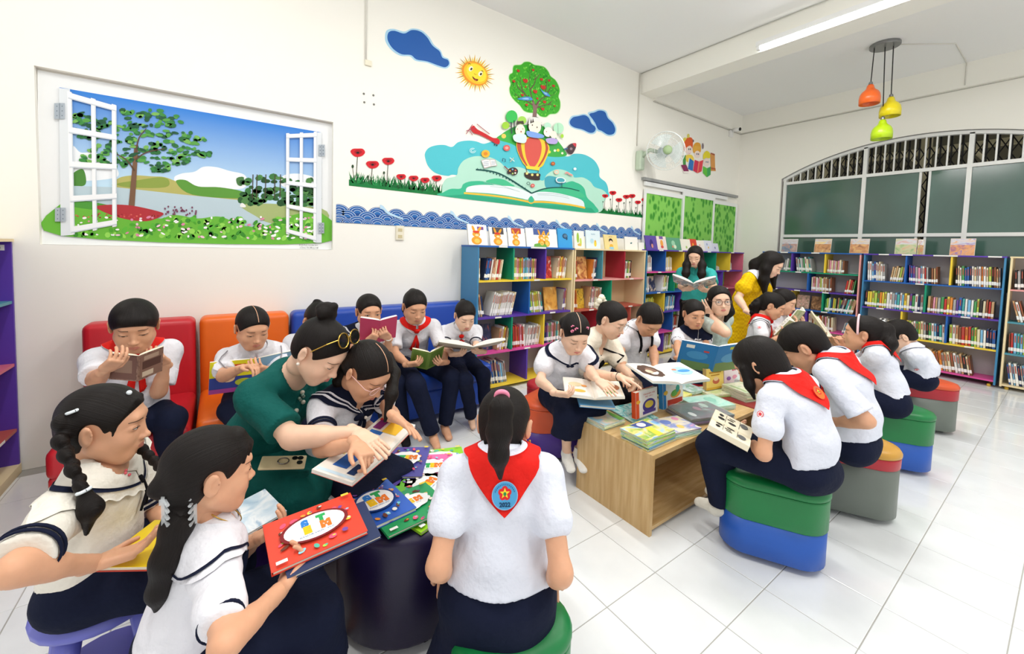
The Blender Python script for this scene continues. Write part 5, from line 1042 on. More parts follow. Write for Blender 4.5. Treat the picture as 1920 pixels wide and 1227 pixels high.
# ================================================================== people: one smooth surface per body, grown from rounded limbs
def surfnet(F, org, h):
    s = F < 0
    nx, ny, nz = F.shape
    c = np.zeros((nx-1, ny-1, nz-1), np.int8)
    for dx in (0, 1):
        for dy in (0, 1):
            for dz in (0, 1): c += s[dx:nx-1+dx, dy:ny-1+dy, dz:nz-1+dz]
    act = (c > 0) & (c < 8)
    idx = np.full(act.shape, -1, np.int32); I = np.argwhere(act); idx[act] = np.arange(len(I))
    acc = np.zeros((len(I), 3), np.float32); cnt = np.zeros(len(I), np.float32)
    i, j, k = I.T
    for ax in range(3):
        o = [a for a in range(3) if a != ax]
        for p in (0, 1):
            for q in (0, 1):
                off = np.zeros(3, int); off[o[0]] = p; off[o[1]] = q
                off2 = off.copy(); off2[ax] = 1
                a = F[i+off[0], j+off[1], k+off[2]]; b = F[i+off2[0], j+off2[1], k+off2[2]]
                m = (a < 0) != (b < 0)
                t = np.where(m, a/np.where(m, a-b, 1), 0)
                pos = np.tile(off.astype(np.float32), (len(I), 1)); pos[:, ax] = t
                acc[m] += pos[m]; cnt[m] += 1
    V = (I+acc/cnt[:, None])*h+org
    Q = []
    for ax in range(3):
        o1, o2 = [(1, 2), (2, 0), (0, 1)][ax]
        sl0 = [slice(None)]*3; sl1 = [slice(None)]*3
        sl0[ax] = slice(0, -1); sl1[ax] = slice(1, None)
        a = s[tuple(sl0)]; b = s[tuple(sl1)]
        for flip, m in ((False, a & ~b), (True, ~a & b)):
            E = np.argwhere(m)
            ok = (E[:, o1] > 0) & (E[:, o2] > 0) & (E[:, o1] < F.shape[o1]-1) & (E[:, o2] < F.shape[o2]-1)
            E = E[ok]; q = []
            for d1, d2 in ((-1, -1), (0, -1), (0, 0), (-1, 0)):
                e = E.copy(); e[:, o1] += d1; e[:, o2] += d2; q.append(idx[e[:, 0], e[:, 1], e[:, 2]])
            q = np.stack(q, 1); Q.append(q[:, ::-1] if flip else q)
    return V, np.concatenate(Q)
A3 = lambda v: np.array(v, np.float32)
def cone(a, b, r1, r2, k=.02, op='u'): return dict(t='cone', a=A3(a), b=A3(b), r1=r1, r2=r2, k=k, op=op)
def fcone(a, b, r1, r2, k=.01, op='u', lat=None, w=1): return dict(t='fcone', a=A3(a), b=A3(b), r1=r1, r2=r2, k=k, op=op, lat=lat, w=w)
def ecap(a, b, r1, r2, lat, w1, w2=None, k=.03, op='u'): return dict(t='ecap', a=A3(a), b=A3(b), r1=r1, r2=r2, lat=A3(lat), w1=w1, w2=w2 or w1, k=k, op=op)
def ell(c, r, R=None, k=.02, op='u'): return dict(t='ell', c=A3(c), r=A3(r), R=np.eye(3) if R is None else np.asarray(R), k=k, op=op)
def rbx(c, hs, R, rr, k=.01, op='u'): return dict(t='box', c=A3(c), r=A3(hs), R=np.asarray(R), rr=rr, k=k, op=op)
def half(p, n, k=.005): n = np.array(n, float); return dict(t='half', p=A3(p), n=A3(n/np.linalg.norm(n)), k=k, op='s')
def bounds(p):
    if p['t'] in ('cone', 'ecap', 'fcone'):
        g = max(p.get('w1') or 1, p.get('w2') or 1, p.get('w') or 1)
        R = max(p['r1'], p['r2'])*g
        return np.minimum(p['a'], p['b'])-R, np.maximum(p['a'], p['b'])+R
    if p['t'] == 'ell': e = np.sqrt(((p['R']*p['r'])**2).sum(1)); return p['c']-e, p['c']+e
    if p['t'] == 'box': e = np.abs(p['R']*p['r']).sum(1)+p['rr']; return p['c']-e, p['c']+e
def dist(p, X, Y, Z):
    t = p['t']
    if t in ('cone', 'ecap', 'fcone'):
        a = p['a']; ba = p['b']-a; L2 = float(ba@ba)+1e-9
        x, y, z = X-a[0], Y-a[1], Z-a[2]
        h = (x*ba[0]+y*ba[1]+z*ba[2])/L2
        hc = np.clip(h, 0, 1)
        x, y, z = x-ba[0]*hc, y-ba[1]*hc, z-ba[2]*hc
        n2 = x*x+y*y+z*z
        if t == 'fcone':
            L = sqrt(L2); ax = (h-hc)*L
            n2 = np.maximum(n2-ax*ax, 0)
            if p['lat'] is not None:
                l = p['lat']; q = x*l[0]+y*l[1]+z*l[2]; n2 = np.maximum(n2-q*q*(1-1/p['w']**2), 0)
            return np.maximum(np.sqrt(n2)-(p['r1']+(p['r2']-p['r1'])*hc), np.maximum(-h, h-1)*L)
        if t == 'ecap':
            l = p['lat']; w = p['w1']+(p['w2']-p['w1'])*hc
            q = x*l[0]+y*l[1]+z*l[2]; n2 = np.maximum(n2-q*q*(1-1/(w*w)), 0)
        return np.sqrt(n2)-(p['r1']+(p['r2']-p['r1'])*hc)
    if t == 'half': n = p['n']; return -((X-p['p'][0])*n[0]+(Y-p['p'][1])*n[1]+(Z-p['p'][2])*n[2])
    R = p['R'].astype(np.float32); x, y, z = X-p['c'][0], Y-p['c'][1], Z-p['c'][2]
    u, v, w = (x*R[0, i]+y*R[1, i]+z*R[2, i] for i in range(3))
    if t == 'ell':
        r = p['r']; k0 = np.sqrt((u/r[0])**2+(v/r[1])**2+(w/r[2])**2); k1 = np.sqrt((u/r[0]**2)**2+(v/r[1]**2)**2+(w/r[2]**2)**2)+1e-6
        return k0*(k0-1)/k1
    r = p['r']; qx, qy, qz = np.abs(u)-r[0], np.abs(v)-r[1], np.abs(w)-r[2]
    return np.sqrt(np.maximum(qx, 0)**2+np.maximum(qy, 0)**2+np.maximum(qz, 0)**2)+np.minimum(np.maximum(np.maximum(qx, qy), qz), 0)-p['rr']
def sdf_mesh(prims, h, wr=None):
    lo = np.min([bounds(p)[0] for p in prims if p['op'] == 'u'], 0)-2.5*h; hi = np.max([bounds(p)[1] for p in prims if p['op'] == 'u'], 0)+2.5*h
    n = np.ceil((hi-lo)/h).astype(int)+1
    ax = [(lo[i]+h*np.arange(n[i])).astype(np.float32) for i in range(3)]
    F = np.full(n, .5, np.float32)
    for p in prims:
        if p['t'] == 'half': sl = (slice(None),)*3
        else:
            b0, b1 = bounds(p); mg = p['k']+3*h
            s0 = np.clip(np.floor((b0-mg-lo)/h).astype(int), 0, n); s1 = np.clip(np.ceil((b1+mg-lo)/h).astype(int)+1, 0, n)
            if (s1 <= s0).any(): continue
            sl = tuple(slice(a, b) for a, b in zip(s0, s1))
        d = dist(p, ax[0][sl[0]][:, None, None], ax[1][sl[1]][None, :, None], ax[2][sl[2]][None, None, :])
        f = F[sl]; k = p['k']
        if p['op'] == 's': d = -d
        if k <= 0: r = np.minimum(f, d) if p['op'] == 'u' else np.maximum(f, d)
        else:
            e = np.maximum(k-np.abs(f-d), 0)/k
            r = (np.minimum(f, d)-e*e*k*.25) if p['op'] == 'u' else (np.maximum(f, d)+e*e*k*.25)
        F[sl] = r
    if wr:                                             # cloth wrinkles: shallow folds
        X, Y, Z = ax[0][:, None, None], ax[1][None, :, None], ax[2][None, None, :]
        a, fq, ph = wr
        F = F+a*(np.sin(X*fq+np.sin(Z*fq*.6+ph)*1.7+ph)*np.sin(Y*fq*.9+np.sin(Z*fq*.5)*1.3+2*ph)+.6*np.sin(Z*fq*1.3+np.sin(X*fq*.7+Y*fq*.8+ph)*2))
    F[0] = F[-1] = .1; F[:, 0] = F[:, -1] = .1; F[:, :, 0] = F[:, :, -1] = .1
    return surfnet(F, lo.astype(np.float32), h)
# ------------------------------------------------------------------ head template (x right, y face, z up; metres, about 0.21 tall)
def head_prims(ad):
    jw, ch = (.0, .0) if not ad else (.002, -.003)
    P = [ell((0, -.012, .030), (.073, .091, .078), k=0), ell((0, .020, -.028), (.061, .064, .074), k=.03),
         cone((-.018, .054, -.082), (.018, .054, -.082), .019, .019, .03)]
    for s in (-1, 1):
        P += [ell((s*.034, .047, -.036+ch), (.027, .027, .029), k=.02), cone((s*.052, .0, -.05), (s*.024, .05, -.085), .018, .016, .03)]
    P += [cone((-.03, .070, .026), (.03, .070, .026), .009, .009, .02)]
    for s in (-1, 1): P += [ell((s*.032, .092, .001), (.016, .013, .010), k=.014, op='s')]
    for s in (-1, 1): P += [ell((s*.032, .0645, .0), (.0175, .0155, .0115), k=.004)]
    P += [cone((0, .078, .004), (0, .092, -.030), .0055, .0085, .012), ell((0, .0965, -.034), (.0088, .0085, .0080), k=.008)]
    for s in (-1, 1): P += [ell((s*.0115, .0885, -.037), (.0062, .0075, .0062), k=.006), ell((s*.0065, .0945, -.0425), (.0030, .0040, .0026), k=.003, op='s')]
    P += [ell((0, .073, -.058), (.026, .016, .016), k=.012)]
    P += [cone((-.019, .0790, -.0575), (0, .0868, -.0548), .0026, .0050, .004), cone((.019, .0790, -.0575), (0, .0868, -.0548), .0026, .0050, .004)]
    P += [cone((-.015, .0795, -.0625), (0, .0858, -.0655), .0030, .0058, .004), cone((.015, .0795, -.0625), (0, .0858, -.0655), .0030, .0058, .004)]
    for s in (-1, 1):
        R = roty(s*radians(8))@rotz(s*radians(-22))
        P += [ell((s*.0795, -.014, -.006), (.0072, .0175, .0300), R, .006), ell((s*.0880, -.007, -.004), (.0052, .0095, .0175), R, .004, 's')]
    P += [cone((0, -.024, -.04), (0, -.032, -.10), .046 if ad else .043, .042 if ad else .039, .02)]
    return P
HEADS = {}
def get_head(ad, h):
    if (ad, h) not in HEADS:
        V, F = sdf_mesh(head_prims(ad), h)
        c = V[F].mean(1)
        lip = (c[:, 1] > .0775) & (np.abs(c[:, 0]) < .0185) & ((((c[:, 0]/.0185)**2+((c[:, 2]+.0602)/np.where(c[:, 2] > -.0602, .0078, .0092))**2) < 1))
        bvh = BVHTree.FromPolygons(V.tolist(), F.tolist()) if h < .0031 else None
        HEADS[(ad, h)] = (V, F, lip.astype(int), bvh)
    return HEADS[(ad, h)]
def face_y(x, z, ad=False):
    b = get_head(ad, .003)[3]; r = b.ray_cast(Vector((x, .3, z)), Vector((0, -1, 0)))
    return r[0].y if r[0] else .08
FACEPARTS = {}
def face_mesh(kind, side):
    """eye (white, iris, lashes) or brow lying on the face; side = -1 / 1"""
    key = (kind, side)
    if key in FACEPARTS: return FACEPARTS[key]
    mb = MB(); w = .0145; xc = side*.032
    ms, mi_, ml = mat('eye_white', '#f1ece6', .25, .5), mat('eye_iris', '#21130c', .15, .6), mat('lash', '#17100d', .6)
    def strip(us, lo, hi, off, m):
        V = []; n = len(us)
        for f in (0, .5, 1):
            for u in us:
                x = xc+u*w; z = lo(u)+(hi(u)-lo(u))*f; V.append((x, face_y(x, z)+off, z))
        mb.add(V, [(r*n+i, r*n+i+1, (r+1)*n+i+1, (r+1)*n+i) for r in (0, 1) for i in range(n-1)], m)
    us = np.linspace(-1, 1, 15)
    hu, hl, z0 = dict(open=(.0052, .0042, .0), half=(.0022, .0038, -.0005), down=(-.0022, .0052, -.0004))[kind.split('_')[1]] if kind.startswith('eye_') else (0, 0, 0)
    if kind.startswith('eye_'):
        tilt = lambda u: .0012*u*side
        top = lambda u: z0+hu*(1-u*u)+tilt(u); bot = lambda u: z0-hl*(1-u*u)+tilt(u)
        strip(us, bot, top, .0007, ms)
        ir = .0056; ui = np.linspace(-ir/w, ir/w, 11)
        ic = z0-.001 if kind == 'eye_open' else z0-.0022
        hh = lambda u: sqrt(max(0, ir*ir-(u*w)**2))
        strip(ui, lambda u: max(bot(u), min(top(u), ic-hh(u))), lambda u: max(bot(u), min(top(u), ic+hh(u))), .0012, mi_)
        strip(us*1.06, lambda u: top(u)-.0003, lambda u: top(u)+.0013+.0007*(1-u*u), .0018, ml)
        if kind != 'eye_down': strip(us, lambda u: bot(u)-.0004, lambda u: bot(u)+.0001, .0012, ml)
        if kind != 'eye_down': strip(us*.9, lambda u: top(u)+.0038, lambda u: top(u)+.0044, .0009, mat('lid_crease', '#9a6248', .6))
    else:
        f = lambda u: .0210+.0014*(1-u*u)-.0016*u*side
        strip(us*1.15, lambda u: f(u)-.0016, lambda u: f(u)+.0016*(1-.6*max(0, u*side)), .0008, mat('brow', '#46332a', .8))
    me = mesh(kind, np.array(mb.v), mb.f, mb.mats, mb.m, True); FACEPARTS[key] = me
    return me
# ------------------------------------------------------------------ hair
def hair_mat():
    if 'hair' in MATS: return MATS['hair']
    m = mat('hair', '#120d0b', .5, .22); nt = m.node_tree; b = nt.nodes['Principled BSDF']; L = nt.links
    a = nt.nodes.new('ShaderNodeAttribute'); a.attribute_name = 'strand'
    n = nt.nodes.new('ShaderNodeTexNoise'); n.noise_dimensions = '1D'; n.inputs['Scale'].default_value = 38; n.inputs['Detail'].default_value = 4; n.inputs['Roughness'].default_value = .7
    L.new(a.outputs['Fac'], n.inputs['W'])
    mx = nt.nodes.new('ShaderNodeMix'); mx.data_type = 'RGBA'; mx.inputs[6].default_value = lin('#070504'); mx.inputs[7].default_value = lin('#1d1512')
    L.new(n.outputs[0], mx.inputs[0]); L.new(mx.outputs[2], b.inputs['Base Color'])
    bp = nt.nodes.new('ShaderNodeBump'); bp.inputs['Strength'].default_value = .55; bp.inputs['Distance'].default_value = .004
    L.new(n.outputs[0], bp.inputs['Height']); L.new(bp.outputs[0], b.inputs['Normal'])
    return m
def scalp(th=.006, front=(.074, .062), side=(.014, -.022), nape=-.075):
    P = [ell((0, -.014, .031), (.073+th, .091+th, .078+th), k=0), ell((0, -.045, -.012), (.062+th*.6, .055+th*.6, .066+th*.6), k=.02)]
    d = np.array([0, front[0]-side[0], front[1]-side[1]]); n = np.array([0, d[2], -d[1]])
    P.append(half((0, front[0], front[1]), n, .006)); P.append(half((0, 0, nape), (0, .2, -1), .006))
    for s in (-1, 1): P.append(ell((s*.080, -.008, -.008), (.024, .027, .036), k=.006, op='s'))
    return P
def chain(pts, rads, k=.008): return [cone(pts[i], pts[i+1], rads[i], rads[i+1], k) for i in range(len(pts)-1)]
def braid(pts, r0, r1, k=.003):
    """a plait: fat lobes swinging from side to side along the path"""
    pts = np.array(pts, float); seg = np.r_[0, np.cumsum(np.linalg.norm(np.diff(pts, axis=0), axis=1))]; L = seg[-1]; n = max(4, int(L/(r0*1.05))); P = []
    for i in range(n):
        t = L*(i+.5)/n; p = np.array([np.interp(t, seg, pts[:, q]) for q in range(3)]); d = np.array([np.interp(min(L, t+.01), seg, pts[:, q])-np.interp(max(0, t-.01), seg, pts[:, q]) for q in range(3)]); d /= np.linalg.norm(d)
        sd = np.cross(d, (0, 1, .3)); sd /= np.linalg.norm(sd); r = r0+(r1-r0)*i/n; s = 1 if i % 2 else -1
        ax = d*.75+sd*s*-.65; ax /= np.linalg.norm(ax)
        P.append(ell(p+sd*s*r*.42, (r*1.15, r*.80, r*.85), basis(np.cross(ax, (0, 0, 1.))+1e-6, ax)[:, [2, 1, 0]], k))
    return P
# ------------------------------------------------------------------ hands: palm, four jointed fingers of different lengths, thumb
CURL = dict(hold=((.75, .55, .35), .55), flat=((.12, .12, .08), .25), rest=((.35, .4, .25), .35), pinch=((.95, .6, .3), .75), point=((.18, .15, .1), .45), grip=((1.0, .9, .5), .8), fist=((1.2, 1.3, .8), .9))
def hand_prims(Wp, d, n, right, L, pose):
    d = np.array(d, float); d /= np.linalg.norm(d); n = np.array(n, float); n -= d*(n@d); n /= np.linalg.norm(n)
    t = np.cross(n, d) if right else np.cross(d, n)              # towards the thumb
    W0 = np.array(Wp, float); R = np.stack([t, d, n], 1)
    P = [rbx(W0+d*.27*L, (.135*L, .19*L, .022*L), R, .055*L, k=0), ecap(W0-d*.16*L, W0+d*.12*L, .125*L, .115*L, t, 1.15, 1.3, .03*L*2)]
    (c1, c2, c3), tc = CURL[pose]
    for i, (o, ln, sp) in enumerate(zip((.158, .054, -.052, -.150), (.43, .47, .44, .35), (.10, .03, -.04, -.13))):
        e = (1.0, 1.05, 1.12, 1.2)[i]; k1, k2, k3 = c1*e, c2*e, c3*e
        if pose == 'point' and i > 0: k1, k2, k3 = .75+.1*i, 1.1, .6
        b = W0+d*(.47-.018*abs(i-1))*L+t*o*L; f = d*cos(sp)+t*sin(sp)
        P.append(cone(b-f*.16*L, b, .055*L, .052*L, .03*L)); ang = 0; r = .0505*L if i < 3 else .044*L
        for q, kk, ll in ((0, k1, .44), (1, k2, .31), (2, k3, .25)):
            ang += kk; dd = f*cos(ang)+n*sin(ang); b2 = b+dd*ln*ll*L
            P.append(cone(b, b2, r, r*.93, .010*L if q == 0 else .004*L)); b = b2; r *= .92
    b = W0+d*.10*L+t*.10*L; dd = d*.62+t*.72+n*.30*tc; dd /= np.linalg.norm(dd)
    b2 = b+dd*.20*L; P.append(cone(b, b2, .075*L, .062*L, .05*L))
    d2 = d*.85+t*(.45-.5*tc)+n*.75*tc; d2 /= np.linalg.norm(d2); b3 = b2+d2*.17*L; P.append(cone(b2, b3, .060*L, .054*L, .012*L))
    d3 = d*.9+t*(.25-.6*tc)+n*.55*tc; d3 /= np.linalg.norm(d3); P.append(cone(b3, b3+d3*.13*L, .053*L, .043*L, .006*L))
    return P
# ------------------------------------------------------------------ cloth pieces laid over a garment
def drape(bvh, C, B, th, pin, pout, ns=6, off=.004, thick=.003):
    """a strip round the neck: for each bearing in th, rays between elevations pin(th) and pout(th); returns V, F (closed double layer)"""
    C = np.array(C, float); rows = []
    for t in th:
        a, b = pin(t), pout(t); row = []
        for s in np.linspace(0, 1, ns):
            e = a+(b-a)*s; dr = B@np.array([sin(t)*cos(e), cos(t)*cos(e), sin(e)])
            hit = bvh.ray_cast(Vector(C+dr*.7), Vector(-dr), .7)
            q = np.array(hit[0]) if hit[0] else C+dr*.11
            row.append((q, dr))
        rows.append(row)
    n, m = len(rows), ns
    V = [q+dr*off for r in rows for q, dr in r]+[q+dr*(off+thick) for r in rows for q, dr in r]
    g = lambda i, j, l: l*n*m+i*m+j
    F = []
    for i in range(n-1):
        for j in range(m-1): F += [(g(i, j, 1), g(i+1, j, 1), g(i+1, j+1, 1), g(i, j+1, 1)), (g(i, j, 0), g(i, j+1, 0), g(i+1, j+1, 0), g(i+1, j, 0))]
        for j, s in ((0, 0), (m-1, 1)):
            q = (g(i, j, 0), g(i+1, j, 0), g(i+1, j, 1), g(i, j, 1)); F.append(q if s else q[::-1])
    for i in (0, n-1):
        for j in range(m-1): F.append((g(i, j, 0), g(i, j+1, 0), g(i, j+1, 1), g(i, j, 1)))
    return np.array(V), F
SKINS = [('#e6b798', '#d08a7c'), ('#dca684', '#c47d6c'), ('#eec4a8', '#d27f78')]
def cloth(name, col, rough=.85, bump=.55, bscale=13, **k): return mat(name, col, rough, .15, bump=bump, bscale=bscale, bdist=.035, **k)
WHITE = cloth('school_white_cotton', '#e6e6ec'); NAVY = cloth('navy_gabardine', '#141a30', bump=.3); RED = cloth('red_scarf_cotton', '#e3231c', .7); NAVYTRIM = cloth('navy_trim', '#161c33')
def wv(h0): return (.0022, 26., h0)
def norm(v): v = np.array(v, float); return v/np.linalg.norm(v)
def person(key, label, J, head, h=1.35, adult=False, near=False, tone=0, hs=None, hair='pony', tail=None, part=None, fringe=None, eye='down', top=None, bottom='skirt', handL=None, handR=None, poseL='hold', poseR='hold', shoes=None, bulk=1.0, scarf=None, hunch=0., flare=0):
    J = {k: np.array(v, float) for k, v in J.items()}
    s = h/1.6; P, N, H = J['P'], J['N'], J['H']
    hs = hs or (1.05 if adult else .97)
    if isinstance(head, dict):
        f = norm(np.array(head['f'], float)); RH = basis(f, head.get('u', (0, 0, 1)))
        if head.get('roll'): RH = RH@roty(radians(head['roll']))
    lat = norm(J['SR']-J['SL']); upv = norm(N-P); fwd = norm(np.cross(upv, lat)); upv2 = norm(np.cross(lat, fwd)); TB = np.stack([lat, fwd, upv2], 1)
    SL, SR = J['SL'], J['SR']; sw = np.linalg.norm(SR-SL)
    hip = lat.copy(); hip[2] *= .3; hip = norm(hip)
    if 'hip' in J: hip = norm(J['hip'])
    HL, HR = P-hip*.085*s*bulk, P+hip*.085*s*bulk
    Wc = P+(N-P)*.33-fwd*hunch*.9; Cc = P+(N-P)*.70-fwd*hunch+fwd*.004; t = bulk
    hw = lambda a: a*s*t
    def torso(e, kk=.03):
        return [ecap(P, Wc, hw(.098)+e, hw(.088)+e, hip, 1.40, 1.32, kk), ecap(Wc, Cc, hw(.088)+e, hw(.092)+e, lat, 1.32, 1.36, kk), ecap(Cc, N-upv*.035*s, hw(.092)+e, .058*s+e, lat, 1.36, 1.5, kk),
                cone(SL+lat*.012*s, N-upv*.012*s, .046*s+e, .050*s+e, .04), cone(SR-lat*.012*s, N-upv*.012*s, .046*s+e, .050*s+e, .04)]
    skin = mat('skin_%d' % tone, SKINS[tone][0], .48, .35, sss=.12, noise=.06, nscale=30); lip = mat('lips_%d' % tone, SKINS[tone][1], .38, .4)
    # ---- body
    nb = H+RH@np.array([0, -.024, -.045])*hs
    B = torso(0)+[cone(N-upv*.03*s, nb, .047*s if adult else .044*s, (.042 if adult else .039)*hs, .03)]
    hl = {}
    for q, S_, E_, W_ in (('L', SL, J['EL'], J['WL']), ('R', SR, J['ER'], J['WR'])):
        B += [cone(S_, E_, .044*s*t, .036*s*t, .03), cone(E_, W_, .037*s*t, .0245*s+.001, .02), cone(E_+(W_-E_)*.12, E_+(W_-E_)*.45, .037*s*t, .033*s*t, .02)]
    feet = []
    if 'KL' in J:
        for H_, K_, A_, T_ in ((HL, J['KL'], J['AL'], J.get('TL')), (HR, J['KR'], J['AR'], J.get('TR'))):
            lg = .86 if bottom == 'trousers' else 1
            B += [cone(H_, K_, .076*s*t*lg, .056*s*t*lg, .03), cone(K_, A_, .052*s*t*lg, .033*s, .03), cone(K_+(A_-K_)*.15, K_+(A_-K_)*.45, .05*s*t*lg, .046*s*t*lg, .03)]
            if T_ is None: T_ = A_+norm(np.array([fwd[0], fwd[1], 0]))*.13*s; T_[2] = max(.018, A_[2]-.055*s)
            feet.append((A_, T_)); d = T_-A_
            B += [cone(A_-d*.12-(0, 0, .02*s), A_+d*.2-(0, 0, .03*s), .030*s, .032*s, .02), ecap(A_+d*.35-np.array([0, 0, .012*s]), T_, .028*s, .020*s, np.cross(norm(d), (0, 0, 1.)), 1.25, 1.7, .02)]
    Vs, Fs, Ms = [], [], []; n0 = 0
    def app(V, F, mi=None):
        nonlocal n0
        Vs.append(V); Fs.append(F+n0); Ms.append(np.zeros(len(F), int) if mi is None else mi); n0 += len(V)
    app(*sdf_mesh(B, .0105))
    HV, HF, lm, _ = get_head(adult, .0032 if key in BIG else .0045)
    app(HV@(RH*hs).T+H, HF, lm)
    Lh = (.165 if adult else .148)*(h/(1.58 if adult else 1.35))**.5
    for q, W_, E_, spec, pose in (('L', J['WL'], J['EL'], handL, poseL), ('R', J['WR'], J['ER'], handR, poseR)):
        if spec is None: d, n = norm(norm(W_-E_)+fwd*.2), -upv
        else: d, n = np.array(spec[:3], float), np.array(spec[3:6], float)
        app(*sdf_mesh(hand_prims(W_, d, n, q == 'R', Lh, pose), .0036 if near else .005))
        hl[q] = (np.array(d)/np.linalg.norm(d), np.array(n, float))
    O = np.array([P[0], P[1], max(0, P[2]-.09*s)])
    root = obj('person', mesh('person', np.concatenate(Vs)-O, np.concatenate(Fs), [skin, lip], np.concatenate(Ms), True), None, label, 'person', None, None, O)
    add = lambda name, V, F, m, **k: obj(name, mesh(name, np.asarray(V), F, m, None, True), root, k.get("label"))
    # ---- face
    MH = Matrix([list(RH[i]*hs)+[H[i]] for i in range(3)]+[[0, 0, 0, 1]])
    def onhead(name, me, lab=None):
        o = bpy.data.objects.new(name, me); COL.objects.link(o); o.parent = root; o.matrix_parent_inverse = root.matrix_basis.inverted(); o.matrix_basis = MH
        if lab: o['label'] = lab
        return o
    for sd in (-1, 1):
        onhead('eye', face_mesh('eye_'+eye, sd)); onhead('eyebrow', face_mesh('eyebrow', sd))
    # ---- top
    T = dict(m=WHITE, sleeve=.62, sr=.062, puff=False, collar=None, stripes=0, trim=NAVYTRIM, neck=None, hem=.0, cuff=None, e=.014, loose=.012)
    T.update(top or {}); e = T['e']
    hem = P+(N-P)*T['hem']
    G = [ecap(hem, Wc, hw(.100)+e+T['loose'], hw(.092)+e+T['loose']*.6, hip, 1.38, 1.34, .03), ecap(Wc, Cc, hw(.092)+e+T['loose']*.6, hw(.095)+e, lat, 1.34, 1.38, .03)]+torso(e)[2:]
    if adult and T.get('bust', 1):
        for sg in (-1, 1): G.append(cone(Cc+lat*sg*.062*s+fwd*.060*s+upv*.0, Cc+lat*sg*.062*s+fwd*.062*s, .055*s, .055*s, .05))
    if T['hem'] > .02: G.append(half(hem-upv*.004, -upv, .004))
    bands = []
    for S_, E_ in ((SL, J['EL']), (SR, J['ER'])):
        d = E_-S_; L = np.linalg.norm(d); d = d/L; c = S_+d*L*T['sleeve']; r2 = T['sr']*s*t
        if T['puff']: G += [cone(S_+d*.02*s, S_+d*L*T['sleeve']*.75, .060*s*t+.004, r2*1.18, .03), fcone(S_+d*L*T['sleeve']*.7, c, r2*.98, r2*.88, .012)]
        else: G += [fcone(S_+d*.01, c, .054*s*t+.006, r2, .012), cone(S_, S_+d*.03*s, .054*s+.004, .055*s+.004, .03)]
        bands.append((c, d, r2*(.88 if T['puff'] else 1), L))
    nk = T['neck']; fr = lambda a, b, c: N+lat*a*s+fwd*b*s+upv2*c*s
    if nk == 'v': G += [ell(fr(0, .075, .0), (.040*s, .060*s, .075*s), TB, .006, 's')]
    if nk == 'round': G += [ell(fr(0, .055, .035), (.075*s, .085*s, .075*s), TB, .006, 's')]
    if nk == 'deep': G += [ell(fr(0, .085, -.01), (.05*s, .075*s, .10*s), TB, .006, 's')]
    GV, GF = sdf_mesh(G, .0085 if key in BIG else .0115, (.0026, 29., int(key[1:]) % 7))
    shirt = add(T.get('name', 'shirt'), GV, GF, T['m'])
    bvh = BVHTree.FromPolygons(GV.tolist(), GF.tolist())
    C = N-upv2*.10*s
    def lay(name, th, pin, pout, m, ns=6, off=.004, thick=.003, lab=None):
        V, F = drape(bvh, C, TB, th, pin, pout, ns, off, thick); return add(name, V, F, m, label=lab)
    rd = radians
    col = T['collar']
    full = np.linspace(-pi, pi, 49)
    if col == 'peter':                                                       # round flat collar
        lay('collar', full[2:-2]+pi if T.get('backopen') else np.linspace(.06, 2*pi-.06, 49), lambda t: rd(64), lambda t: rd(26+10*abs(sin(t))-14*cos(t)), T.get('cm', T['m']), 7, .006)
        if T.get('ctrim'): lay('collar_trim', np.linspace(.06, 2*pi-.06, 49), lambda t: rd(26+10*abs(sin(t))-14*cos(t)+3.2), lambda t: rd(26+10*abs(sin(t))-14*cos(t)-2.2), T['ctrim'], 2, .010)
    if col == 'shirt':                                                       # pointed shirt collar
        lay('collar', np.linspace(.10, 2*pi-.10, 41), lambda t: rd(67), lambda t: rd(44-16*max(0, cos(t))**6), T.get('cm', T['m']), 5, .008, .004)
    if col == 'sailor':
        w = lambda t: (abs((t+pi) % (2*pi)-pi))                                # 0 = front, pi = back
        lo = lambda t: rd(30-22*max(0, 1-w(t)/.9)) if w(t) < pi/2 else rd(30-24*min(1, (w(t)-pi/2)/.6))
        hi = lambda t: rd(62-34*max(0, 1-w(t)/.9))
        th = np.linspace(.05, 2*pi-.05, 61)
        lay('sailor_collar', th, hi, lo, T.get('cm', T['m']), 7, .007)
        for k in range(T.get('cs', 1)):
            q = 5+5.5*k; lay('collar_stripe', th[1:-1], lambda t: lo(t)+rd(q+2.6), lambda t: lo(t)+rd(q), T.get('cst', NAVYTRIM), 2, .0115, .0015)
    if col == 'frill':
        lo = lambda t: rd(18+9*abs(sin(t))-10*cos(t)); th = np.linspace(.05, 2*pi-.05, 91)
        lay('collar', th, lambda t: rd(60-12*max(0, cos(t))**3), lo, T['m'], 7, .007)
        lay('collar_frill', th, lambda t: lo(t)+rd(4), lambda t: lo(t)-rd(6+2.2*sin(t*17)), T['m'], 4, .012+.0, .004)
        lay('collar_stripe', th[1:-1], lambda t: lo(t)+rd(8.5), lambda t: lo(t)+rd(4.5), NAVYTRIM, 2, .0125, .0015)
    for c, d, r, L in bands:
        for k in range(T['stripes']):
            mb = MB(); a = c-d*(.010+.017*k)*s*1.2; u = norm(np.cross(d, (.3, .5, .8))); v = np.cross(d, u); n = 28
            rr = r+.0035+.002; wd = .0045*s*1.2
            V = [a+(u*cos(2*pi*i/n)+v*sin(2*pi*i/n))*(q)+d*z for q, z in ((rr, -wd), (rr, wd), (rr-.004, wd), (rr-.004, -wd)) for i in range(n)]
            mb.add(V, [(j*n+i, j*n+(i+1) % n, ((j+1) % 4)*n+(i+1) % n, ((j+1) % 4)*n+i) for j in range(4) for i in range(n)], T['trim']); mb.build('sleeve_stripe', root, smooth=True)
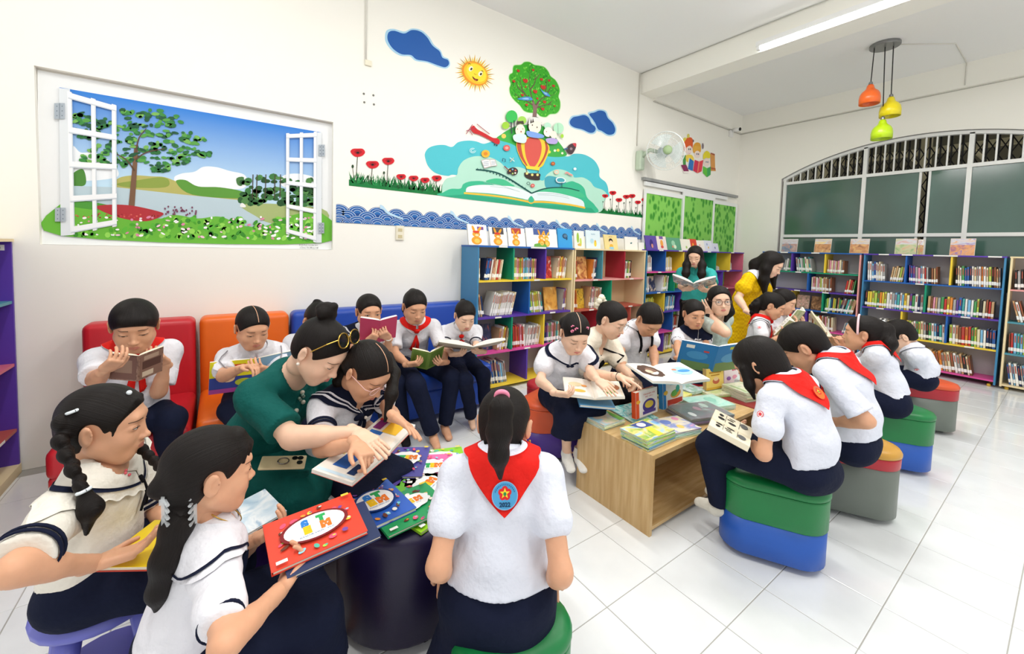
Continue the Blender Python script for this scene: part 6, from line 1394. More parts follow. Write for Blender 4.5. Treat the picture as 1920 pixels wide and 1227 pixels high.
        if T['cuff']:
            add('sleeve_cuff', *sdf_mesh([fcone(c-d*.018*s, c+d*.006, r+.004, r+.006, .003)], .006), T['cuff'])
    # ---- scarf (three-cornered neckerchief)
    if scarf:
        w = lambda t: (abs((t+pi) % (2*pi)-pi))
        th = np.linspace(.12, 2*pi-.12, 61)
        if scarf != 'under': lay('neckerchief', th, lambda t: rd(60), lambda t: rd(45-6*max(0, 1-w(t)/.5)-60*max(0, (w(t)-1.95)/(pi-1.95))), RED, 8, .012, .003)
        if scarf != 'back':
            kn = bvh.ray_cast(Vector(C+fwd*.5+upv2*.09*s), Vector(-fwd), .8)[0]; kn = np.array(kn) if kn else C+fwd*.1
            kn = kn+fwd*.012
            add('scarf_knot', *sdf_mesh([ell(kn, (.020*s+.004, .014, .020*s), TB, k=0), ell(kn+upv2*.012, (.024*s, .010, .009), TB, .01)], .004), RED)
            for sg, ln in (((-1, 50), (1, 42)) if scarf != 'under' else ((-1, -8), (1, -6))):
                V, m_ = [], 11
                for lay_ in (0, .004):
                    for i in range(m_):
                        q = i/(m_-1); el = rd(25-(ln+25)*q)
                        for j in range(5):
                            th_ = sg*(.03+.20*q)+(j/4-.5)*(.09+.26*q*(1-.25*q)); el_ = el+(rd(9)*(j/4 if sg > 0 else 1-j/4) if i == m_-1 else 0); dr = TB@np.array([sin(th_)*cos(el_), cos(th_)*cos(el_), sin(el_)])
                            h_ = bvh.ray_cast(Vector(C+dr*.7), Vector(-dr), .7)[0]; V.append((np.array(h_) if h_ else C+dr*.11)+dr*(.009+.005*sin(j*1.7+q*5)*q+lay_+(.006 if sg > 0 else 0)))
                g_ = lambda l, i, j: l*m_*5+i*5+j
                F = [(g_(1, i, j), g_(1, i+1, j), g_(1, i+1, j+1), g_(1, i, j+1)) for i in range(m_-1) for j in range(4)]+[(g_(0, i, j), g_(0, i, j+1), g_(0, i+1, j+1), g_(0, i+1, j)) for i in range(m_-1) for j in range(4)]
                F += [(g_(0, i, j), g_(0, i+1, j), g_(1, i+1, j), g_(1, i, j)) for i in range(m_-1) for j in (0, 4)]+[(g_(0, m_-1, j), g_(0, m_-1, j+1), g_(1, m_-1, j+1), g_(1, m_-1, j)) for j in range(4)]
                add('scarf_tail', V, F, RED)
    # ---- bottom
    KL, KR = J.get('KL'), J.get('KR')
    if bottom in ('skirt', 'trousers', 'dress') and KL is not None:
        bm = T['m'] if bottom == 'dress' else (bottom_m.get(key) or NAVY)
        Q = [ecap(P+(N-P)*.16, P-upv*.01, hw(.090)+e, hw(.105)+e, hip, 1.36, 1.42, .03)]
        if bottom == 'trousers':
            for H_, K_, A_ in ((HL, KL, J['AL']), (HR, KR, J['AR'])):
                Q += [cone(H_, K_, .086*s*t+.010, .064*s*t+.010, .03), cone(K_, K_+(A_-K_)*.05, .064*s*t+.010, .06*s*t+.010, .02), fcone(K_, A_-(A_-K_)*.03, .064*s*t+.009, .052*s+.008, .02)]
        else:
            M0, M1 = P+fwd*.03, (KL+KR)/2; kd = np.linalg.norm(KL-KR)/2; lw = norm(KR-KL)
            dn = norm((J['AL']+J['AR'])/2-M1); dl = T.get('drop', .13)
            for H_, K_ in ((HL, KL), (HR, KR)): Q += [cone(H_, K_, .088*s*t+.010, .066*s*t+.012, .06), fcone(K_-dn*.02, K_+dn*dl, .066*s*t+.012, .075*s*t+.016, .05)]
            Q += [ecap(M0, M1, .080*s, .062*s, lw, 1.5+kd*4, 1.3+kd*9, .05), fcone(M1-dn*.01, M1+dn*dl, .06*s, .07*s, .05, 'u', A3(lw), 1.3+kd*9)]
        if flare: Q.append(fcone(P+(0, 0, .02), P+fwd*.05-np.array([0, 0, flare]), .125*s+.01, .225*s, .06, 'u', A3(hip), 1.22))
        add('skirt' if bottom == 'skirt' else ('dress_skirt' if bottom == 'dress' else 'trousers'), *sdf_mesh(Q, .012, (.003, 24., int(key[1:]) % 5)), bm)
    elif bottom == 'long':
        bm = T['m'] if T.get('long') else (bottom_m.get(key) or NAVY)
        zb = J.get('hemz', np.array([0, 0, .25]))[2]; lo_ = np.array([P[0], P[1], zb])
        add('dress_skirt' if T.get('long') else 'trousers', *sdf_mesh([ecap(P+(N-P)*.12, P, hw(.098)+e, hw(.112)+e, hip, 1.34, 1.36, .03), fcone(P, lo_, hw(.112)+e, hw(.135)+e, .04, 'u', A3(hip), 1.36)], .011, (.002, 18., 1)), bm)
    # ---- shoes
    if shoes and 'AL' in J:
        for A_, T_ in feet:
            d = T_-A_
            add('sock' if shoes[1] == 'sock' else 'shoe', *sdf_mesh([cone(A_-d*.12-(0, 0, .02*s), A_+d*.2-(0, 0, .03*s), .036*s, .038*s, .02), ecap(A_+d*.35-np.array([0, 0, .012*s]), T_+d*.06, .034*s, .026*s, np.cross(norm(d), (0, 0, 1.)), 1.25, 1.6, .02)]+([fcone(A_+np.array([0, 0, .05*s]), A_-np.array([0, 0, .01]), .038*s, .036*s, .02)] if shoes[1] == 'sock' else []), .006), cloth('shoe_'+shoes[0].strip('#'), shoes[0]))
    # ---- hair (in head space, strands run towards the gathering point)
    inv = RH.T/hs
    loc = lambda p: inv@(np.array(p, float)-H)
    hp, g = hair_prims(hair, tail, loc, RH, hs, fringe)
    V, F = sdf_mesh(hp, .0040 if key in BIG else .0055)
    if hair in ('boy', 'bob', 'long'): at = np.arctan2(V[:, 0], V[:, 1]+.02)*.55+V[:, 2]*.3
    else:
        q = V-np.array([0, -.01, .02]); g1 = norm(np.array(g)-np.array([0, -.01, .02])); u1 = norm(np.cross(g1, (0.1, 0, 1))); v1 = np.cross(g1, u1)
        at = np.arctan2(q@u1, q@v1)*.6+(q@g1)*.4
        tl = np.linalg.norm(V-np.array([0, -.012, .028]), axis=1) > .125
        at = np.where(tl, V[:, 0]*9+V[:, 1]*7, at)
    o = bpy.data.objects.new('hair', mesh('hair', V, F, [hair_mat()], None, True, at)); COL.objects.link(o); o.parent = root; o.matrix_parent_inverse = root.matrix_basis.inverted(); o.matrix_basis = MH
    hb = BVHTree.FromPolygons(V.tolist(), F.tolist())
    if part is not None:                                                    # parting
        x0, x1, y1 = part; PV = []; n = 15
        for i in range(n):
            a = radians(28+(y1-28)*i/(n-1)); x = x0+(x1-x0)*i/(n-1)
            for q in (-.0016, .0016):
                dr = Vector((0, cos(a), sin(a))); r = hb.ray_cast(Vector((x+q, -.014, .03))+dr*.3, -dr)[0]
                PV.append((np.array(r) if r else np.array([x+q, -.014+.1*cos(a), .03+.09*sin(a)]))+np.array(dr)*.0012)
        me = mesh('hair_parting', PV, [(2*i, 2*i+1, 2*i+3, 2*i+2) for i in range(n-1)], [skin], None, True); onhead('hair_parting', me)
    return dict(root=root, MH=MH, RH=RH, H=H, hs=hs, onhead=onhead, add=add, bvh=bvh, C=C, TB=TB, lay=lay, lat=lat, fwd=fwd, up=upv2, N=N, P=P, s=s, J=J, hand=hl, Lh=Lh, hb=hb, bands=bands, shirt=shirt)
bottom_m = {}; BIG = ('p01', 'p02', 'p03', 'p04', 'p05', 'p06', 'p22', 'p23', 'p13')
def hair_prims(style, tail, loc, RH, hs, fringe):
    tail = tail or {}; wt = lambda pts: [loc(p) for p in pts]
    down = RH.T@np.array([0, 0, -1.])
    g = np.array([0, -.11, .05])
    if style == 'boy':
        P = scalp(.011, (.086, .048), (.030, .004), -.050); P.append(cone((-.034, .062, .060), (.034, .062, .060), .016, .016, .02))
        P.append(half((0, .0, -.058), (0, .25, -1), .006)); return P, g
    if style == 'bob':
        P = [ell((0, -.016, .030), (.084, .103, .090), k=0), ell((0, -.030, -.030), (.083, .082, .085), k=.03)]
        P += [ell((0, .088, -.035), (.060, .075, .092), k=.01, op='s'), half((0, 0, -.100), (0, -.15, -1), .01)]
        for q in tail.get('locks', []): P += chain(wt(q), [.018]*(len(q)-1)+[.006], .02)
        return P, np.array([0, -.02, .13])
    if style == 'long':
        P = scalp(.010, (.070, .066), (.012, -.02), -.09)
        for s_ in (-1, 1): P.append(ell((s_*.060, -.012, -.02), (.026, .045, .07), k=.02))
        P.append(ell((0, .088, -.03), (.052, .07, .085), k=.008, op='s'))
        for q, r in tail.get('locks', []): P += chain(wt(q), r, .03)
        return P, np.array([0, -.02, .13])
    P = scalp(.0065)
    if 'g' in tail: g = np.array(tail['g'])
    for q in (tail.get('gs') or [g]): P.append(ell(q, (.020, .020, .020), k=.025))
    for q, r in tail.get('tails', []): P += chain(wt(q), r, .02)
    for q, r0, r1 in tail.get('braids', []): P += braid(wt(q), r0, r1)
    for q, r in tail.get('buns', []):
        P.append(ell(q, (r*.8, r*.8, r*.8), k=.012))
        rr = np.random.default_rng(3)
        for i in range(9): v = rr.normal(size=3); v /= np.linalg.norm(v); P.append(ell(np.array(q)+v*r*.55, (r*.55, r*.4, r*.5), k=.004))
    if fringe == 'side':
        for s_ in (-1, 1): P += chain([(s_*.018, .058, .076), (s_*.046, .050, .050), (s_*.060, .034, .010), (s_*.062, .030, -.030)], [.010, .011, .009, .003], .012)
    if fringe == 'full':
        for i in range(9):
            x = -.052+.013*i; P += chain([(a_, -.008+.091*sqrt(max(.05, 1-(a_/.073)**2-((b_-.03)/.078)**2)), b_) for a_, b_ in ((x*.5, .088), (x*.85, .060), (x, .026))], [.010, .008, .004], .008)
    if fringe == 'wisps':
        for s_, x in ((-1, .05), (1, .05), (1, .03)): P += chain([(s_*x*.5, .060, .076), (s_*x, .064-x*.3, .048), (s_*x*1.22, .052-x*.3, .004), (s_*x*1.27, .048-x*.3, -.035)], [.007, .005, .004, .002], .006)
    return P, g
# joint positions in metres (P pelvis, N base of neck, H head, S E W arms, K A legs)
JOINTS = {
'p01': dict(H=(-0.272, 1.613, 0.861), N=(-0.289, 1.617, 0.737), P=(-0.308, 1.622, 0.430), SL=(-0.254, 1.767, 0.698), SR=(-0.328, 1.469, 0.698), EL=(-0.184, 1.765, 0.495), WL=(-0.134, 1.584, 0.509), ER=(-0.359, 1.257, 0.702), WR=(-0.256, 1.373, 0.594), KL=(0.012, 1.643, 0.400), AL=(0.031, 1.638, 0.060), KR=(-0.035, 1.454, 0.400), AR=(-0.016, 1.449, 0.060)),
'p02': dict(H=(-0.023, 1.283, 0.803), N=(-0.021, 1.283, 0.644), P=(-0.100, 1.272, 0.360), SL=(-0.050, 1.413, 0.606), SR=(-0.013, 1.151, 0.606), EL=(0.045, 1.484, 0.423), WL=(0.080, 1.339, 0.543), ER=(-0.001, 0.934, 0.605), WR=(0.111, 1.082, 0.557), KL=(0.193, 1.414, 0.330), AL=(0.213, 1.416, 0.060), KR=(0.221, 1.217, 0.330), AR=(0.241, 1.220, 0.060)),
'p03': dict(H=(0.733, 1.040, 0.841), N=(0.678, 0.968, 0.772), P=(0.663, 0.942, 0.395), SL=(0.562, 1.031, 0.732), SR=(0.790, 0.899, 0.732), EL=(0.460, 0.938, 0.559), WL=(0.538, 1.049, 0.420), ER=(0.725, 0.752, 0.547), WR=(0.800, 0.866, 0.409), KL=(0.733, 1.265, 0.365), AL=(0.743, 1.282, 0.060), KR=(0.907, 1.164, 0.365), AR=(0.917, 1.182, 0.060)),
'p04': dict(H=(0.315, 1.694, 0.984), N=(0.229, 1.844, 0.869), P=(0.098, 2.001, 0.480), SL=(0.339, 1.965, 0.828), SR=(0.091, 1.757, 0.828), EL=(0.452, 1.962, 0.600), WL=(0.512, 1.747, 0.617), ER=(0.197, 1.550, 0.724), WR=(0.376, 1.420, 0.750), KL=(0.419, 1.798, 0.450), AL=(0.432, 1.782, 0.060), KR=(0.242, 1.649, 0.450), AR=(0.255, 1.634, 0.060)),
'p05': dict(H=(0.474, 1.624, 0.898), N=(0.456, 1.759, 0.787), P=(0.391, 1.898, 0.450), SL=(0.576, 1.833, 0.751), SR=(0.322, 1.714, 0.751), EL=(0.566, 1.624, 0.705), WL=(0.525, 1.448, 0.761), ER=(0.284, 1.515, 0.680), WR=(0.359, 1.354, 0.741), KL=(0.608, 1.663, 0.420), AL=(0.617, 1.644, 0.060), KR=(0.432, 1.580, 0.420), AR=(0.440, 1.562, 0.060)),
'p06': dict(H=(-0.345, 2.683, 0.968), N=(-0.363, 2.807, 0.837), P=(-0.376, 2.866, 0.460), SL=(-0.223, 2.844, 0.798), SR=(-0.506, 2.783, 0.798), EL=(-0.267, 2.749, 0.603), WL=(-0.230, 2.659, 0.771), ER=(-0.464, 2.571, 0.753), WR=(-0.405, 2.403, 0.833), KL=(-0.212, 2.698, 0.470), KR=(-0.357, 2.713, 0.470), AL=(-0.281, 2.890, 0.070), AR=(-0.428, 2.954, 0.070)),
'p07': dict(H=(0.149, 2.756, 0.902), N=(0.164, 2.847, 0.752), P=(0.157, 3.061, 0.450), SL=(0.304, 2.874, 0.720), SR=(0.023, 2.864, 0.720), EL=(0.265, 2.690, 0.617), WL=(0.199, 2.536, 0.702), ER=(0.006, 2.657, 0.668), WR=(0.090, 2.505, 0.741), KL=(0.160, 2.725, 0.408), KR=(0.039, 2.744, 0.449), AL=(0.166, 2.443, 0.292), AR=(0.121, 2.481, 0.316)),
'p08': dict(H=(0.515, 2.863, 0.895), N=(0.522, 2.988, 0.765), P=(0.540, 3.204, 0.450), SL=(0.668, 2.998, 0.732), SR=(0.379, 3.023, 0.732), EL=(0.638, 2.850, 0.570), WL=(0.525, 2.694, 0.594), ER=(0.397, 2.840, 0.609), WR=(0.443, 2.652, 0.618), KL=(0.613, 2.881, 0.420), AL=(0.611, 2.861, 0.060), KR=(0.413, 2.899, 0.420), AR=(0.411, 2.879, 0.060)),
'p09': dict(H=(0.843, 2.877, 0.933), N=(0.845, 2.982, 0.786), P=(0.876, 3.160, 0.450), SL=(0.990, 2.976, 0.751), SR=(0.705, 3.026, 0.751), EL=(0.947, 2.786, 0.646), WL=(0.905, 2.654, 0.782), ER=(0.761, 2.833, 0.659), WR=(0.778, 2.674, 0.771), KL=(0.996, 2.735, 0.440), KR=(0.888, 2.723, 0.440), AL=(1.059, 2.764, 0.070), AR=(0.956, 2.759, 0.070)),
'p10': dict(H=(1.193, 2.910, 0.941), N=(1.241, 3.021, 0.793), P=(1.278, 3.233, 0.450), SL=(1.396, 3.017, 0.757), SR=(1.094, 3.070, 0.757), EL=(1.402, 2.853, 0.589), WL=(1.332, 2.663, 0.554), ER=(1.040, 2.905, 0.599), WR=(1.064, 2.703, 0.567), KL=(1.381, 2.643, 0.440), KR=(1.093, 2.625, 0.440), AL=(1.349, 2.687, 0.070), AR=(1.217, 2.605, 0.070)),
'p11': dict(H=(1.583, 2.834, 0.855), N=(1.608, 2.945, 0.730), P=(1.690, 3.149, 0.450), SL=(1.742, 2.916, 0.701), SR=(1.491, 3.017, 0.701), EL=(1.645, 2.760, 0.605), WL=(1.602, 2.585, 0.616), ER=(1.424, 2.842, 0.614), WR=(1.396, 2.663, 0.604), KL=(1.630, 2.622, 0.430), KR=(1.453, 2.580, 0.430), AL=(1.732, 2.716, 0.070), AR=(1.594, 2.716, 0.070)),
'p13': dict(H=(1.730, 1.746, 0.899), N=(1.771, 1.849, 0.777), P=(1.827, 1.954, 0.450), SL=(1.893, 1.798, 0.742), SR=(1.661, 1.922, 0.742), EL=(1.776, 1.649, 0.677), WL=(1.678, 1.501, 0.690), ER=(1.535, 1.823, 0.620), WR=(1.507, 1.649, 0.605), KL=(1.795, 1.638, 0.457), KR=(1.638, 1.699, 0.438), AL=(1.744, 1.693, 0.181), AR=(1.704, 1.756, 0.165)),
'p14': dict(H=(2.123, 1.799, 0.943), N=(2.106, 1.900, 0.817), P=(2.066, 2.126, 0.450), SL=(2.263, 1.952, 0.779), SR=(1.940, 1.895, 0.779), EL=(2.205, 1.774, 0.612), WL=(2.083, 1.590, 0.617), ER=(1.839, 1.715, 0.635), WR=(1.845, 1.500, 0.684), KL=(2.240, 1.794, 0.420), AL=(2.244, 1.774, 0.060), KR=(2.016, 1.754, 0.420), AR=(2.019, 1.735, 0.060)),
'p15': dict(H=(2.497, 1.776, 0.916), N=(2.564, 1.924, 0.830), P=(2.571, 1.998, 0.450), SL=(2.711, 1.919, 0.790), SR=(2.419, 1.945, 0.790), EL=(2.588, 1.791, 0.653), WL=(2.438, 1.674, 0.603), ER=(2.264, 1.834, 0.670), WR=(2.139, 1.697, 0.606), KL=(2.645, 1.671, 0.420), AL=(2.643, 1.651, 0.060), KR=(2.441, 1.689, 0.420), AR=(2.440, 1.669, 0.060)),
'p16': dict(H=(3.067, 1.775, 0.918), N=(3.138, 1.818, 0.779), P=(3.170, 1.906, 0.450), SL=(3.263, 1.783, 0.744), SR=(3.019, 1.872, 0.744), EL=(3.109, 1.683, 0.670), WL=(2.972, 1.581, 0.635), ER=(2.859, 1.775, 0.680), WR=(2.726, 1.675, 0.631), KL=(3.158, 1.610, 0.420), AL=(3.151, 1.591, 0.060), KR=(2.989, 1.672, 0.420), AR=(2.982, 1.653, 0.060)),
'p17': dict(H=(3.283, 1.688, 1.024), N=(3.402, 1.774, 0.880), P=(3.407, 1.823, 0.450), SL=(3.566, 1.765, 0.835), SR=(3.239, 1.793, 0.835), EL=(3.435, 1.932, 0.664), WL=(3.239, 2.023, 0.620), ER=(3.151, 1.561, 0.799), WR=(3.248, 1.733, 0.898), KL=(3.489, 1.457, 0.420), AL=(3.487, 1.437, 0.060), KR=(3.262, 1.477, 0.420), AR=(3.260, 1.457, 0.060)),
'p18': dict(H=(4.451, 2.599, 1.366), N=(4.568, 2.646, 1.215), P=(4.684, 2.707, 0.820), SL=(4.654, 2.513, 1.173), SR=(4.506, 2.791, 1.173), EL=(4.495, 2.386, 1.044), WL=(4.294, 2.340, 0.997), ER=(4.353, 2.693, 1.015), WR=(4.198, 2.550, 0.997)),
'p19': dict(H=(4.560, 1.839, 1.310), N=(4.549, 1.970, 1.203), P=(4.537, 2.111, 0.800), SL=(4.709, 1.999, 1.161), SR=(4.386, 1.971, 1.161), EL=(4.716, 1.909, 0.888), WL=(4.556, 1.789, 0.804), ER=(4.247, 1.997, 0.958), WR=(4.135, 1.847, 0.846)),
'p20': dict(H=(4.020, 1.587, 0.950), N=(3.991, 1.665, 0.824), P=(3.974, 1.712, 0.450), SL=(4.117, 1.716, 0.786), SR=(3.861, 1.623, 0.786), EL=(4.153, 1.553, 0.648), WL=(4.016, 1.463, 0.727), ER=(3.752, 1.532, 0.635), WR=(3.669, 1.403, 0.734), KL=(4.164, 1.466, 0.420), AL=(4.171, 1.447, 0.060), KR=(3.986, 1.402, 0.420), AR=(3.993, 1.383, 0.060)),
'p21': dict(H=(4.270, 1.594, 0.974), N=(4.367, 1.660, 0.847), P=(4.367, 1.660, 0.450), SL=(4.503, 1.684, 0.808), SR=(4.231, 1.636, 0.808), EL=(4.451, 1.532, 0.671), WL=(4.306, 1.487, 0.778), ER=(4.080, 1.569, 0.676), WR=(4.008, 1.443, 0.792), KL=(4.514, 1.380, 0.420), AL=(4.517, 1.361, 0.060), KR=(4.325, 1.347, 0.420), AR=(4.328, 1.327, 0.060)),
'p22': dict(H=(2.066, 0.864, 0.883), N=(2.076, 0.746, 0.832), P=(2.086, 0.626, 0.480), SL=(1.928, 0.746, 0.786), SR=(2.226, 0.720, 0.803), EL=(1.839, 0.726, 0.571), WL=(1.994, 0.836, 0.530), ER=(2.092, 0.761, 0.520), WR=(2.221, 0.898, 0.472), KL=(1.900, 0.987, 0.482), KR=(1.937, 0.962, 0.519), AL=(1.975, 0.953, 0.178), AR=(2.044, 0.938, 0.223)),
'p23': dict(H=(2.554, 0.848, 0.909), N=(2.571, 0.710, 0.876), P=(2.583, 0.610, 0.480), SL=(2.419, 0.694, 0.831), SR=(2.726, 0.705, 0.838), EL=(2.401, 0.529, 0.655), WL=(2.482, 0.697, 0.569), ER=(2.642, 0.727, 0.585), WR=(2.784, 0.826, 0.474), KL=(2.437, 0.929, 0.450), AL=(2.435, 0.949, 0.060), KR=(2.648, 0.955, 0.450), AR=(2.646, 0.975, 0.060)),
'p24': dict(H=(3.521, 0.831, 0.891), N=(3.536, 0.764, 0.816), P=(3.556, 0.666, 0.480), SL=(3.394, 0.722, 0.777), SR=(3.682, 0.783, 0.777), EL=(3.505, 0.864, 0.643), WL=(3.646, 0.943, 0.757), ER=(3.608, 0.934, 0.617), WR=(3.740, 1.019, 0.737), KL=(3.390, 0.957, 0.450), AL=(3.386, 0.977, 0.060), KR=(3.590, 1.000, 0.450), AR=(3.586, 1.019, 0.060)),
'p25': dict(H=(4.390, 0.818, 0.785), N=(4.415, 0.749, 0.697), P=(4.442, 0.674, 0.480), SL=(4.289, 0.689, 0.661), SR=(4.549, 0.784, 0.661), EL=(4.438, 0.718, 0.514), WL=(4.589, 0.798, 0.443), ER=(4.645, 0.830, 0.479), WR=(4.800, 0.882, 0.390), KL=(4.249, 0.924, 0.450), AL=(4.242, 0.943, 0.060), KR=(4.429, 0.990, 0.450), AR=(4.422, 1.008, 0.060)),
}
# ================================================================== the people
def hf(yaw, pitch, roll=0): y, p = radians(yaw), radians(pitch); return dict(f=(cos(y)*cos(p), sin(y)*cos(p), -sin(p)), roll=roll)
def pt(px, py, d): return np.array(CPOS+ray(px, py)*d)
def ball(A, name, c, r, m, lab=None): return A['add'](name, *sdf_mesh([ell(c, (r, r, r) if np.isscalar(r) else r, k=0)], (r if np.isscalar(r) else min(r))/3.2), m, label=lab)
def cord(A, name, pts, r, m, lab=None):
    mb = MB(); mb.tube(pts, r, m, 7); return obj(name, mesh(name, np.array(mb.v), mb.f, mb.mats, mb.m, True), A['root'], lab)
def onbody(A, th, el, off=.008):
    dr = A['TB']@np.array([sin(radians(th))*cos(radians(el)), cos(radians(th))*cos(radians(el)), sin(radians(el))])
    h = A['bvh'].ray_cast(Vector(A['C']+dr*.7), Vector(-dr), .75); q = np.array(h[0]) if h[0] else A['C']+dr*.11; n = np.array(h[1]) if h[0] else dr
    if n@dr < 0: n = -n
    return q+n*off, n
def headpt(A, p): return A['H']+A['RH']@(np.array(p, float)*A['hs'])
def glasses(A, m, r=.019, rim=.0013, lab=None, lens=True, z=.0, y=.094):
    mb = MB()
    for s in (-1, 1): mb.tube([(s*.033+r*1.12*cos(t), y-.004*abs(cos(t)), z+r*sin(t)) for t in np.linspace(0, 2*pi, 25)], rim, m, 6, cap=False)
    mb.tube([(-.012, y, z+.004), (0, y+.003, z+.006), (.012, y, z+.004)], rim, m, 6)
    for s in (-1, 1): mb.tube([(s*.054, y-.004, z+.005), (s*.072, y-.02, z+.006), (s*.082, .0, z+.004), (s*.079, -.018, z-.004)], rim, m, 6)
    g = A['onhead']('glasses', mesh('glasses', np.array(mb.v), mb.f, mb.mats, mb.m, True), lab)
    if lens:
        mb = MB(); ml = mat('spectacle_lens', '#ffffff', .02, .5, alpha=.12)
        for s in (-1, 1): mb.poly([(s*.033+r*1.1*cos(t), y-.004*abs(cos(t)), z+r*.98*sin(t)) for t in np.linspace(0, 2*pi, 19)[:-1]], ml)
        q = obj('lens', mesh('lens', np.array(mb.v), mb.f, mb.mats, mb.m)); q.parent = g
def holdhands(yaw, up=.35, inn=.55, pit=.25):
    """finger direction and palm normal for holding an open book towards the face (left hand, right hand)"""
    f = np.array([cos(radians(yaw)), sin(radians(yaw)), 0]); r = np.array([f[1], -f[0], 0]); u = np.array([0, 0, 1.])
    n = norm(-f*.75+u*.65); return tuple(norm(r*inn+f*.45+u*up))+tuple(n), tuple(norm(-r*inn+f*.45+u*up))+tuple(n)
def badge(A, col, col2, label, txt_=None, el=9, size=.034):
    q, n = onbody(A, 180, el, .022); n = norm(n*.8-A['fwd']*.6); ey = norm(A['up']-n*(A['up']@n)); ex = norm(np.cross(ey, n)); mb = MB()
    def disc(r, c, k, pts=None): mb.poly([q+(ex*a+ey*b)*size+n*.0004*k for a, b in (pts or [(r*cos(t), r*sin(t)) for t in np.linspace(0, 2*pi, 33)[:-1]])], flat(c))
    disc(1, col, 1); disc(.93, col2, 2)
    for k in range(5): a = pi/2+2*pi*k/5; disc(0, '#d8262a', 3+.1*k, [(.28*cos(a)+.24*cos(t), .16+.28*sin(a)+.24*sin(t)) for t in np.linspace(0, 2*pi, 15)[:-1]])
    disc(0, '#f2d233', 4, [(.40*cos(pi/2+pi*i/5)*(1 if i % 2 == 0 else .42), .16+.40*sin(pi/2+pi*i/5)*(1 if i % 2 == 0 else .42)) for i in range(10)]); disc(0, '#2f8a4a', 5, [(.12*cos(t), .12+.14*sin(t)) for t in np.linspace(0, 2*pi, 11)[:-1]])
    if txt_: add_text(mb, txt_, q-ey*size*.62+n*.003, ex, ey, size*.42, flat('#123a5f'), bold=.0006)
    for i in range(14): a = pi*(.12+.76*i/13); mb.poly([q+(ex*(.78*cos(a)+u)+ey*(.78*sin(a)+v))*size+n*.0024 for u, v in ((-.03, -.05), (.03, -.05), (.03, .05), (-.03, .05))], flat('#2b6a9a'))
    obj('scarf_badge', mesh('scarf_badge', np.array(mb.v), mb.f, mb.mats, mb.m), A['root'], label)
def patch(A, side, t=.35):
    """small red school emblem on a sleeve"""
    S_, E_ = A['J']['S'+side], A['J']['E'+side]; d = norm(E_-S_); c = S_+(E_-S_)*t; out = norm((A['lat'] if side == 'R' else -A['lat'])+np.array(A['fwd'])*.05); out = norm(out-d*(out@d))
    h = A['bvh'].ray_cast(Vector(c+out*.3), Vector(-out), .4); q = np.array(h[0])+out*.002 if h[0] else c+out*.06; ey = -d; ex = np.cross(ey, out); mb = MB()
    for r, col, k in ((.014, '#e8505a', 1), (.011, '#f3e9e6', 2), (.007, '#e2464e', 3)): mb.poly([q+(ex*cos(a)+ey*sin(a))*r+out*.0004*k for a in np.linspace(0, 2*pi, 17)[:-1]], flat(col))
    obj('sleeve_emblem', mesh('sleeve_emblem', np.array(mb.v), mb.f, mb.mats, mb.m), A['root'])
def tie(A, name, c, r, m, axis=(0, 0, 1), w=.35):
    n = norm(axis); u = norm(np.cross(n, (.31, .5, .8))); v = np.cross(n, u); mb = MB()
    mb.tube([c+(u*cos(t)+v*sin(t))*r for t in np.linspace(0, 2*pi, 17)], r*w, m, 7, cap=False); obj(name, mesh(name, np.array(mb.v), mb.f, mb.mats, mb.m, True), A['root'])
PINK = mat('pink_plastic', '#f08aa8', .35, .5); CLEAR = mat('clear_acrylic', '#e9eef0', .08, .6, alpha=.45); BLACK = cloth('black_cloth', '#15151a'); CREAM = cloth('cream_chiffon', '#f3ead8'); GOLD = mat('gold_wire', '#c9a24a', .3, metal=.9); DARKM = mat('dark_metal', '#2a2422', .35, .5)
bottom_m['p14'] = BLACK; bottom_m['p18'] = BLACK
SHIRTB = cloth('bluish_white_cotton', '#dfe3ef')
P = {}
# ---- foreground
J = JOINTS['p01']
P['01'] = A = person('p01', 'girl with two long black plaits and a frilled sailor collar on a plastic stool', J, hf(-10, 8), 1.3, near=True, tone=1, hs=1.0, eye='half', fringe='wisps', poseL='hold', poseR='rest', handR=(.92, .10, -.05, -.1, .15, 1), handL=(.75, -.55, .1, 0, .2, 1), bulk=.95,
    tail=dict(gs=[(.058, -.066, .020), (-.058, -.066, .020)], braids=[([pt(133, 770, 1.115), pt(116, 800, 1.09), pt(117, 838, 1.07), pt(137, 880, 1.04), pt(157, 922, 1.02)], .023, .016), ([pt(262, 838, 1.24), pt(290, 866, 1.2), pt(305, 885, 1.16)], .017, .013)],
        tails=[([pt(157, 922, 1.02), pt(170, 955, 1.015), pt(162, 1002, 1.03)], [.014, .022, .005]), ([pt(305, 885, 1.16), pt(316, 905, 1.16), pt(312, 925, 1.17)], [.010, .012, .004])]),
    top=dict(m=cloth('ivory_cotton', '#e9e4d8'), collar='frill', stripes=2, neck='round', hem=.10, sleeve=.86, sr=.074))
for q in (pt(137, 772, 1.10), pt(157, 921, 1.015)): tie(A, 'hair_tie', q, .012, mat('hair_tie_white', '#e6eef2', .5), (.3, -.2, -.9))
ball(A, 'hair_clip', headpt(A, (.02, .045, .098)), .007, mat('hair_tie_white', '#e6eef2', .5))
cord(A, 'neck_cord', [onbody(A, t, e, .014)[0] for t, e in ((2, 26), (0, 14), (-1, 2), (-4, -8))], .005, BLACK); cord(A, 'neck_cord', [onbody(A, t, e, .012)[0] for t, e in ((-4, -8), (4, -20), (9, -30))], .0035, BLACK); cord(A, 'neck_cord', [onbody(A, t, e, .012)[0] for t, e in ((-4, -8), (-9, -20), (-10, -28))], .0035, BLACK)
for k in range(3): q, n = onbody(A, 22+5*k, 40-3*(k % 2), .012); ball(A, 'embroidery', q, .004, mat('embroidery_red', '#d9606a', .7))
J = JOINTS['p02']
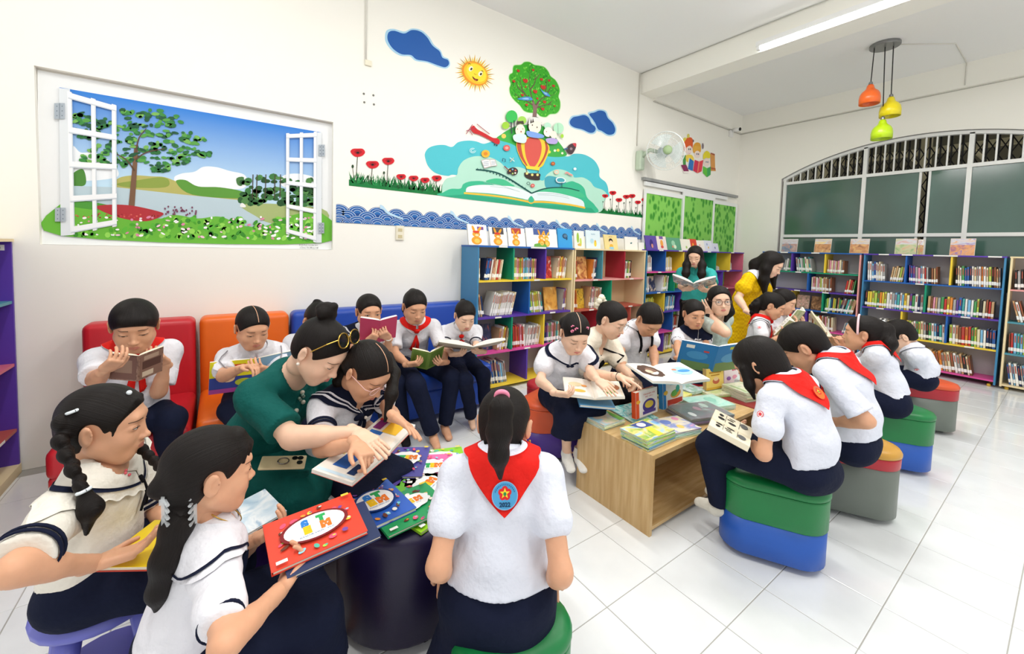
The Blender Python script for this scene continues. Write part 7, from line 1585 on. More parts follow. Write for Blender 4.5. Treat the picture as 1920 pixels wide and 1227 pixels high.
P['02'] = A = person('p02', 'girl with a clear claw clip in her long ponytail holding the red book', J, hf(12, 8), 1.3, near=True, tone=1, hs=1.0, eye='half', fringe='full', handR=(.75, .62, .25, -.45, .5, .8), handL=(.72, -.30, .35, -.3, .2, .9), bulk=.82,
    tail=dict(g=(0, -.105, -.02), tails=[([pt(343, 925, 1.03), pt(333, 985, .99), pt(312, 1050, .97), pt(297, 1110, .97), pt(303, 1163, .99)], [.024, .032, .030, .022, .007])]),
    top=dict(collar='sailor', cs=1, stripes=2, neck='v', hem=.10, puff=True, sleeve=.74, sr=.064))
mb = MB(); q0 = pt(338, 948, 1.0)
for s in (-1, 1):
    for k in range(5): mb.tube([q0+np.array([.012*s, .01*s, .035-.016*k]), q0+np.array([.030*s, -.012, .032-.016*k]), q0+np.array([.020*s, -.040, .028-.016*k])], .0042, CLEAR, 6)
    mb.box(q0+np.array([.030*s, -.012, 0]), (.007, .030, .085), CLEAR)
mb.box(q0+np.array([0, -.02, .03]), (.075, .006, .012), CLEAR); obj('claw_clip', mesh('claw_clip', np.array(mb.v), mb.f, mb.mats, mb.m), A['root'], 'clear plastic claw clip')
cord(A, 'necklace', [A['N']+A['TB']@np.array([.050*sin(t), .048*cos(t)+.01, .042-.020*cos(t)]) for t in np.linspace(-2.6, 2.6, 21)], .0014, GOLD)
for s, th in ((-1, -28), (1, 28)): cord(A, 'pinafore_strap', [onbody(A, th, e, .004)[0] for e in (20, 0, -20, -38)], .010, NAVY)
q, n = onbody(A, 10, -36, .014)
cord(A, 'embroidery', [q+A['lat']*.022*cos(t)*(1+.2*sin(5*t))+A['up']*.018*sin(t)*(1+.2*sin(5*t)) for t in np.linspace(0, 6.28, 30)], .0012, WHITE)
J = JOINTS['p03']
P['03'] = A = person('p03', 'girl seen from behind in the foreground, ponytail and red neckerchief with round blue badge', J, hf(44, 12), 1.34, near=True, tone=1, hs=1.02, eye='down', scarf='back', bulk=.95, flare=.30,
    tail=dict(g=(.0, -.092, .062), tails=[([pt(941, 742, 1.13), pt(940, 768, 1.085), pt(936, 810, 1.07), pt(935, 855, 1.075), pt(938, 897, 1.10)], [.016, .029, .031, .024, .006])]),
    top=dict(m=SHIRTB, collar='shirt', puff=True, sleeve=.66, sr=.060, hem=.12, loose=.020))
tie(A, 'hair_tie', pt(941, 743, 1.115), .015, PINK, tuple(pt(940, 768, 1.085)-pt(941, 742, 1.13)), .5); badge(A, '#7fb4d8', '#4f9fd0', 'round blue badge with a red and yellow flower', '2022', 14, .036)
ball(A, 'earring', headpt(A, (.082, -.004, -.042)), .004, GOLD); cord(A, 'earring', [headpt(A, (.083, -.002, -.040)), headpt(A, (.086, 0, -.058))], .0014, GOLD)
# ---- woman in teal and girl beside her
TEAL = cloth('teal_dress_crepe', '#0d5751', .75)
J = JOINTS['p04']
P['04'] = A = person('p04', 'woman in a teal buttoned dress with sunglasses on her bun hair, leaning over a book', J, hf(-46, 40), 1.54, adult=True, near=True, tone=2, hs=1.08, eye='down', hair='pony', handR=(.45, -.80, -.20, -.1, .1, -1), poseR='flat', handL=(.3, -.9, -.3, 0, 0, -1), poseL='flat', bulk=1.02,
    tail=dict(g=(0, -.06, .10), buns=[((.0, -.075, .125), .042)]), top=dict(m=TEAL, neck='round', sleeve=.80, sr=.064, collar=None, name='dress_bodice'), bottom='dress', fringe=None)
for e in (34, 12): ball(A, 'button', onbody(A, 0, e, .004)[0], .009, mat('pearl_button', '#d6cdbb', .3, .6))
for th in (-24, 18): ball(A, 'button', onbody(A, th, 2, .004)[0], .009, mat('pearl_button', '#d6cdbb', .3, .6))
for e in (-34, -48, -58): ball(A, 'button', onbody(A, -4, e, .004)[0], .010, mat('pearl_button', '#d6cdbb', .3, .6))
q, n = onbody(A, 6, 24, .006)
for k in range(4): ball(A, 'brooch', q+A['lat']*.011*cos(1.57*k)+A['up']*.012*sin(1.57*k), .007, mat('brooch_silver', '#8fa79a', .3, metal=.6))
ball(A, 'earring', headpt(A, (.083, -.004, -.040)), .006, mat('pearl', '#efe7da', .2, .7))
def sunglasses(A):
    mb = MB(); R = rotx(radians(48)); c = np.array([0, .052, .110]); f = lambda p: tuple(c+R@np.array(p, float))
    for s in (-1, 1):
        pts = [f((s*.034+.029*cos(t), .0, .026*sin(t))) for t in np.linspace(0, 2*pi, 25)]; mb.tube(pts, .0022, GOLD, 6, cap=False)
        mb.poly([f((s*.034+.028*cos(t), .0+.002*cos(t)*s, .025*sin(t))) for t in np.linspace(0, 2*pi, 25)[:-1]], mat('sunglass_lens', '#101312', .06, .7))
        mb.tube([f((s*.062, .0, .008)), f((s*.084, -.03, .0)), f((s*.090, -.09, -.02))], .0018, GOLD, 6)
    mb.tube([f((-.008, .002, .006)), f((0, .005, .010)), f((.008, .002, .006))], .002, GOLD, 6)
    A['onhead']('sunglasses', mesh('sunglasses', np.array(mb.v), mb.f, mb.mats, mb.m), 'round black sunglasses with thin gold rims pushed up on the hair')
sunglasses(A)
J = JOINTS['p05']
P['05'] = A = person('p05', 'girl with glasses and a navy sailor collar reading with the woman in teal', J, hf(-62, 40), 1.3, near=True, tone=1, hs=1.02, eye='down', handR=(.2, -.93, -.2, -.2, -.1, -1), poseR='point', handL=(.35, -.88, -.25, -.5, -.2, -.8), poseL='flat', part=(0, 0, 110), bulk=.92,
    tail=dict(gs=[(.066, -.05, .0), (-.066, -.05, .0)], tails=[([pt(728, 668, 1.72), pt(738, 700, 1.66), pt(734, 740, 1.57), pt(722, 790, 1.54)], [.020, .024, .022, .006]), ([pt(648, 680, 1.66), pt(636, 715, 1.66), pt(630, 745, 1.68)], [.020, .022, .008])]),
    top=dict(collar='sailor', cm=NAVY, cst=WHITE, cs=2, stripes=2, neck='v', hem=.12, sleeve=.66, sr=.064))
glasses(A, mat('pink_clear_frame', '#efc3bf', .25, .5), .020)
q, n = onbody(A, 0, 6, .014)
for s in (-1, 1): A['add']('neck_bow', *sdf_mesh([ell(q+A['lat']*.026*s+A['up']*.004, (.026, .009, .017), A['TB'], k=0)], .004), NAVY); cord(A, 'bow_tail', [onbody(A, s*t, e, .010)[0] for t, e in ((3, 4), (7, -12), (12, -30))], .007, NAVY)
ball(A, 'bow_button', q+A['fwd']*.012, .007, mat('pearl', '#efe7da', .2, .7)); patch(A, 'L')
# ---- along the sofas
J = JOINTS['p06']; hL, hR = holdhands(-80, .45, .35)
P['06'] = A = person('p06', 'boy with a thick fringe and red neckerchief reading a comic on the red chair', J, hf(-86, 20), 1.36, near=True, tone=1, hs=1.10, hair='boy', eye='down', handL=hL, handR=hR, bottom='trousers', scarf='front', top=dict(collar='shirt', sleeve=.82, sr=.070), shoes=('#1a1a1d', 'shoe'))
J = JOINTS['p07']; hL, hR = holdhands(-88, .3, .45)
P['07'] = A = person('p07', 'girl with centre-parted hair and a red bow on the orange chair', J, hf(-76, 22), 1.3, near=True, tone=1, hs=1.05, eye='down', handL=hL, handR=(.55, -.6, .2, .1, -.4, -.9), part=(0, 0, 120), tail=dict(gs=[(0, -.1, -.01)]), bottom='trousers', scarf='under', top=dict(collar='peter', sleeve=.75, sr=.070), shoes=('#1a1a1d', 'shoe'), bulk=.95)
cord(A, 'collar_lace', [onbody(A, t, 40-12*cos(radians(t)), .014)[0] for t in range(-80, 81, 8)], .003, mat('lace_grey', '#8d8a90', .8))
J = JOINTS['p08']
P['08'] = A = person('p08', 'bowed child with a pink hair clip on the blue sofa behind the woman in teal', J, hf(-75, 58), 1.32, tone=1, hs=1.05, eye='down', tail=dict(gs=[(0, -.10, .02)], buns=[((0, -.10, .05), .028)]), top=dict(sleeve=.7, sr=.066, collar='shirt'), bottom='trousers')
A['add']('hair_clip', *sdf_mesh([ell(headpt(A, (-.062, .045, .055)), (.008, .010, .022), k=0)], .003), PINK)
J = JOINTS['p09']; hL, hR = holdhands(-96, .55, .5)
P['09'] = A = person('p09', 'girl in a striped sailor collar holding up a pink book on the blue sofa', J, hf(-90, 10), 1.34, near=True, tone=1, hs=1.05, eye='half', fringe='wisps', handL=hL, handR=hR, tail=dict(gs=[(0, -.10, .0)]), bottom='trousers', top=dict(collar='sailor', cm=NAVY, cst=WHITE, cs=2, neck='v', sleeve=.62), shoes=('#1a1a1d', 'shoe'), bulk=.92)
tie(A, 'bracelet', A['J']['WL'], .020, mat('white_beads', '#e8e4dc', .4), A['J']['EL']-A['J']['WL'], .2)
J = JOINTS['p10']; hL, hR = holdhands(-100, .15, .6)
P['10'] = A = person('p10', 'tall barefoot girl with a long red neckerchief and green book on the blue sofa', J, hf(-94, 22), 1.42, near=True, tone=1, hs=1.10, eye='down', handL=hL, handR=hR, tail=dict(g=(0, -.09, .07), tails=[([headpt(dict(H=np.array(J['H']), RH=np.eye(3), hs=1), (-.03, .08, .05)), np.array(J['H'])+(-.03, .12, -.03), np.array(J['H'])+(-.03, .12, -.10)], [.016, .022, .006])]), bottom='trousers', scarf='front', top=dict(collar='shirt', sleeve=.78, sr=.066), bulk=.95)
J = JOINTS['p11']; hL, hR = holdhands(-110, .15, .6)
P['11'] = A = person('p11', 'smaller girl at the sofa end by the blue bookcase with a big open book', J, hf(-100, 28), 1.25, tone=2, hs=1.02, eye='down', fringe='wisps', handL=hL, handR=hR, tail=dict(gs=[(0, -.095, .05)], buns=[((0, -.10, .07), .022)]), bottom='trousers', scarf='under', top=dict(collar='peter', sleeve=.72, sr=.066, stripes=1), bulk=.9)
# ---- far side of the reading table
J = JOINTS['p13']; hL, hR = holdhands(-115, .05, .6)
P['13'] = A = person('p13', 'little girl with pink hair clips and a navy-edged collar reading a board book', J, hf(-112, 32), 1.22, near=True, tone=2, hs=1.06, eye='down', handL=(-.1, -.9, -.25, .3, .1, -.9), poseL='flat', handR=hR, part=(.008, .0, 120), tail=dict(gs=[(.06, -.07, .03), (-.06, -.07, .03)]), top=dict(collar='peter', ctrim=NAVYTRIM, puff=True, sleeve=.62, sr=.074, hem=.08), shoes=('#efeee8', 'sock'), bulk=.98)
for p_ in ((.03, .05, .085), (.045, .03, .085), (-.035, .045, .085), (.05, .05, .07)):
    for k in range(5): ball(A, 'hair_clip', headpt(A, np.array(p_)+np.array([.007*cos(1.26*k), .002, .007*sin(1.26*k)])), .0045, PINK)
q, n = onbody(A, 0, 8, .014)
for s in (-1, 1): A['add']('neck_bow', *sdf_mesh([ell(q+A['lat']*.012*s, (.013, .006, .009), A['TB'], k=0)], .003), NAVY)
J = JOINTS['p14']
P['14'] = A = person('p14', 'woman in a cream blouse with black bow, cream scrunchie and glasses', J, hf(-78, 26), 1.52, adult=True, near=True, tone=2, hs=1.06, eye='down', handR=(.35, -.9, -.1, -.2, .1, -1), poseR='point', tail=dict(g=(0, -.105, .035), tails=[([headpt(dict(H=np.array(J['H']), RH=np.eye(3), hs=1), (.03, .10, .02)), np.array(J['H'])+(.04, .13, -.06), np.array(J['H'])+(.05, .13, -.16)], [.02, .028, .006])]), top=dict(m=CREAM, neck='deep', sleeve=.95, sr=.062, puff=True), bottom='skirt')
glasses(A, mat('thin_silver_frame', '#b9a48f', .3, metal=.7), .021, .0010)
c = headpt(A, (.0, -.118, .055))
for k in range(9): a = 2*pi*k/9; ball(A, 'scrunchie', c+np.array([.030*cos(a), .012*sin(2*a), .036*sin(a)]), .021, cloth('cream_scrunchie', '#f2ead2'))
q, n = onbody(A, 4, 14, .018)
for s in (-1, 1): A['add']('blouse_bow', *sdf_mesh([ell(q+A['lat']*.040*s+A['up']*.004, (.040, .010, .028), A['TB'], k=0), ell(q, (.014, .012, .014), k=.01)], .005), BLACK); cord(A, 'bow_tail', [onbody(A, s*t, e, .012)[0] for t, e in ((3, 2), (6, -18), (8, -38))], .011, BLACK); cord(A, 'blouse_band', [onbody(A, s*t, e, .006)[0] for t, e in ((28, 30), (22, 18), (10, 8))], .007, BLACK)
tie(A, 'bracelet', A['J']['WR'], .024, DARKM, A['J']['ER']-A['J']['WR'], .1)
J = JOINTS['p15']; hL, hR = holdhands(-95, .0, .5)
P['15'] = A = person('p15', 'girl with black braces over a white blouse bending over the white picture book', J, hf(-108, 48), 1.36, near=True, tone=1, hs=1.06, eye='down', poseL='flat', poseR='flat', part=(-.03, -.03, 100), tail=dict(gs=[(0, -.1, .0)]), top=dict(collar='shirt', puff=True, sleeve=.6, sr=.070, stripes=0, cuff=None, hem=.08), bulk=.95)
for s in (-1, 1): cord(A, 'brace', [onbody(A, s*th, e, .006)[0] for th, e in ((150, 30), (100, 52), (45, 44), (26, 16), (22, -10), (22, -36))], .0095, BLACK); ball(A, 'brace_button', onbody(A, s*22, -34, .016)[0], .008, mat('pearl', '#efe7da', .2, .7))
for c, d, r, L in A['bands']: tie(A, 'sleeve_piping', c-d*.016, r*.98, NAVYTRIM, d, .05)
J = JOINTS['p16']; hL, hR = holdhands(-112, .1, .4)
P['16'] = A = person('p16', 'small girl with a wide navy collar looking into a blue picture book', J, hf(-120, 14), 1.2, near=True, tone=1, hs=1.0, eye='half', handL=hL, handR=hR, tail=dict(g=(.03, -.08, .06), buns=[((.055, -.075, .070), .020)]), top=dict(collar='peter', cm=NAVY, puff=True, sleeve=.62, sr=.068, cuff=NAVY), bulk=.92)
q, n = onbody(A, 0, 14, .012)
for s in (-1, 1): cord(A, 'white_ribbon', [q+A['lat']*s*.004, q+A['lat']*s*.028+A['up']*.012, q+A['lat']*s*.036-A['up']*.012, q+A['lat']*s*.010-A['up']*.008], .006, WHITE)
J = JOINTS['p17']
P['17'] = A = person('p17', 'woman in glasses and a grey-green dress tucking hair behind her ear', J, hf(-134, 2, 4), 1.52, adult=True, near=True, tone=2, hs=1.03, eye='open', hair='long', handR=(-.55, .35, .75, .7, .3, .1), poseR='rest', handL=(-.7, -.2, -.5, -.2, -.6, 0), tail=dict(locks=[([pt(1330, 562, 3.42), pt(1324, 590, 3.45), pt(1326, 615, 3.45)], [.030, .034, .012]), ([pt(1366, 560, 3.38), pt(1368, 585, 3.36), pt(1360, 602, 3.34)], [.024, .032, .014]), ([pt(1347, 555, 3.48), pt(1345, 590, 3.50), pt(1345, 610, 3.48)], [.05, .06, .03])]), top=dict(m=cloth('grey_green_crepe', '#c3d2cc', .8, noise=.18, nscale=30), sleeve=.55, sr=.062, neck='round', name='dress_bodice'), bottom='dress')
glasses(A, mat('brown_round_frame', '#4a2f26', .3, .5), .0215, .0016); ball(A, 'earring', headpt(A, (.083, -.004, -.042)), .005, mat('pearl', '#efe7da', .2, .7))
tie(A, 'watch_strap', A['J']['WR'], .024, mat('watch_strap_black', '#151515', .5), A['J']['ER']-A['J']['WR'], .3)
d = norm(np.array(A['J']['WR'])-A['J']['ER']); mb = MB(); mb.rbox(np.array(A['J']['WR'])+norm(np.cross(d, (0, 0, 1.)))*-.024, (.032, .032, .032), mat('watch_face', '#2b2b2e', .15), .006, 2); obj('watch', mesh('watch', np.array(mb.v), mb.f, mb.mats, mb.m), A['root'])
J = dict(JOINTS['p18']); base = np.array(J['P']); f18 = np.array([cos(radians(-152)), sin(radians(-152)), 0]); r18 = np.array([f18[1], -f18[0], 0])
for q, s in (('L', -1), ('R', 1)): J['K'+q] = base+r18*s*.08+f18*.03-np.array([0, 0, .36]); J['A'+q] = base+r18*s*.075-f18*.02; J['A'+q][2] = .07
J['hemz'] = (0, 0, .42); hL, hR = holdhands(-152, .2, .5)
P['18'] = A = person('p18', 'standing woman in a teal polo shirt and black skirt reading by the long bookcase', J, hf(-158, 20), 1.45, adult=True, near=True, tone=2, hs=1.03, eye='down', hair='long', handL=hL, handR=hR, tail=dict(locks=[([headpt(dict(H=np.array(J['H']), RH=basis(f18), hs=1), (s*.062, .01, .0)), headpt(dict(H=np.array(J['H']), RH=basis(f18), hs=1), (s*.080, .045, -.10)), headpt(dict(H=np.array(J['H']), RH=basis(f18), hs=1), (s*.082, .085, -.20)), headpt(dict(H=np.array(J['H']), RH=basis(f18), hs=1), (s*.078, .105, -.26))], [.026, .040, .040, .014]) for s in (-1, 1)]), top=dict(m=cloth('aqua_pique', '#3fb6b2', .8), collar='shirt', sleeve=.78, sr=.064, hem=.06), bottom='long', shoes=('#1a1a1d', 'shoe'))
YEL = cloth('yellow_gingham', '#e8c00e', .75); nt = YEL.node_tree; b = nt.nodes['Principled BSDF']
ck = nt.nodes.new('ShaderNodeTexChecker'); ck.inputs['Scale'].default_value = 46; ck.inputs['Color1'].default_value = lin('#ecc40c'); ck.inputs['Color2'].default_value = lin('#dcae08'); tcn = nt.nodes.new('ShaderNodeTexCoord'); nt.links.new(tcn.outputs['Object'], ck.inputs['Vector']); nt.links.new(ck.outputs['Color'], b.inputs['Base Color'])
J = dict(JOINTS['p19']); base = np.array(J['P']); f19 = np.array([cos(radians(-85)), sin(radians(-85)), 0]); r19 = np.array([f19[1], -f19[0], 0])
for q, s in (('L', -1), ('R', 1)): J['K'+q] = base+r19*s*.08+f19*.02-np.array([0, 0, .36]); J['A'+q] = base+r19*s*.075-f19*.02; J['A'+q][2] = .07
J['hemz'] = (0, 0, .36); RHt = basis((cos(radians(-80))*.85, sin(radians(-80))*.85, -.52)); hd = dict(H=np.array(J['H']), RH=RHt, hs=1)
P['19'] = A = person('p19', 'standing woman in a yellow dress with white collar, hand on a pupil shoulder', J, hf(-80, 32), 1.5, adult=True, near=True, tone=2, hs=1.12, eye='down', hair='long', handR=(.5, -.75, -.4, -.1, .2, -1), poseR='flat', tail=dict(locks=[([headpt(hd, (.055, -.03, .02)), headpt(hd, (.07, .0, -.06)), headpt(hd, (.07, .03, -.13))+(0, 0, -.04), headpt(hd, (.07, .05, -.13))+(0, 0, -.17)], [.035, .042, .042, .015]), ([headpt(hd, (-.06, .0, .0)), headpt(hd, (-.07, .06, -.09)), headpt(hd, (-.07, .09, -.10))+(0, 0, -.11)], [.03, .034, .014]), ([headpt(hd, (0, -.08, .0)), headpt(hd, (0, -.11, -.08)), headpt(hd, (.02, -.08, -.20))], [.05, .055, .02])]),
    top=dict(m=YEL, puff=True, sleeve=.62, sr=.074, long=True, name='dress_bodice', neck='v', collar='peter', cm=WHITE, cuff=WHITE), bottom='long', shoes=('#e8e2d8', 'shoe'))
J = JOINTS['p20']; hL, hR = holdhands(-72, .35, .3)
P['20'] = A = person('p20', 'girl with a curly black ponytail and sailor blouse reading under the yellow dress', J, hf(-74, 24), 1.26, tone=1, hs=1.02, eye='down', handL=hL, handR=hR, fringe='wisps', scarf='front', tail=dict(g=(0, -.085, .07), tails=[([np.array(J['H'])+(-.02, .08, .07), np.array(J['H'])+(-.06, .12, .0), np.array(J['H'])+(-.05, .12, -.08), np.array(J['H'])+(-.09, .13, -.15)], [.022, .032, .026, .010])], braids=[([np.array(J['H'])+(-.03, .10, .06), np.array(J['H'])+(-.08, .15, -.02), np.array(J['H'])+(-.06, .14, -.12)], .026, .018)]), top=dict(collar='sailor', cs=1, puff=True, sleeve=.62, sr=.068, neck=None), bulk=.92)
patch(A, 'R', .3)
for c, d, r, L in A['bands']: tie(A, 'sleeve_piping', c, r*.95, NAVYTRIM, d, .06)
J = JOINTS['p21']; hL, hR = holdhands(-80, .4, .3)
P['21'] = A = person('p21', 'child with a red neckerchief half hidden beyond the curly-haired girl', J, hf(-82, 18), 1.28, tone=0, hs=1.04, eye='down', handL=hL, handR=hR, scarf='front', tail=dict(gs=[(0, -.1, .02)]), top=dict(collar='shirt', sleeve=.7), bulk=.92)
# ---- near side of the reading table
J = JOINTS['p22']; hL, hR = holdhands(98, .1, .5)
P['22'] = A = person('p22', 'girl with bobbed black hair and orange-badged neckerchief on the nearest stool at the right', J, hf(102, 36), 1.34, near=True, tone=1, hs=1.08, hair='bob', eye='down', handL=(.15, .85, .35, .55, -.1, .8), handR=hR, scarf='back', bottom='trousers', hunch=.035, tail=dict(locks=[[headpt(dict(H=np.array(J['H']), RH=basis((-.17, .80, -.58)), hs=1.08), (s*.072, .040, .01)), headpt(dict(H=np.array(J['H']), RH=basis((-.17, .80, -.58)), hs=1.08), (s*.074, .050, -.05))+(0, 0, -.01), headpt(dict(H=np.array(J['H']), RH=basis((-.17, .80, -.58)), hs=1.08), (s*.066, .055, -.09))+(0, 0, -.03)] for s in (-1, 1)]), top=dict(m=SHIRTB, collar='shirt', puff=True, sleeve=.68, sr=.070, hem=.10, loose=.012), shoes=('#e3dfd2', 'sock'), bulk=.88)
badge(A, '#e0402c', '#e8702a', 'round orange badge with a green flower', None, 12, .030); patch(A, 'L')
J = JOINTS['p23']; hL, hR = holdhands(98, .1, .5)
P['23'] = A = person('p23', 'boy with short cropped hair and red neckerchief bending over the table', J, hf(106, 42), 1.42, near=True, tone=1, hs=1.12, hair='boy', eye='down', handL=hL, handR=hR, scarf='front', bottom='trousers', hunch=.03, top=dict(m=SHIRTB, collar='shirt', sleeve=.86, sr=.074, hem=.08, loose=.014), bulk=.92)
J = JOINTS['p24']
P['24'] = A = person('p24', 'girl with a pink headband and white-tied ponytail, hand at her mouth', J, hf(100, 2), 1.36, near=True, tone=1, hs=1.08, eye='half', handL=(-.2, .35, .85, .5, .8, -.2), poseL='grip', handR=(-.2, .5, .8, -.6, .7, 0), poseR='rest', scarf='back', tail=dict(g=(0, -.10, .05), tails=[([pt(1650, 606, 2.72), pt(1663, 618, 2.67), pt(1669, 645, 2.62), pt(1665, 676, 2.62)], [.020, .034, .034, .008])]), top=dict(m=SHIRTB, collar='shirt', sleeve=.8, sr=.066, hem=.10, loose=.012), bulk=.86)
A['onhead']('headband', mesh('headband', *(lambda m: (np.array(m.v), m.f, m.mats, m.m))((lambda m: (m.tube([(.088*cos(t), .020, .018+.098*sin(t)) for t in np.linspace(-.15, pi+.15, 25)], .006, mat('pale_pink_band', '#f3c9cf', .5), 8), m)[1])(MB())), True), 'pale pink headband')
tie(A, 'hair_tie', pt(1652, 608, 2.72), .022, mat('hair_tie_white', '#e6eef2', .5), (.6, -.5, -.4), .4)
J = JOINTS['p25']; hL, hR = holdhands(112, .1, .5)
P['25'] = A = person('p25', 'boy in glasses with a red sleeve emblem reading on the farthest stool', J, hf(118, 38), 1.3, near=True, tone=2, hs=1.08, hair='boy', eye='down', handL=hL, handR=hR, bottom='trousers', hunch=.03, top=dict(m=SHIRTB, collar='shirt', sleeve=.86, sr=.072, hem=.08, loose=.012), bulk=.9)
glasses(A, DARKM, .020, .0014); patch(A, 'L', .4)
# ================================================================== books on the tables and in hands
def quad(corners, z):
    """four corners of a lying book seen in the photograph, on the plane z -> centre, width direction, width, length"""
    Q = [np.array(onz(*c, z)) for c in corners]; c = sum(Q)/4
    ex = (Q[1]-Q[0]+Q[2]-Q[3])/2; ey = (Q[3]-Q[0]+Q[2]-Q[1])/2
    return c, ex, np.linalg.norm(ex), np.linalg.norm(ey)
def zz(x0, y0, sc, pts): return [(x0+a/sc, y0+b/sc) for a, b in pts]
# --- science books spread on the drum table (corner order: lower left, lower right, upper right, upper left as printed)
SC = lambda pts: zz(480, 820, 4.381, pts)
spread = [  # corners, height of its underside, colour, label, cloud?
    (SC([(1290, 200), (1730, 250), (1560, 120), (1420, 165)]), .412, '#8ecf2c', 'light green science book at the far edge of the drum table, under the pink one', True, (.24, .19)),
    (SC([(1010, 360), (1190, 350), (1430, 110), (1090, 95)]), .424, '#4d4a9e', 'violet science book with white cloud and rainbow letters lying by the open board book', True, (.19, .25)),
    (SC([(820, 300), (1010, 320), (1030, 210), (850, 250)]), .412, '#5a4a9a', 'violet science book half hidden under the open board book', True, (.19, .25)),
    (SC([(730, 380), (1010, 330), (1010, 290), (740, 310)]), .413, '#7ac22c', 'bright green science book under the violet ones', False, (.24, .18)),
    (SC([(1180, 250), (1480, 260), (1500, 380), (1240, 350)]), .4135, '#e86aa8', 'pink science book between the green ones on the drum table', True, (.19, .25)),
    (SC([(440, 560), (1030, 430), (990, 370), (480, 400)]), .4125, '#dd4a2a', 'orange-red science book on the drum table beside the teal dress', False, (.24, .20)),
    (SC([(1170, 925), (1490, 700), (1230, 330), (1120, 450)]), .4125, '#9ad42e', 'lime green science book undermost at the front of the drum table', True, (.19, .26)),
    (SC([(1390, 820), (1490, 680), (1240, 290), (1180, 350)]), .425, '#6abf2a', 'yellow-green science book with white cloud, right of the fan of books', True, (.19, .26)),
    (SC([(850, 1005), (1390, 770), (1240, 390), (1100, 450)]), .4375, '#1f9a5a', 'emerald green science book near the girl seen from behind', True, (.25, .20)),
]
placed = {0: (.81, 1.67, -20, .4115), 1: (.66, 1.70, -32, .4325), 2: (.555, 1.70, -28, .4222), 3: (.51, 1.665, -22, .4115), 4: (.735, 1.595, -28, .4222), 5: (.40, 1.60, -18, .4115), 6: (.60, 1.41, 18, .4115), 7: (.68, 1.47, 32, .4222), 8: (.555, 1.385, 6, .4329)}
for i, (cs, z, col, lab, cl, (w, l)) in enumerate(spread):
    c, ex, _, _ = quad(cs, z+.006); t = .010
    if i in placed: c = np.array([placed[i][0], placed[i][1], 0]); a = radians(placed[i][2]); ex = np.array([cos(a), sin(a), 0]); z = placed[i][3]
    c[2] = z; o = closed_book('book', lab, c, ex, w, l, t, mat('cover_'+col[1:], col, .3, .5), group='science books on the drum table'); stem_cover(o, w, l, t, col, 20+i, cl)
o = closed_book('book', 'blue science book with the oval title, on the fan beside the red one held up', (.455, 1.45, .4436), (cos(.12), sin(.12), 0), .20, .24, .014, mat('cover_2a5fc0', '#2a5fc0', .3, .5), group='science books on the drum table'); stem_cover(o, .20, .24, .014, '#2a5fc0', 41)
# the red one in the hands of the girl with the claw clip
Q = [pt(510, 1086, .99), pt(690, 1005, 1.13), pt(657, 925, 1.24), pt(492, 992, 1.12)]
c = sum(Q)/4; ex = Q[1]-Q[0]; ey = Q[3]-Q[0]; n = np.cross(ex, ey); n = n if n[2] > 0 else -n
w, l = (np.linalg.norm(Q[1]-Q[0])+np.linalg.norm(Q[2]-Q[3]))/2, (np.linalg.norm(Q[3]-Q[0])+np.linalg.norm(Q[2]-Q[1]))/2
o = closed_book('book', 'red science book with oval rainbow title held by the girl with the claw clip', c, ex, w, l, .012, mat('cover_e0442e', '#e0442e', .3, .5), nz=n); stem_cover(o, w, l, .012, '#e0442e', 55)
o = closed_book('book', 'dark blue science book held underneath the red one', c-norm(n)*.012+norm(ex)*.03-norm(ey)*.03, ex, w, l*.9, .010, mat('cover_24335a', '#24335a', .4), nz=n)
# yellow book in the hands of the girl with plaits
Q = [pt(247, 1073, 1.06), pt(312, 1045, 1.06), pt(325, 985, 1.20), pt(222, 1030, 1.16)]; Q[3] = pt(222, 1025, 1.12)
c = (Q[0]+Q[2])/2; n = norm(np.array([.05, .05, 1])); ex = np.array([.75, -.45, 0])
o = closed_book('book', 'yellow-backed book in the hands of the girl with plaits', c+np.array([.01, .0, .0]), ex, .17, .20, .012, mat('cover_f0cf1a', '#f2d01a', .35, .4), mat('cover_d8452c', '#d8452c', .35), nz=n)
d = Deco(o, .17, .20, .012); d.poly(rect(.30, -.35, .33, .35), '#86b53a'); d.poly(rect(-.15, .30, .1, .42), '#f4f0e4'); d.poly(rect(.12, -.28, .135, .1), '#9a8a2a'); d.poly(rect(.18, -.28, .195, .2), '#9a8a2a'); d.done()
# grey-blue book on the far side of the girl with the claw clip
closed_book('book', 'pale blue workbook lying on the lap beyond the girl with the claw clip', pt(455, 975, 1.28), (1, .4, 0), .20, .14, .008, art('cover_pale_blue_art', ['#a9c4d6', '#c9dbe6', '#e9eff2', '#8fb2cc'], 3, 31), nz=(0, -.2, 1))
# phone on the teal lap
lapz = P['04']['J']
c = pt(531, 868, 1.50); M_PH = mat('phone_champagne', '#d8c79c', .3, .5)
ph = empty('phone', c, 'champagne-coloured phone with a ring holder lying on the teal lap', 'phone')
n = norm(np.array([.10, -.18, 1.])); ex = norm(np.array([.95, -.25, -.1])); ex = norm(ex-n*(ex@n)); ey = np.cross(n, ex); PB = np.stack([ex, ey, n], 1)
mb = MB(); mb.rbox(c, (.150, .074, .009), M_PH, .004, 2, R=PB); mb.build('body', ph)
mb = MB(); mb.tube([c+PB@np.array([.0+.018*cos(t), .018*sin(t), .007]) for t in np.linspace(0, 2*pi, 25)], .0022, mat('ring_steel', '#8f8a84', .25, metal=.9), 6, cap=False); mb.build('ring_holder', ph)
for k, (a, b) in enumerate(((.055, .018), (.055, -.008), (.036, .018))): mb = MB(); mb.lathe(c+PB@np.array([a, b, .0045]), [(.010, 0), (.010, .0025), (.008, .003)], mat('lens_black', '#0c0c0d', .2), 16, axis=PB); mb.build('lens', ph)
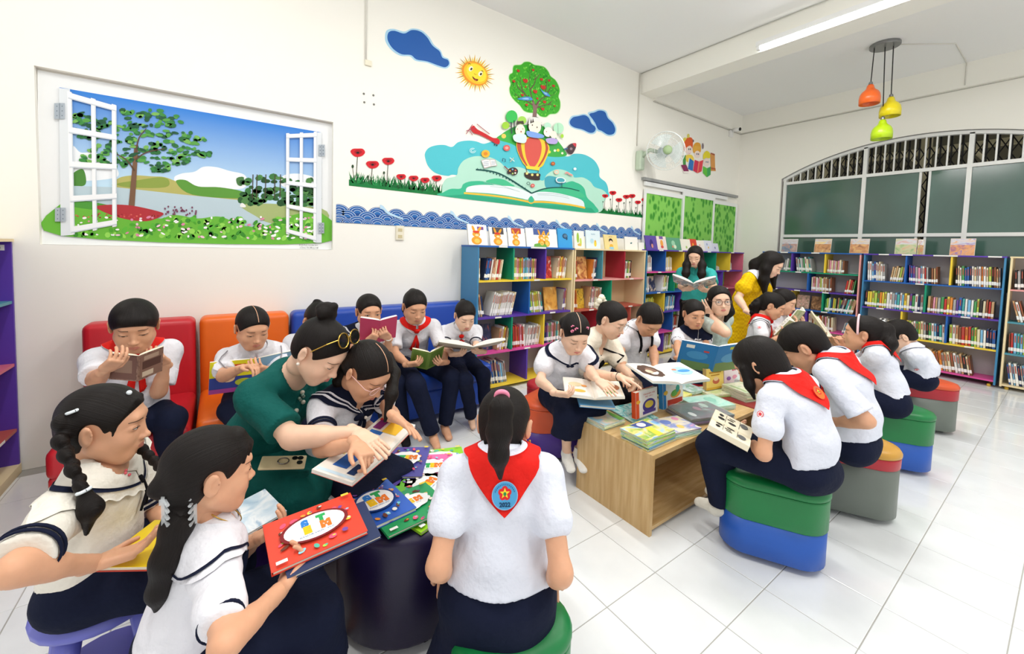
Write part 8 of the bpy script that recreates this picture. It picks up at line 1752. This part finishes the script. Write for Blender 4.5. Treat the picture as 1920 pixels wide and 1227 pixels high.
# --- open board book shared by the woman in teal and the girl in glasses
BBR = [('R', [('#e8443a', rect(.05, -.45, .92, .45)), ('#2f6fc0', rect(.1, .05, .5, .38)), ('#f2c43a', rect(.5, -.3, .85, .1)), ('#f4e9d8', rect(.12, -.38, .42, -.08)), ('#8a2a7a', rect(.55, .18, .85, .4))]),
       ('L', [('#cfe6f4', rect(.04, -.46, .95, .46)), ('#2a5fae', rect(.2, -.1, .75, .25)), ('#e0402c', rect(.25, -.36, .5, -.18)), ('#16325f', rect(.55, -.38, .85, -.2)), ('#f2d23a', rect(.12, .3, .4, .42))])]
open_book('book', 'open board book with red edges shared by the woman in teal and girl', pt(692, 846, 1.50), (.05, -.12, 1), (-.75, .9, .1), .205, .155, 4, mat('cover_red_board', '#e2604a', .4), mat('board_page', '#f3efe6', .5), .014, prints=BBR)
# --- held open books
def held(key, label, w, h, ang, cover, n_up=.5, off=(0, 0, 0), page=None, prints=(), thick=.010, curl=.004, ctr=None, tilt=None, yaw=None, group=None):
    A = P[key]; L, R_ = A['J']['WL']+A['hand']['L'][0]*A['Lh']*.55, A['J']['WR']+A['hand']['R'][0]*A['Lh']*.55
    c = (L+R_)/2 if ctr is None else np.array(ctr); f = norm(np.array([A['fwd'][0], A['fwd'][1], 0])) if yaw is None else np.array([cos(radians(yaw)), sin(radians(yaw)), 0])
    tl = radians(45 if tilt is None else tilt); n = -f*sin(tl)+np.array([0, 0, cos(tl)]); u = f*cos(tl)+np.array([0, 0, sin(tl)])
    return open_book('book', label, c+n*.018+np.array(off), n, u, w, h, ang, cover, page, thick, curl, prints, group)
TXT = lambda s: (s, [('#5a5a5a', rect(.12, .30, .8, .33))]+lines_(.12, .88, -.38, .24, 14, '#9a9a96', .014))
MANGA = [('L', lines_(.1, .9, -.4, .4, 5, '#4a4a4a', .03)), ('R', lines_(.1, .9, -.4, .4, 5, '#4a4a4a', .03))]
cb = [('Lb', [('#8d6a5a', rect(.05, -.45, .95, .45)), ('#5e3f36', rect(.15, -.1, .9, .2)), ('#b79a84', rect(.2, .24, .8, .4)), ('#d8c2a8', rect(.15, -.4, .6, -.2))]), ('Rb', [('#7d5a50', rect(.05, -.45, .95, .45)), ('#a08270', rect(.2, -.2, .8, .3))])]
held('06', 'small brown comic held up by the boy on the red chair', .105, .145, 28, art('cover_brown_comic', ['#5a3c34', '#86604f', '#a88470', '#6d4a40'], 5, 51), tilt=66, off=(0, 0, -.06), thick=.008, prints=MANGA+cb, page=mat('page_cream', '#e9dfc6', .8))
yb = [('Rb', [('#e9dc2a', rect(.0, .0, 1, .5)), ('#3a4a9a', rect(.0, -.5, 1, .0)), ('#d8402c', rect(.22, .2, .80, .38)), ('#f5e6a0', rect(.28, .25, .74, .33)), ('#2a2424', blob(.6, .03, .2, .1)), ('#f0c9a0', blob(.6, -.05, .15, .12)), ('#b9c43a', blob(.25, -.2, .2, .12)), ('#b04a9a', rect(.3, -.5, 1, -.36))]), ('Lb', [('#9a7a5a', rect(0, -.5, 1, .5)), ('#7aa0b8', rect(0, .1, 1, .5))])]
held('07', 'wide yellow and blue picture book in front of the girl on the orange chair', .215, .20, 8, mat('cover_yellow_blue', '#d9d02a', .4), tilt=74, ctr=pt(480, 704, 2.36), prints=[TXT('L'), TXT('R')]+yb, yaw=-80)
held('09', 'pink hardback held up by the girl in the striped sailor collar', .125, .17, 22, mat('cover_rose', '#b83a5e', .45), tilt=68, prints=[TXT('L'), TXT('R')], thick=.016)
gb = [('Rb', [('#5f7f35', rect(.1, -.4, .9, .4)), ('#8fa850', blob(.5, 0, .25, .25))]), ('Lb', [('#54722f', rect(.1, -.4, .9, .4))])]
held('10', 'small green paperback in the hands of the tall girl with the long neckerchief', .125, .175, 24, mat('cover_moss', '#6f8a3a', .5), tilt=58, prints=[TXT('L'), TXT('R')]+gb, page=mat('page_cream', '#e9dfc6', .8))
pg = [('R', [('#dcecf2', rect(.05, -.45, .97, .45)), ('#b9d8e6', blob(.6, .1, .25, .2))]), ('L', [('#e9e2cf', rect(.05, -.45, .97, .45)), ('#1e2a4e', blob(.55, -.1, .30, .30))])]
held('11', 'big picture book with a lifted page on the lap of the smaller girl', .24, .26, 10, mat('cover_grey_board', '#b9b3a2', .5), tilt=20, off=(.0, -.02, .015), prints=pg, curl=.02)
b13 = [('L', [('#fbf3dc', rect(.02, -.48, .97, .48)), ('#2f9a3a', blob(.55, .22, .22, .14)), ('#b97a55', blob(.75, .02, .18, .16)), ('#f3c9b0', blob(.5, -.08, .22, .12)), ('#8fc3e8', blob(.35, -.28, .16, .08))]), ('R', [('#fdf6e2', rect(.02, -.48, .97, .48)), ('#f2c25a', blob(.5, .25, .22, .08)), ('#e9d9b0', blob(.6, -.1, .25, .12)), ('#e8a05a', blob(.3, -.05, .10, .06))])]
held('13', 'cream board book with a green leaf and bear on the little girl lap', .165, .20, 5, mat('cover_cream_board', '#efe3c2', .5), tilt=-10, ctr=pt(1110, 738, 2.36), prints=b13, thick=.014, yaw=-128)
o = closed_book('book', 'sky blue book held under the cream board book on the little girl lap', pt(1116, 752, 2.35)-np.array([0, 0, .012]), (cos(radians(-38)), sin(radians(-38)), 0), .20, .16, .014, mat('cover_sky', '#5aa5dc', .4), nz=(.02, -.05, 1))
b14 = [('L', [('#fdfcf8', rect(.02, -.48, .97, .48)), ('#5a4238', cloud_pts(.55, .05, .36, .30, 9)), ('#8a6a58', blob(.5, .1, .18, .12)), ('#e9c9b0', blob(.65, .0, .12, .10))]), ('R', [('#fdfdfb', rect(.02, -.48, .97, .48)), ('#a9d3f0', cloud_pts(.55, .0, .30, .20, 7)), ('#4f9ae0', blob(.6, .0, .22, .07)), ('#e88a6a', blob(.35, .1, .08, .05))])]
open_book('book', 'large white open picture book lying between the woman in cream and the braces girl', pt(1250, 704, 2.46), (.03, -.15, 1), (.25, 1, .12), .215, .25, 4, mat('cover_teal_board', '#7fb0b8', .4), mat('page_white', '#f4f1e8', .7), .012, .006, b14)
b16 = [('Rb', [('#2f7fc4', rect(0, -.5, 1, .5)), ('#6a8a5a', rect(.1, -.5, .9, -.2)), ('#f3f3f0', rect(.62, .28, .85, .4)), ('#d04a4a', rect(.2, .2, .35, .26)), ('#4a97d4', blob(.5, .05, .3, .15))]), ('Lb', [('#3a86c8', rect(0, -.5, 1, .5)), ('#7a9460', rect(.05, -.5, .95, -.15)), ('#c9d24a', rect(.4, .32, .7, .42)), ('#63a6d8', blob(.5, .0, .3, .18))])]
held('16', 'wide blue picture book with a grassy picture held by the small girl in navy collar', .235, .235, 14, mat('cover_bright_blue2', '#2f7fc4', .35), tilt=64, ctr=pt(1342, 678, 2.82), yaw=-128, prints=[TXT('L'), TXT('R')]+b16)
held('18', 'glossy picture book open in the hands of the standing woman in teal', .23, .22, 22, art('cover_glossy_mix', ['#b9d0dc', '#7f9aa8', '#e9e9e4', '#8a4a4a'], 3, 61), tilt=24, ctr=pt(1300, 541, 4.42), prints=[('L', [('#5f3038', blob(.55, 0, .3, .3)), ('#c98a7a', blob(.6, .05, .15, .15))]), TXT('R')], curl=.015)
held('20', 'olive storybook held by the curly-haired girl', .13, .17, 24, art('cover_olive', ['#7a8a4a', '#a9b46a', '#c9b98a', '#5f6a3a'], 4, 62), tilt=55, prints=[TXT('L'), TXT('R')])
held('21', 'pale green storybook held by the child beyond the curly-haired girl', .13, .18, 20, art('cover_meadow', ['#8fa05a', '#b9c88a', '#d8d0a8', '#6a7a4a'], 4, 63), tilt=60, prints=[TXT('L'), TXT('R')])
mg = lambda s: (s, [('#2a2a2a', blob(.35, .28, .10, .09)), ('#2a2a2a', blob(.65, .30, .12, .06)), ('#3a3a3a', blob(.3, .0, .08, .10)), ('#2a2a2a', rect(.5, -.02, .56, .14)), ('#2a2a2a', rect(.66, -.05, .71, .10)), ('#6a6a6a', blob(.6, -.28, .2, .10)), ('#2a2a2a', rect(.15, -.18, .85, -.17)), ('#2a2a2a', rect(.15, .17, .85, .18))])
open_book('book', 'thick black and white comic open on the lap of the bobbed-hair girl', pt(1366, 812, 1.80), (.10, -.30, .95), (-.35, .9, .35), .105, .165, 5, mat('cover_greyish', '#b3a98e', .6), mat('page_cream', '#f3eddc', .8), .026, .004, [mg('L'), mg('R')])
held('25', 'open exercise book on the lap of the boy in glasses', .14, .20, 5, mat('cover_buff', '#d9c9a9', .6), tilt=12, prints=[TXT('L'), TXT('R')], off=(-.02, .0, .0))
open_book('book', 'open cream exercise book propped before the cropped-haired boy', pt(1534, 612, 3.05), (.25, -.75, .55), (.2, .5, .8), .12, .18, 12, mat('cover_buff', '#d9c9a9', .6), mat('page_cream', '#f3eddc', .8), .008, .003, [TXT('L'), TXT('R')])
# --- piles on the reading tables
TB_ = lambda pts: zz(1050, 680, 4.8, pts)
def pile(c, ang, w, l, n, t, arts, label, jit=.006, z0=TZ+.001, wrap=False, deco=None):
    """n books lying one on another; the label names the pile, each book says its place in it"""
    r = random.Random(int(c[0]*1000+c[1]*77)); z = z0
    for i in range(n):
        a = radians(ang+r.uniform(-1.5, 1.5)*(i < n-1)); m = arts[-1] if i == n-1 else arts[r.randrange(len(arts))]
        where = 'top' if i == n-1 else ('lowest' if i == 0 else ORD[i]+' from below')
        o = closed_book('book', '%s, %s of its pile' % (label, where) if n > 1 else label, (c[0]+r.uniform(-jit, jit), c[1]+r.uniform(-jit, jit), z), (cos(a), sin(a), 0), w, l, t, m, group=label if n > 1 else None)
        if i == n-1 and deco:
            d = Deco(o, w, l, t); deco(d); d.done()
        z += t+.0008
    if wrap:
        M_PL = mat('clear_plastic_wrap', '#f2f6f6', .08, .6, alpha=.22); mb = MB(); a = radians(ang); R = rotz(a)
        mb.box((c[0], c[1], (z0+z)/2), (w+.006, l+.006, z-z0+.006), M_PL, R=R); mb.build('plastic_wrap', None, 'clear plastic wrap around the pile of '+label.split(',')[0], 'wrap')
    return z
def where(corners, z): c, ex, w, l = quad(TB_(corners), z); return c, math.degrees(math.atan2(ex[1], ex[0])), w, l
a_flower = art('cover_flower_meadow', ['#e9f2d8', '#a8d9e8', '#f4d9c0', '#cbe8a8'], 2.2, 71); a_sea = art('cover_sea_waves', ['#2f9fae', '#5fc8c8', '#d8f0ec', '#8adad0'], 3.5, 72, dist=2); a_field = art('cover_sky_field', ['#4a90d8', '#a8d4f0', '#f4e08a', '#8fbf5a', '#e8d23a'], 2.0, 73); a_lil = art('cover_cream_lilac', ['#f4ecc0', '#f0e4d0', '#8a9ad0', '#e8a8c8'], 2.4, 74)
a_dark = art('cover_plum_chalk', ['#3f5a58', '#54706a', '#6a4a5a', '#8fa8a0'], 3, 75); a_mint = art('cover_mint', ['#8fe0c8', '#c8f0e0', '#a8e8d4', '#5fc0a8'], 2.4, 76); a_lime = art('cover_lemon', ['#f0ea6a', '#f6f0a0', '#d8dc4a', '#e8e45a'], 2, 77); a_pale = art('cover_pale_meadow', ['#e8eac0', '#c8dc98', '#f0ecd0', '#a0c890'], 2.6, 78); a_aqua = art('cover_aqua_white', ['#a8d8e0', '#e8f2f0', '#8fc8a8', '#d0e8e8'], 3, 79); a_grn = art('cover_leaf_green', ['#5fb04a', '#a8d86a', '#d8ecc0', '#3f9a6a'], 2.6, 80); a_blue = art('cover_blue_bird', ['#4aa0dc', '#a8d4ec', '#e8f0f0', '#3f7fb8'], 2.6, 81)
fl = lambda d: [d.poly(cloud_pts(.05, .08, .24, .20, 5, .35), '#f7d9b8'), d.ell(.05, .08, .08, .07, '#f0b87a'), d.poly([(-.5, -.5), (.2, -.5), (-.1, -.3), (-.5, -.25)], '#7fc05a')]
pile((1.79, 1.57), 90, .20, .17, 3, .009, [a_pale, a_aqua, a_flower], 'pale flower-cover books, left end of oak table', deco=fl)
pile((2.03, 1.54), 80, .24, .19, 1, .009, [a_sea], 'turquoise sea-wave picture book on the oak table behind the standing book')
pile((1.83, 1.28), 90, .17, .235, 6, .0085, [mat('cover_blue_edge', '#6fa8d0', .4), a_aqua, a_grn, a_field], 'blue field-cover books, front corner of oak table', deco=lambda d: [d.poly([(-.5, .1), (.5, -.05), (.5, -.18), (-.5, -.1)], '#f2d94a'), d.poly([(.05, -.3), (.45, -.28), (.45, .2), (.1, .1)], '#4a5a9a'), d.ell(.28, -.05, .14, .12, '#e9e2ee'), d.text('Sách hay', -.2, .3, .08, '#f4f6f6', width=.45)])
pile((2.03, 1.27), 78, .18, .25, 4, .008, [a_aqua, a_lil, a_pale, a_lil], 'cream and lilac picture books behind the front corner pile', deco=lambda d: [d.ell(.2, .05, .16, .13, '#7a8fd0'), d.ell(-.2, -.1, .12, .08, '#e9c86a'), d.ell(.3, -.3, .12, .08, '#f0a0c0'), d.poly(rect(-.45, .3, -.1, .45), '#3f4f8a')])
pile((2.36, 1.30), 72, .22, .31, 4, .009, [mat('cover_plum', '#5a2f6a', .4), a_dark, mat('cover_violet_grey', '#7a6a8a', .4), a_dark], 'plum-edged dark books in clear wrap, middle of oak table', wrap=True, deco=lambda d: [d.ell(-.2, .3, .14, .06, '#eef2ee'), d.ell(.1, .0, .14, .07, '#b98a9a'), d.ell(.25, -.25, .16, .07, '#a8c0b4')])
pile((2.56, 1.36), 74, .19, .27, 3, .010, [a_aqua, a_mint, a_mint], 'mint green picture books beyond the plum ones', wrap=True, deco=lambda d: [d.ell(.1, -.15, .22, .14, '#7ad0b8'), d.ell(-.2, .2, .14, .10, '#e0f6ee')])
pile((2.52, 1.58), 95, .17, .22, 2, .011, [a_lime, a_lime], 'lemon yellow books beside the blue-spined standing book')
pile((2.72, 1.60), 80, .18, .15, 3, .009, [a_aqua, a_grn, a_aqua], 'aqua books, far side of the oak table')
pile((3.03, 1.30), 75, .19, .33, 6, .010, [a_pale, a_grn, a_aqua, a_pale], 'pale meadow books in wrap, front of red table', wrap=True, deco=lambda d: [d.ell(.1, .1, .2, .1, '#f4f0d8'), d.ell(-.15, -.2, .16, .08, '#a8cc8a'), d.poly(rect(-.4, .36, .3, .44), '#9ab86a')])
pile((2.84, 1.47), 70, .17, .20, 2, .010, [a_grn, a_pale], 'green and cream storybooks between the tables')
pile((3.30, 1.36), 72, .19, .30, 4, .010, [a_aqua, a_aqua], 'wrapped grey-blue books in front of the bobbed-hair girl', wrap=True)
pile((3.58, 1.30), 80, .20, .27, 5, .010, [a_grn, a_blue, a_grn], 'leaf green books toward the far end of red table')
pile((3.72, 1.53), 85, .20, .22, 5, .011, [a_blue, a_aqua, a_blue], 'blue books, far end of the red table')
def standing(label, c, yaw, w, h, t, cover, spine, deco=None, open_=0):
    """a hardback standing upright on the table, front towards yaw"""
    a = radians(yaw); f = np.array([cos(a), sin(a), 0]); x = np.array([-f[1], f[0], 0])
    o = closed_book('book', label, c, x, w, h, t, cover, spine, nz=tuple(norm(f+np.array([0, 0, .10]))))
    if deco: d = Deco(o, w, h, t); deco(d); d.done()
    return o
M_CW = mat('cover_white_gloss', '#f6f3ec', .3, .5)
train = lambda d: [d.poly(rect(-.5, -.5, -.36, .5), '#e2562c'), d.ell(.1, -.12, .30, .26, '#4a3f8a', 20), d.ell(.1, -.08, .2, .14, '#d9c04a'), d.poly(rect(-.2, -.42, .4, -.3), '#5a4a9a'), d.ell(-.4, .12, .09, .07, '#f2b23a'), d.text('TRANH XE', .1, .34, .085, '#c8402c', width=.55), d.text('BÉ YÊU', .1, .24, .06, '#c8402c', width=.35)]
house = lambda d: [d.poly(rect(-.5, -.5, -.36, .5), '#2f86c8'), d.ell(.12, -.08, .26, .16, '#e9a23a'), d.ell(.05, -.05, .16, .12, '#6ab04a'), d.ell(.22, .08, .10, .14, '#3fa08a'), d.poly([(-.3, -.48), (.45, -.46), (.45, -.3), (-.3, -.22)], '#c8402c'), d.ell(-.38, .08, .10, .08, '#f2c23a'), d.text('TRANH VUI', .08, .40, .07, '#2f6fb0', width=.5), d.text('CHO BÉ HỌC', .08, .31, .06, '#2f6fb0', width=.5)]
def upright(label, px_l, px_r, h, t, cover, spine, deco, zb=.442):
    A_, B2 = np.array(onz(*px_l, zb)), np.array(onz(*px_r, zb)); x = norm(B2-A_); w = np.linalg.norm(B2-A_); f = np.array([x[1], -x[0], 0]); n = norm(f+np.array([0, 0, .08])); u = np.cross(n, x)
    c = (A_+B2)/2+u*h/2; o = closed_book('book', label, c-n*t, x, w, h, t, cover, spine, nz=tuple(n))
    if deco: d = Deco(o, w, h, t); deco(d); d.done()
upright('white book with orange spine and a purple train standing on the oak table', (1193, 787), (1233, 772), .150, .03, M_CW, mat('cover_orange_spine', '#e2562c', .35), train)
upright('white book with blue spine and a colourful house standing on the oak table', (1244, 769), (1281, 752), .165, .03, M_CW, mat('cover_blue_spine', '#2f86c8', .35), house)
monkey = lambda d: [d.ell(.05, -.12, .20, .14, '#c86a4a'), d.ell(.05, -.02, .14, .10, '#e8c89a'), d.poly(rect(-.35, .26, .35, .33), '#b9852a'), d.poly(rect(-.25, .14, .25, .19), '#b9852a'), d.poly(rect(-.5, -.5, .5, -.4), '#d9a83a')]
upright('yellow book with a small red monkey standing on the reading tables', (1325, 733), (1357, 727), .150, .03, mat('cover_warm_yellow', '#efcf6a', .35), mat('cover_kraft', '#c9a56a', .5), monkey, .44)
num = lambda d: [d.text('20', .15, .12, .24, '#c23a5a', bold=.01), d.ell(-.2, .2, .14, .1, '#3a3a5a'), d.ell(.2, -.25, .16, .1, '#e8a0b0'), d.ell(-.2, -.3, .14, .09, '#9a6ab0'), d.ell(.3, .36, .1, .07, '#d8c23a')]
upright('white book with a pink number twenty standing behind the yellow monkey book', (1358, 719), (1386, 716), .165, .03, mat('cover_pinkish', '#f0e4e4', .35), mat('cover_mauve_spine', '#c9b8c0', .4), num, .43)
bears = lambda d: [d.ell(-.15, .1, .18, .14, '#f2f2ee'), d.ell(.2, -.1, .18, .14, '#e8d8c0'), d.poly(rect(-.5, -.5, .5, -.36), '#4f8fa8'), d.text('BẠN BÈ', 0, .36, .09, '#2f5f7a', width=.6)]
upright('light blue picture book standing at the far end of the tables', (1440, 698), (1474, 692), .16, .02, mat('cover_light_aqua', '#8fd0e4', .35), None, bears, .47)
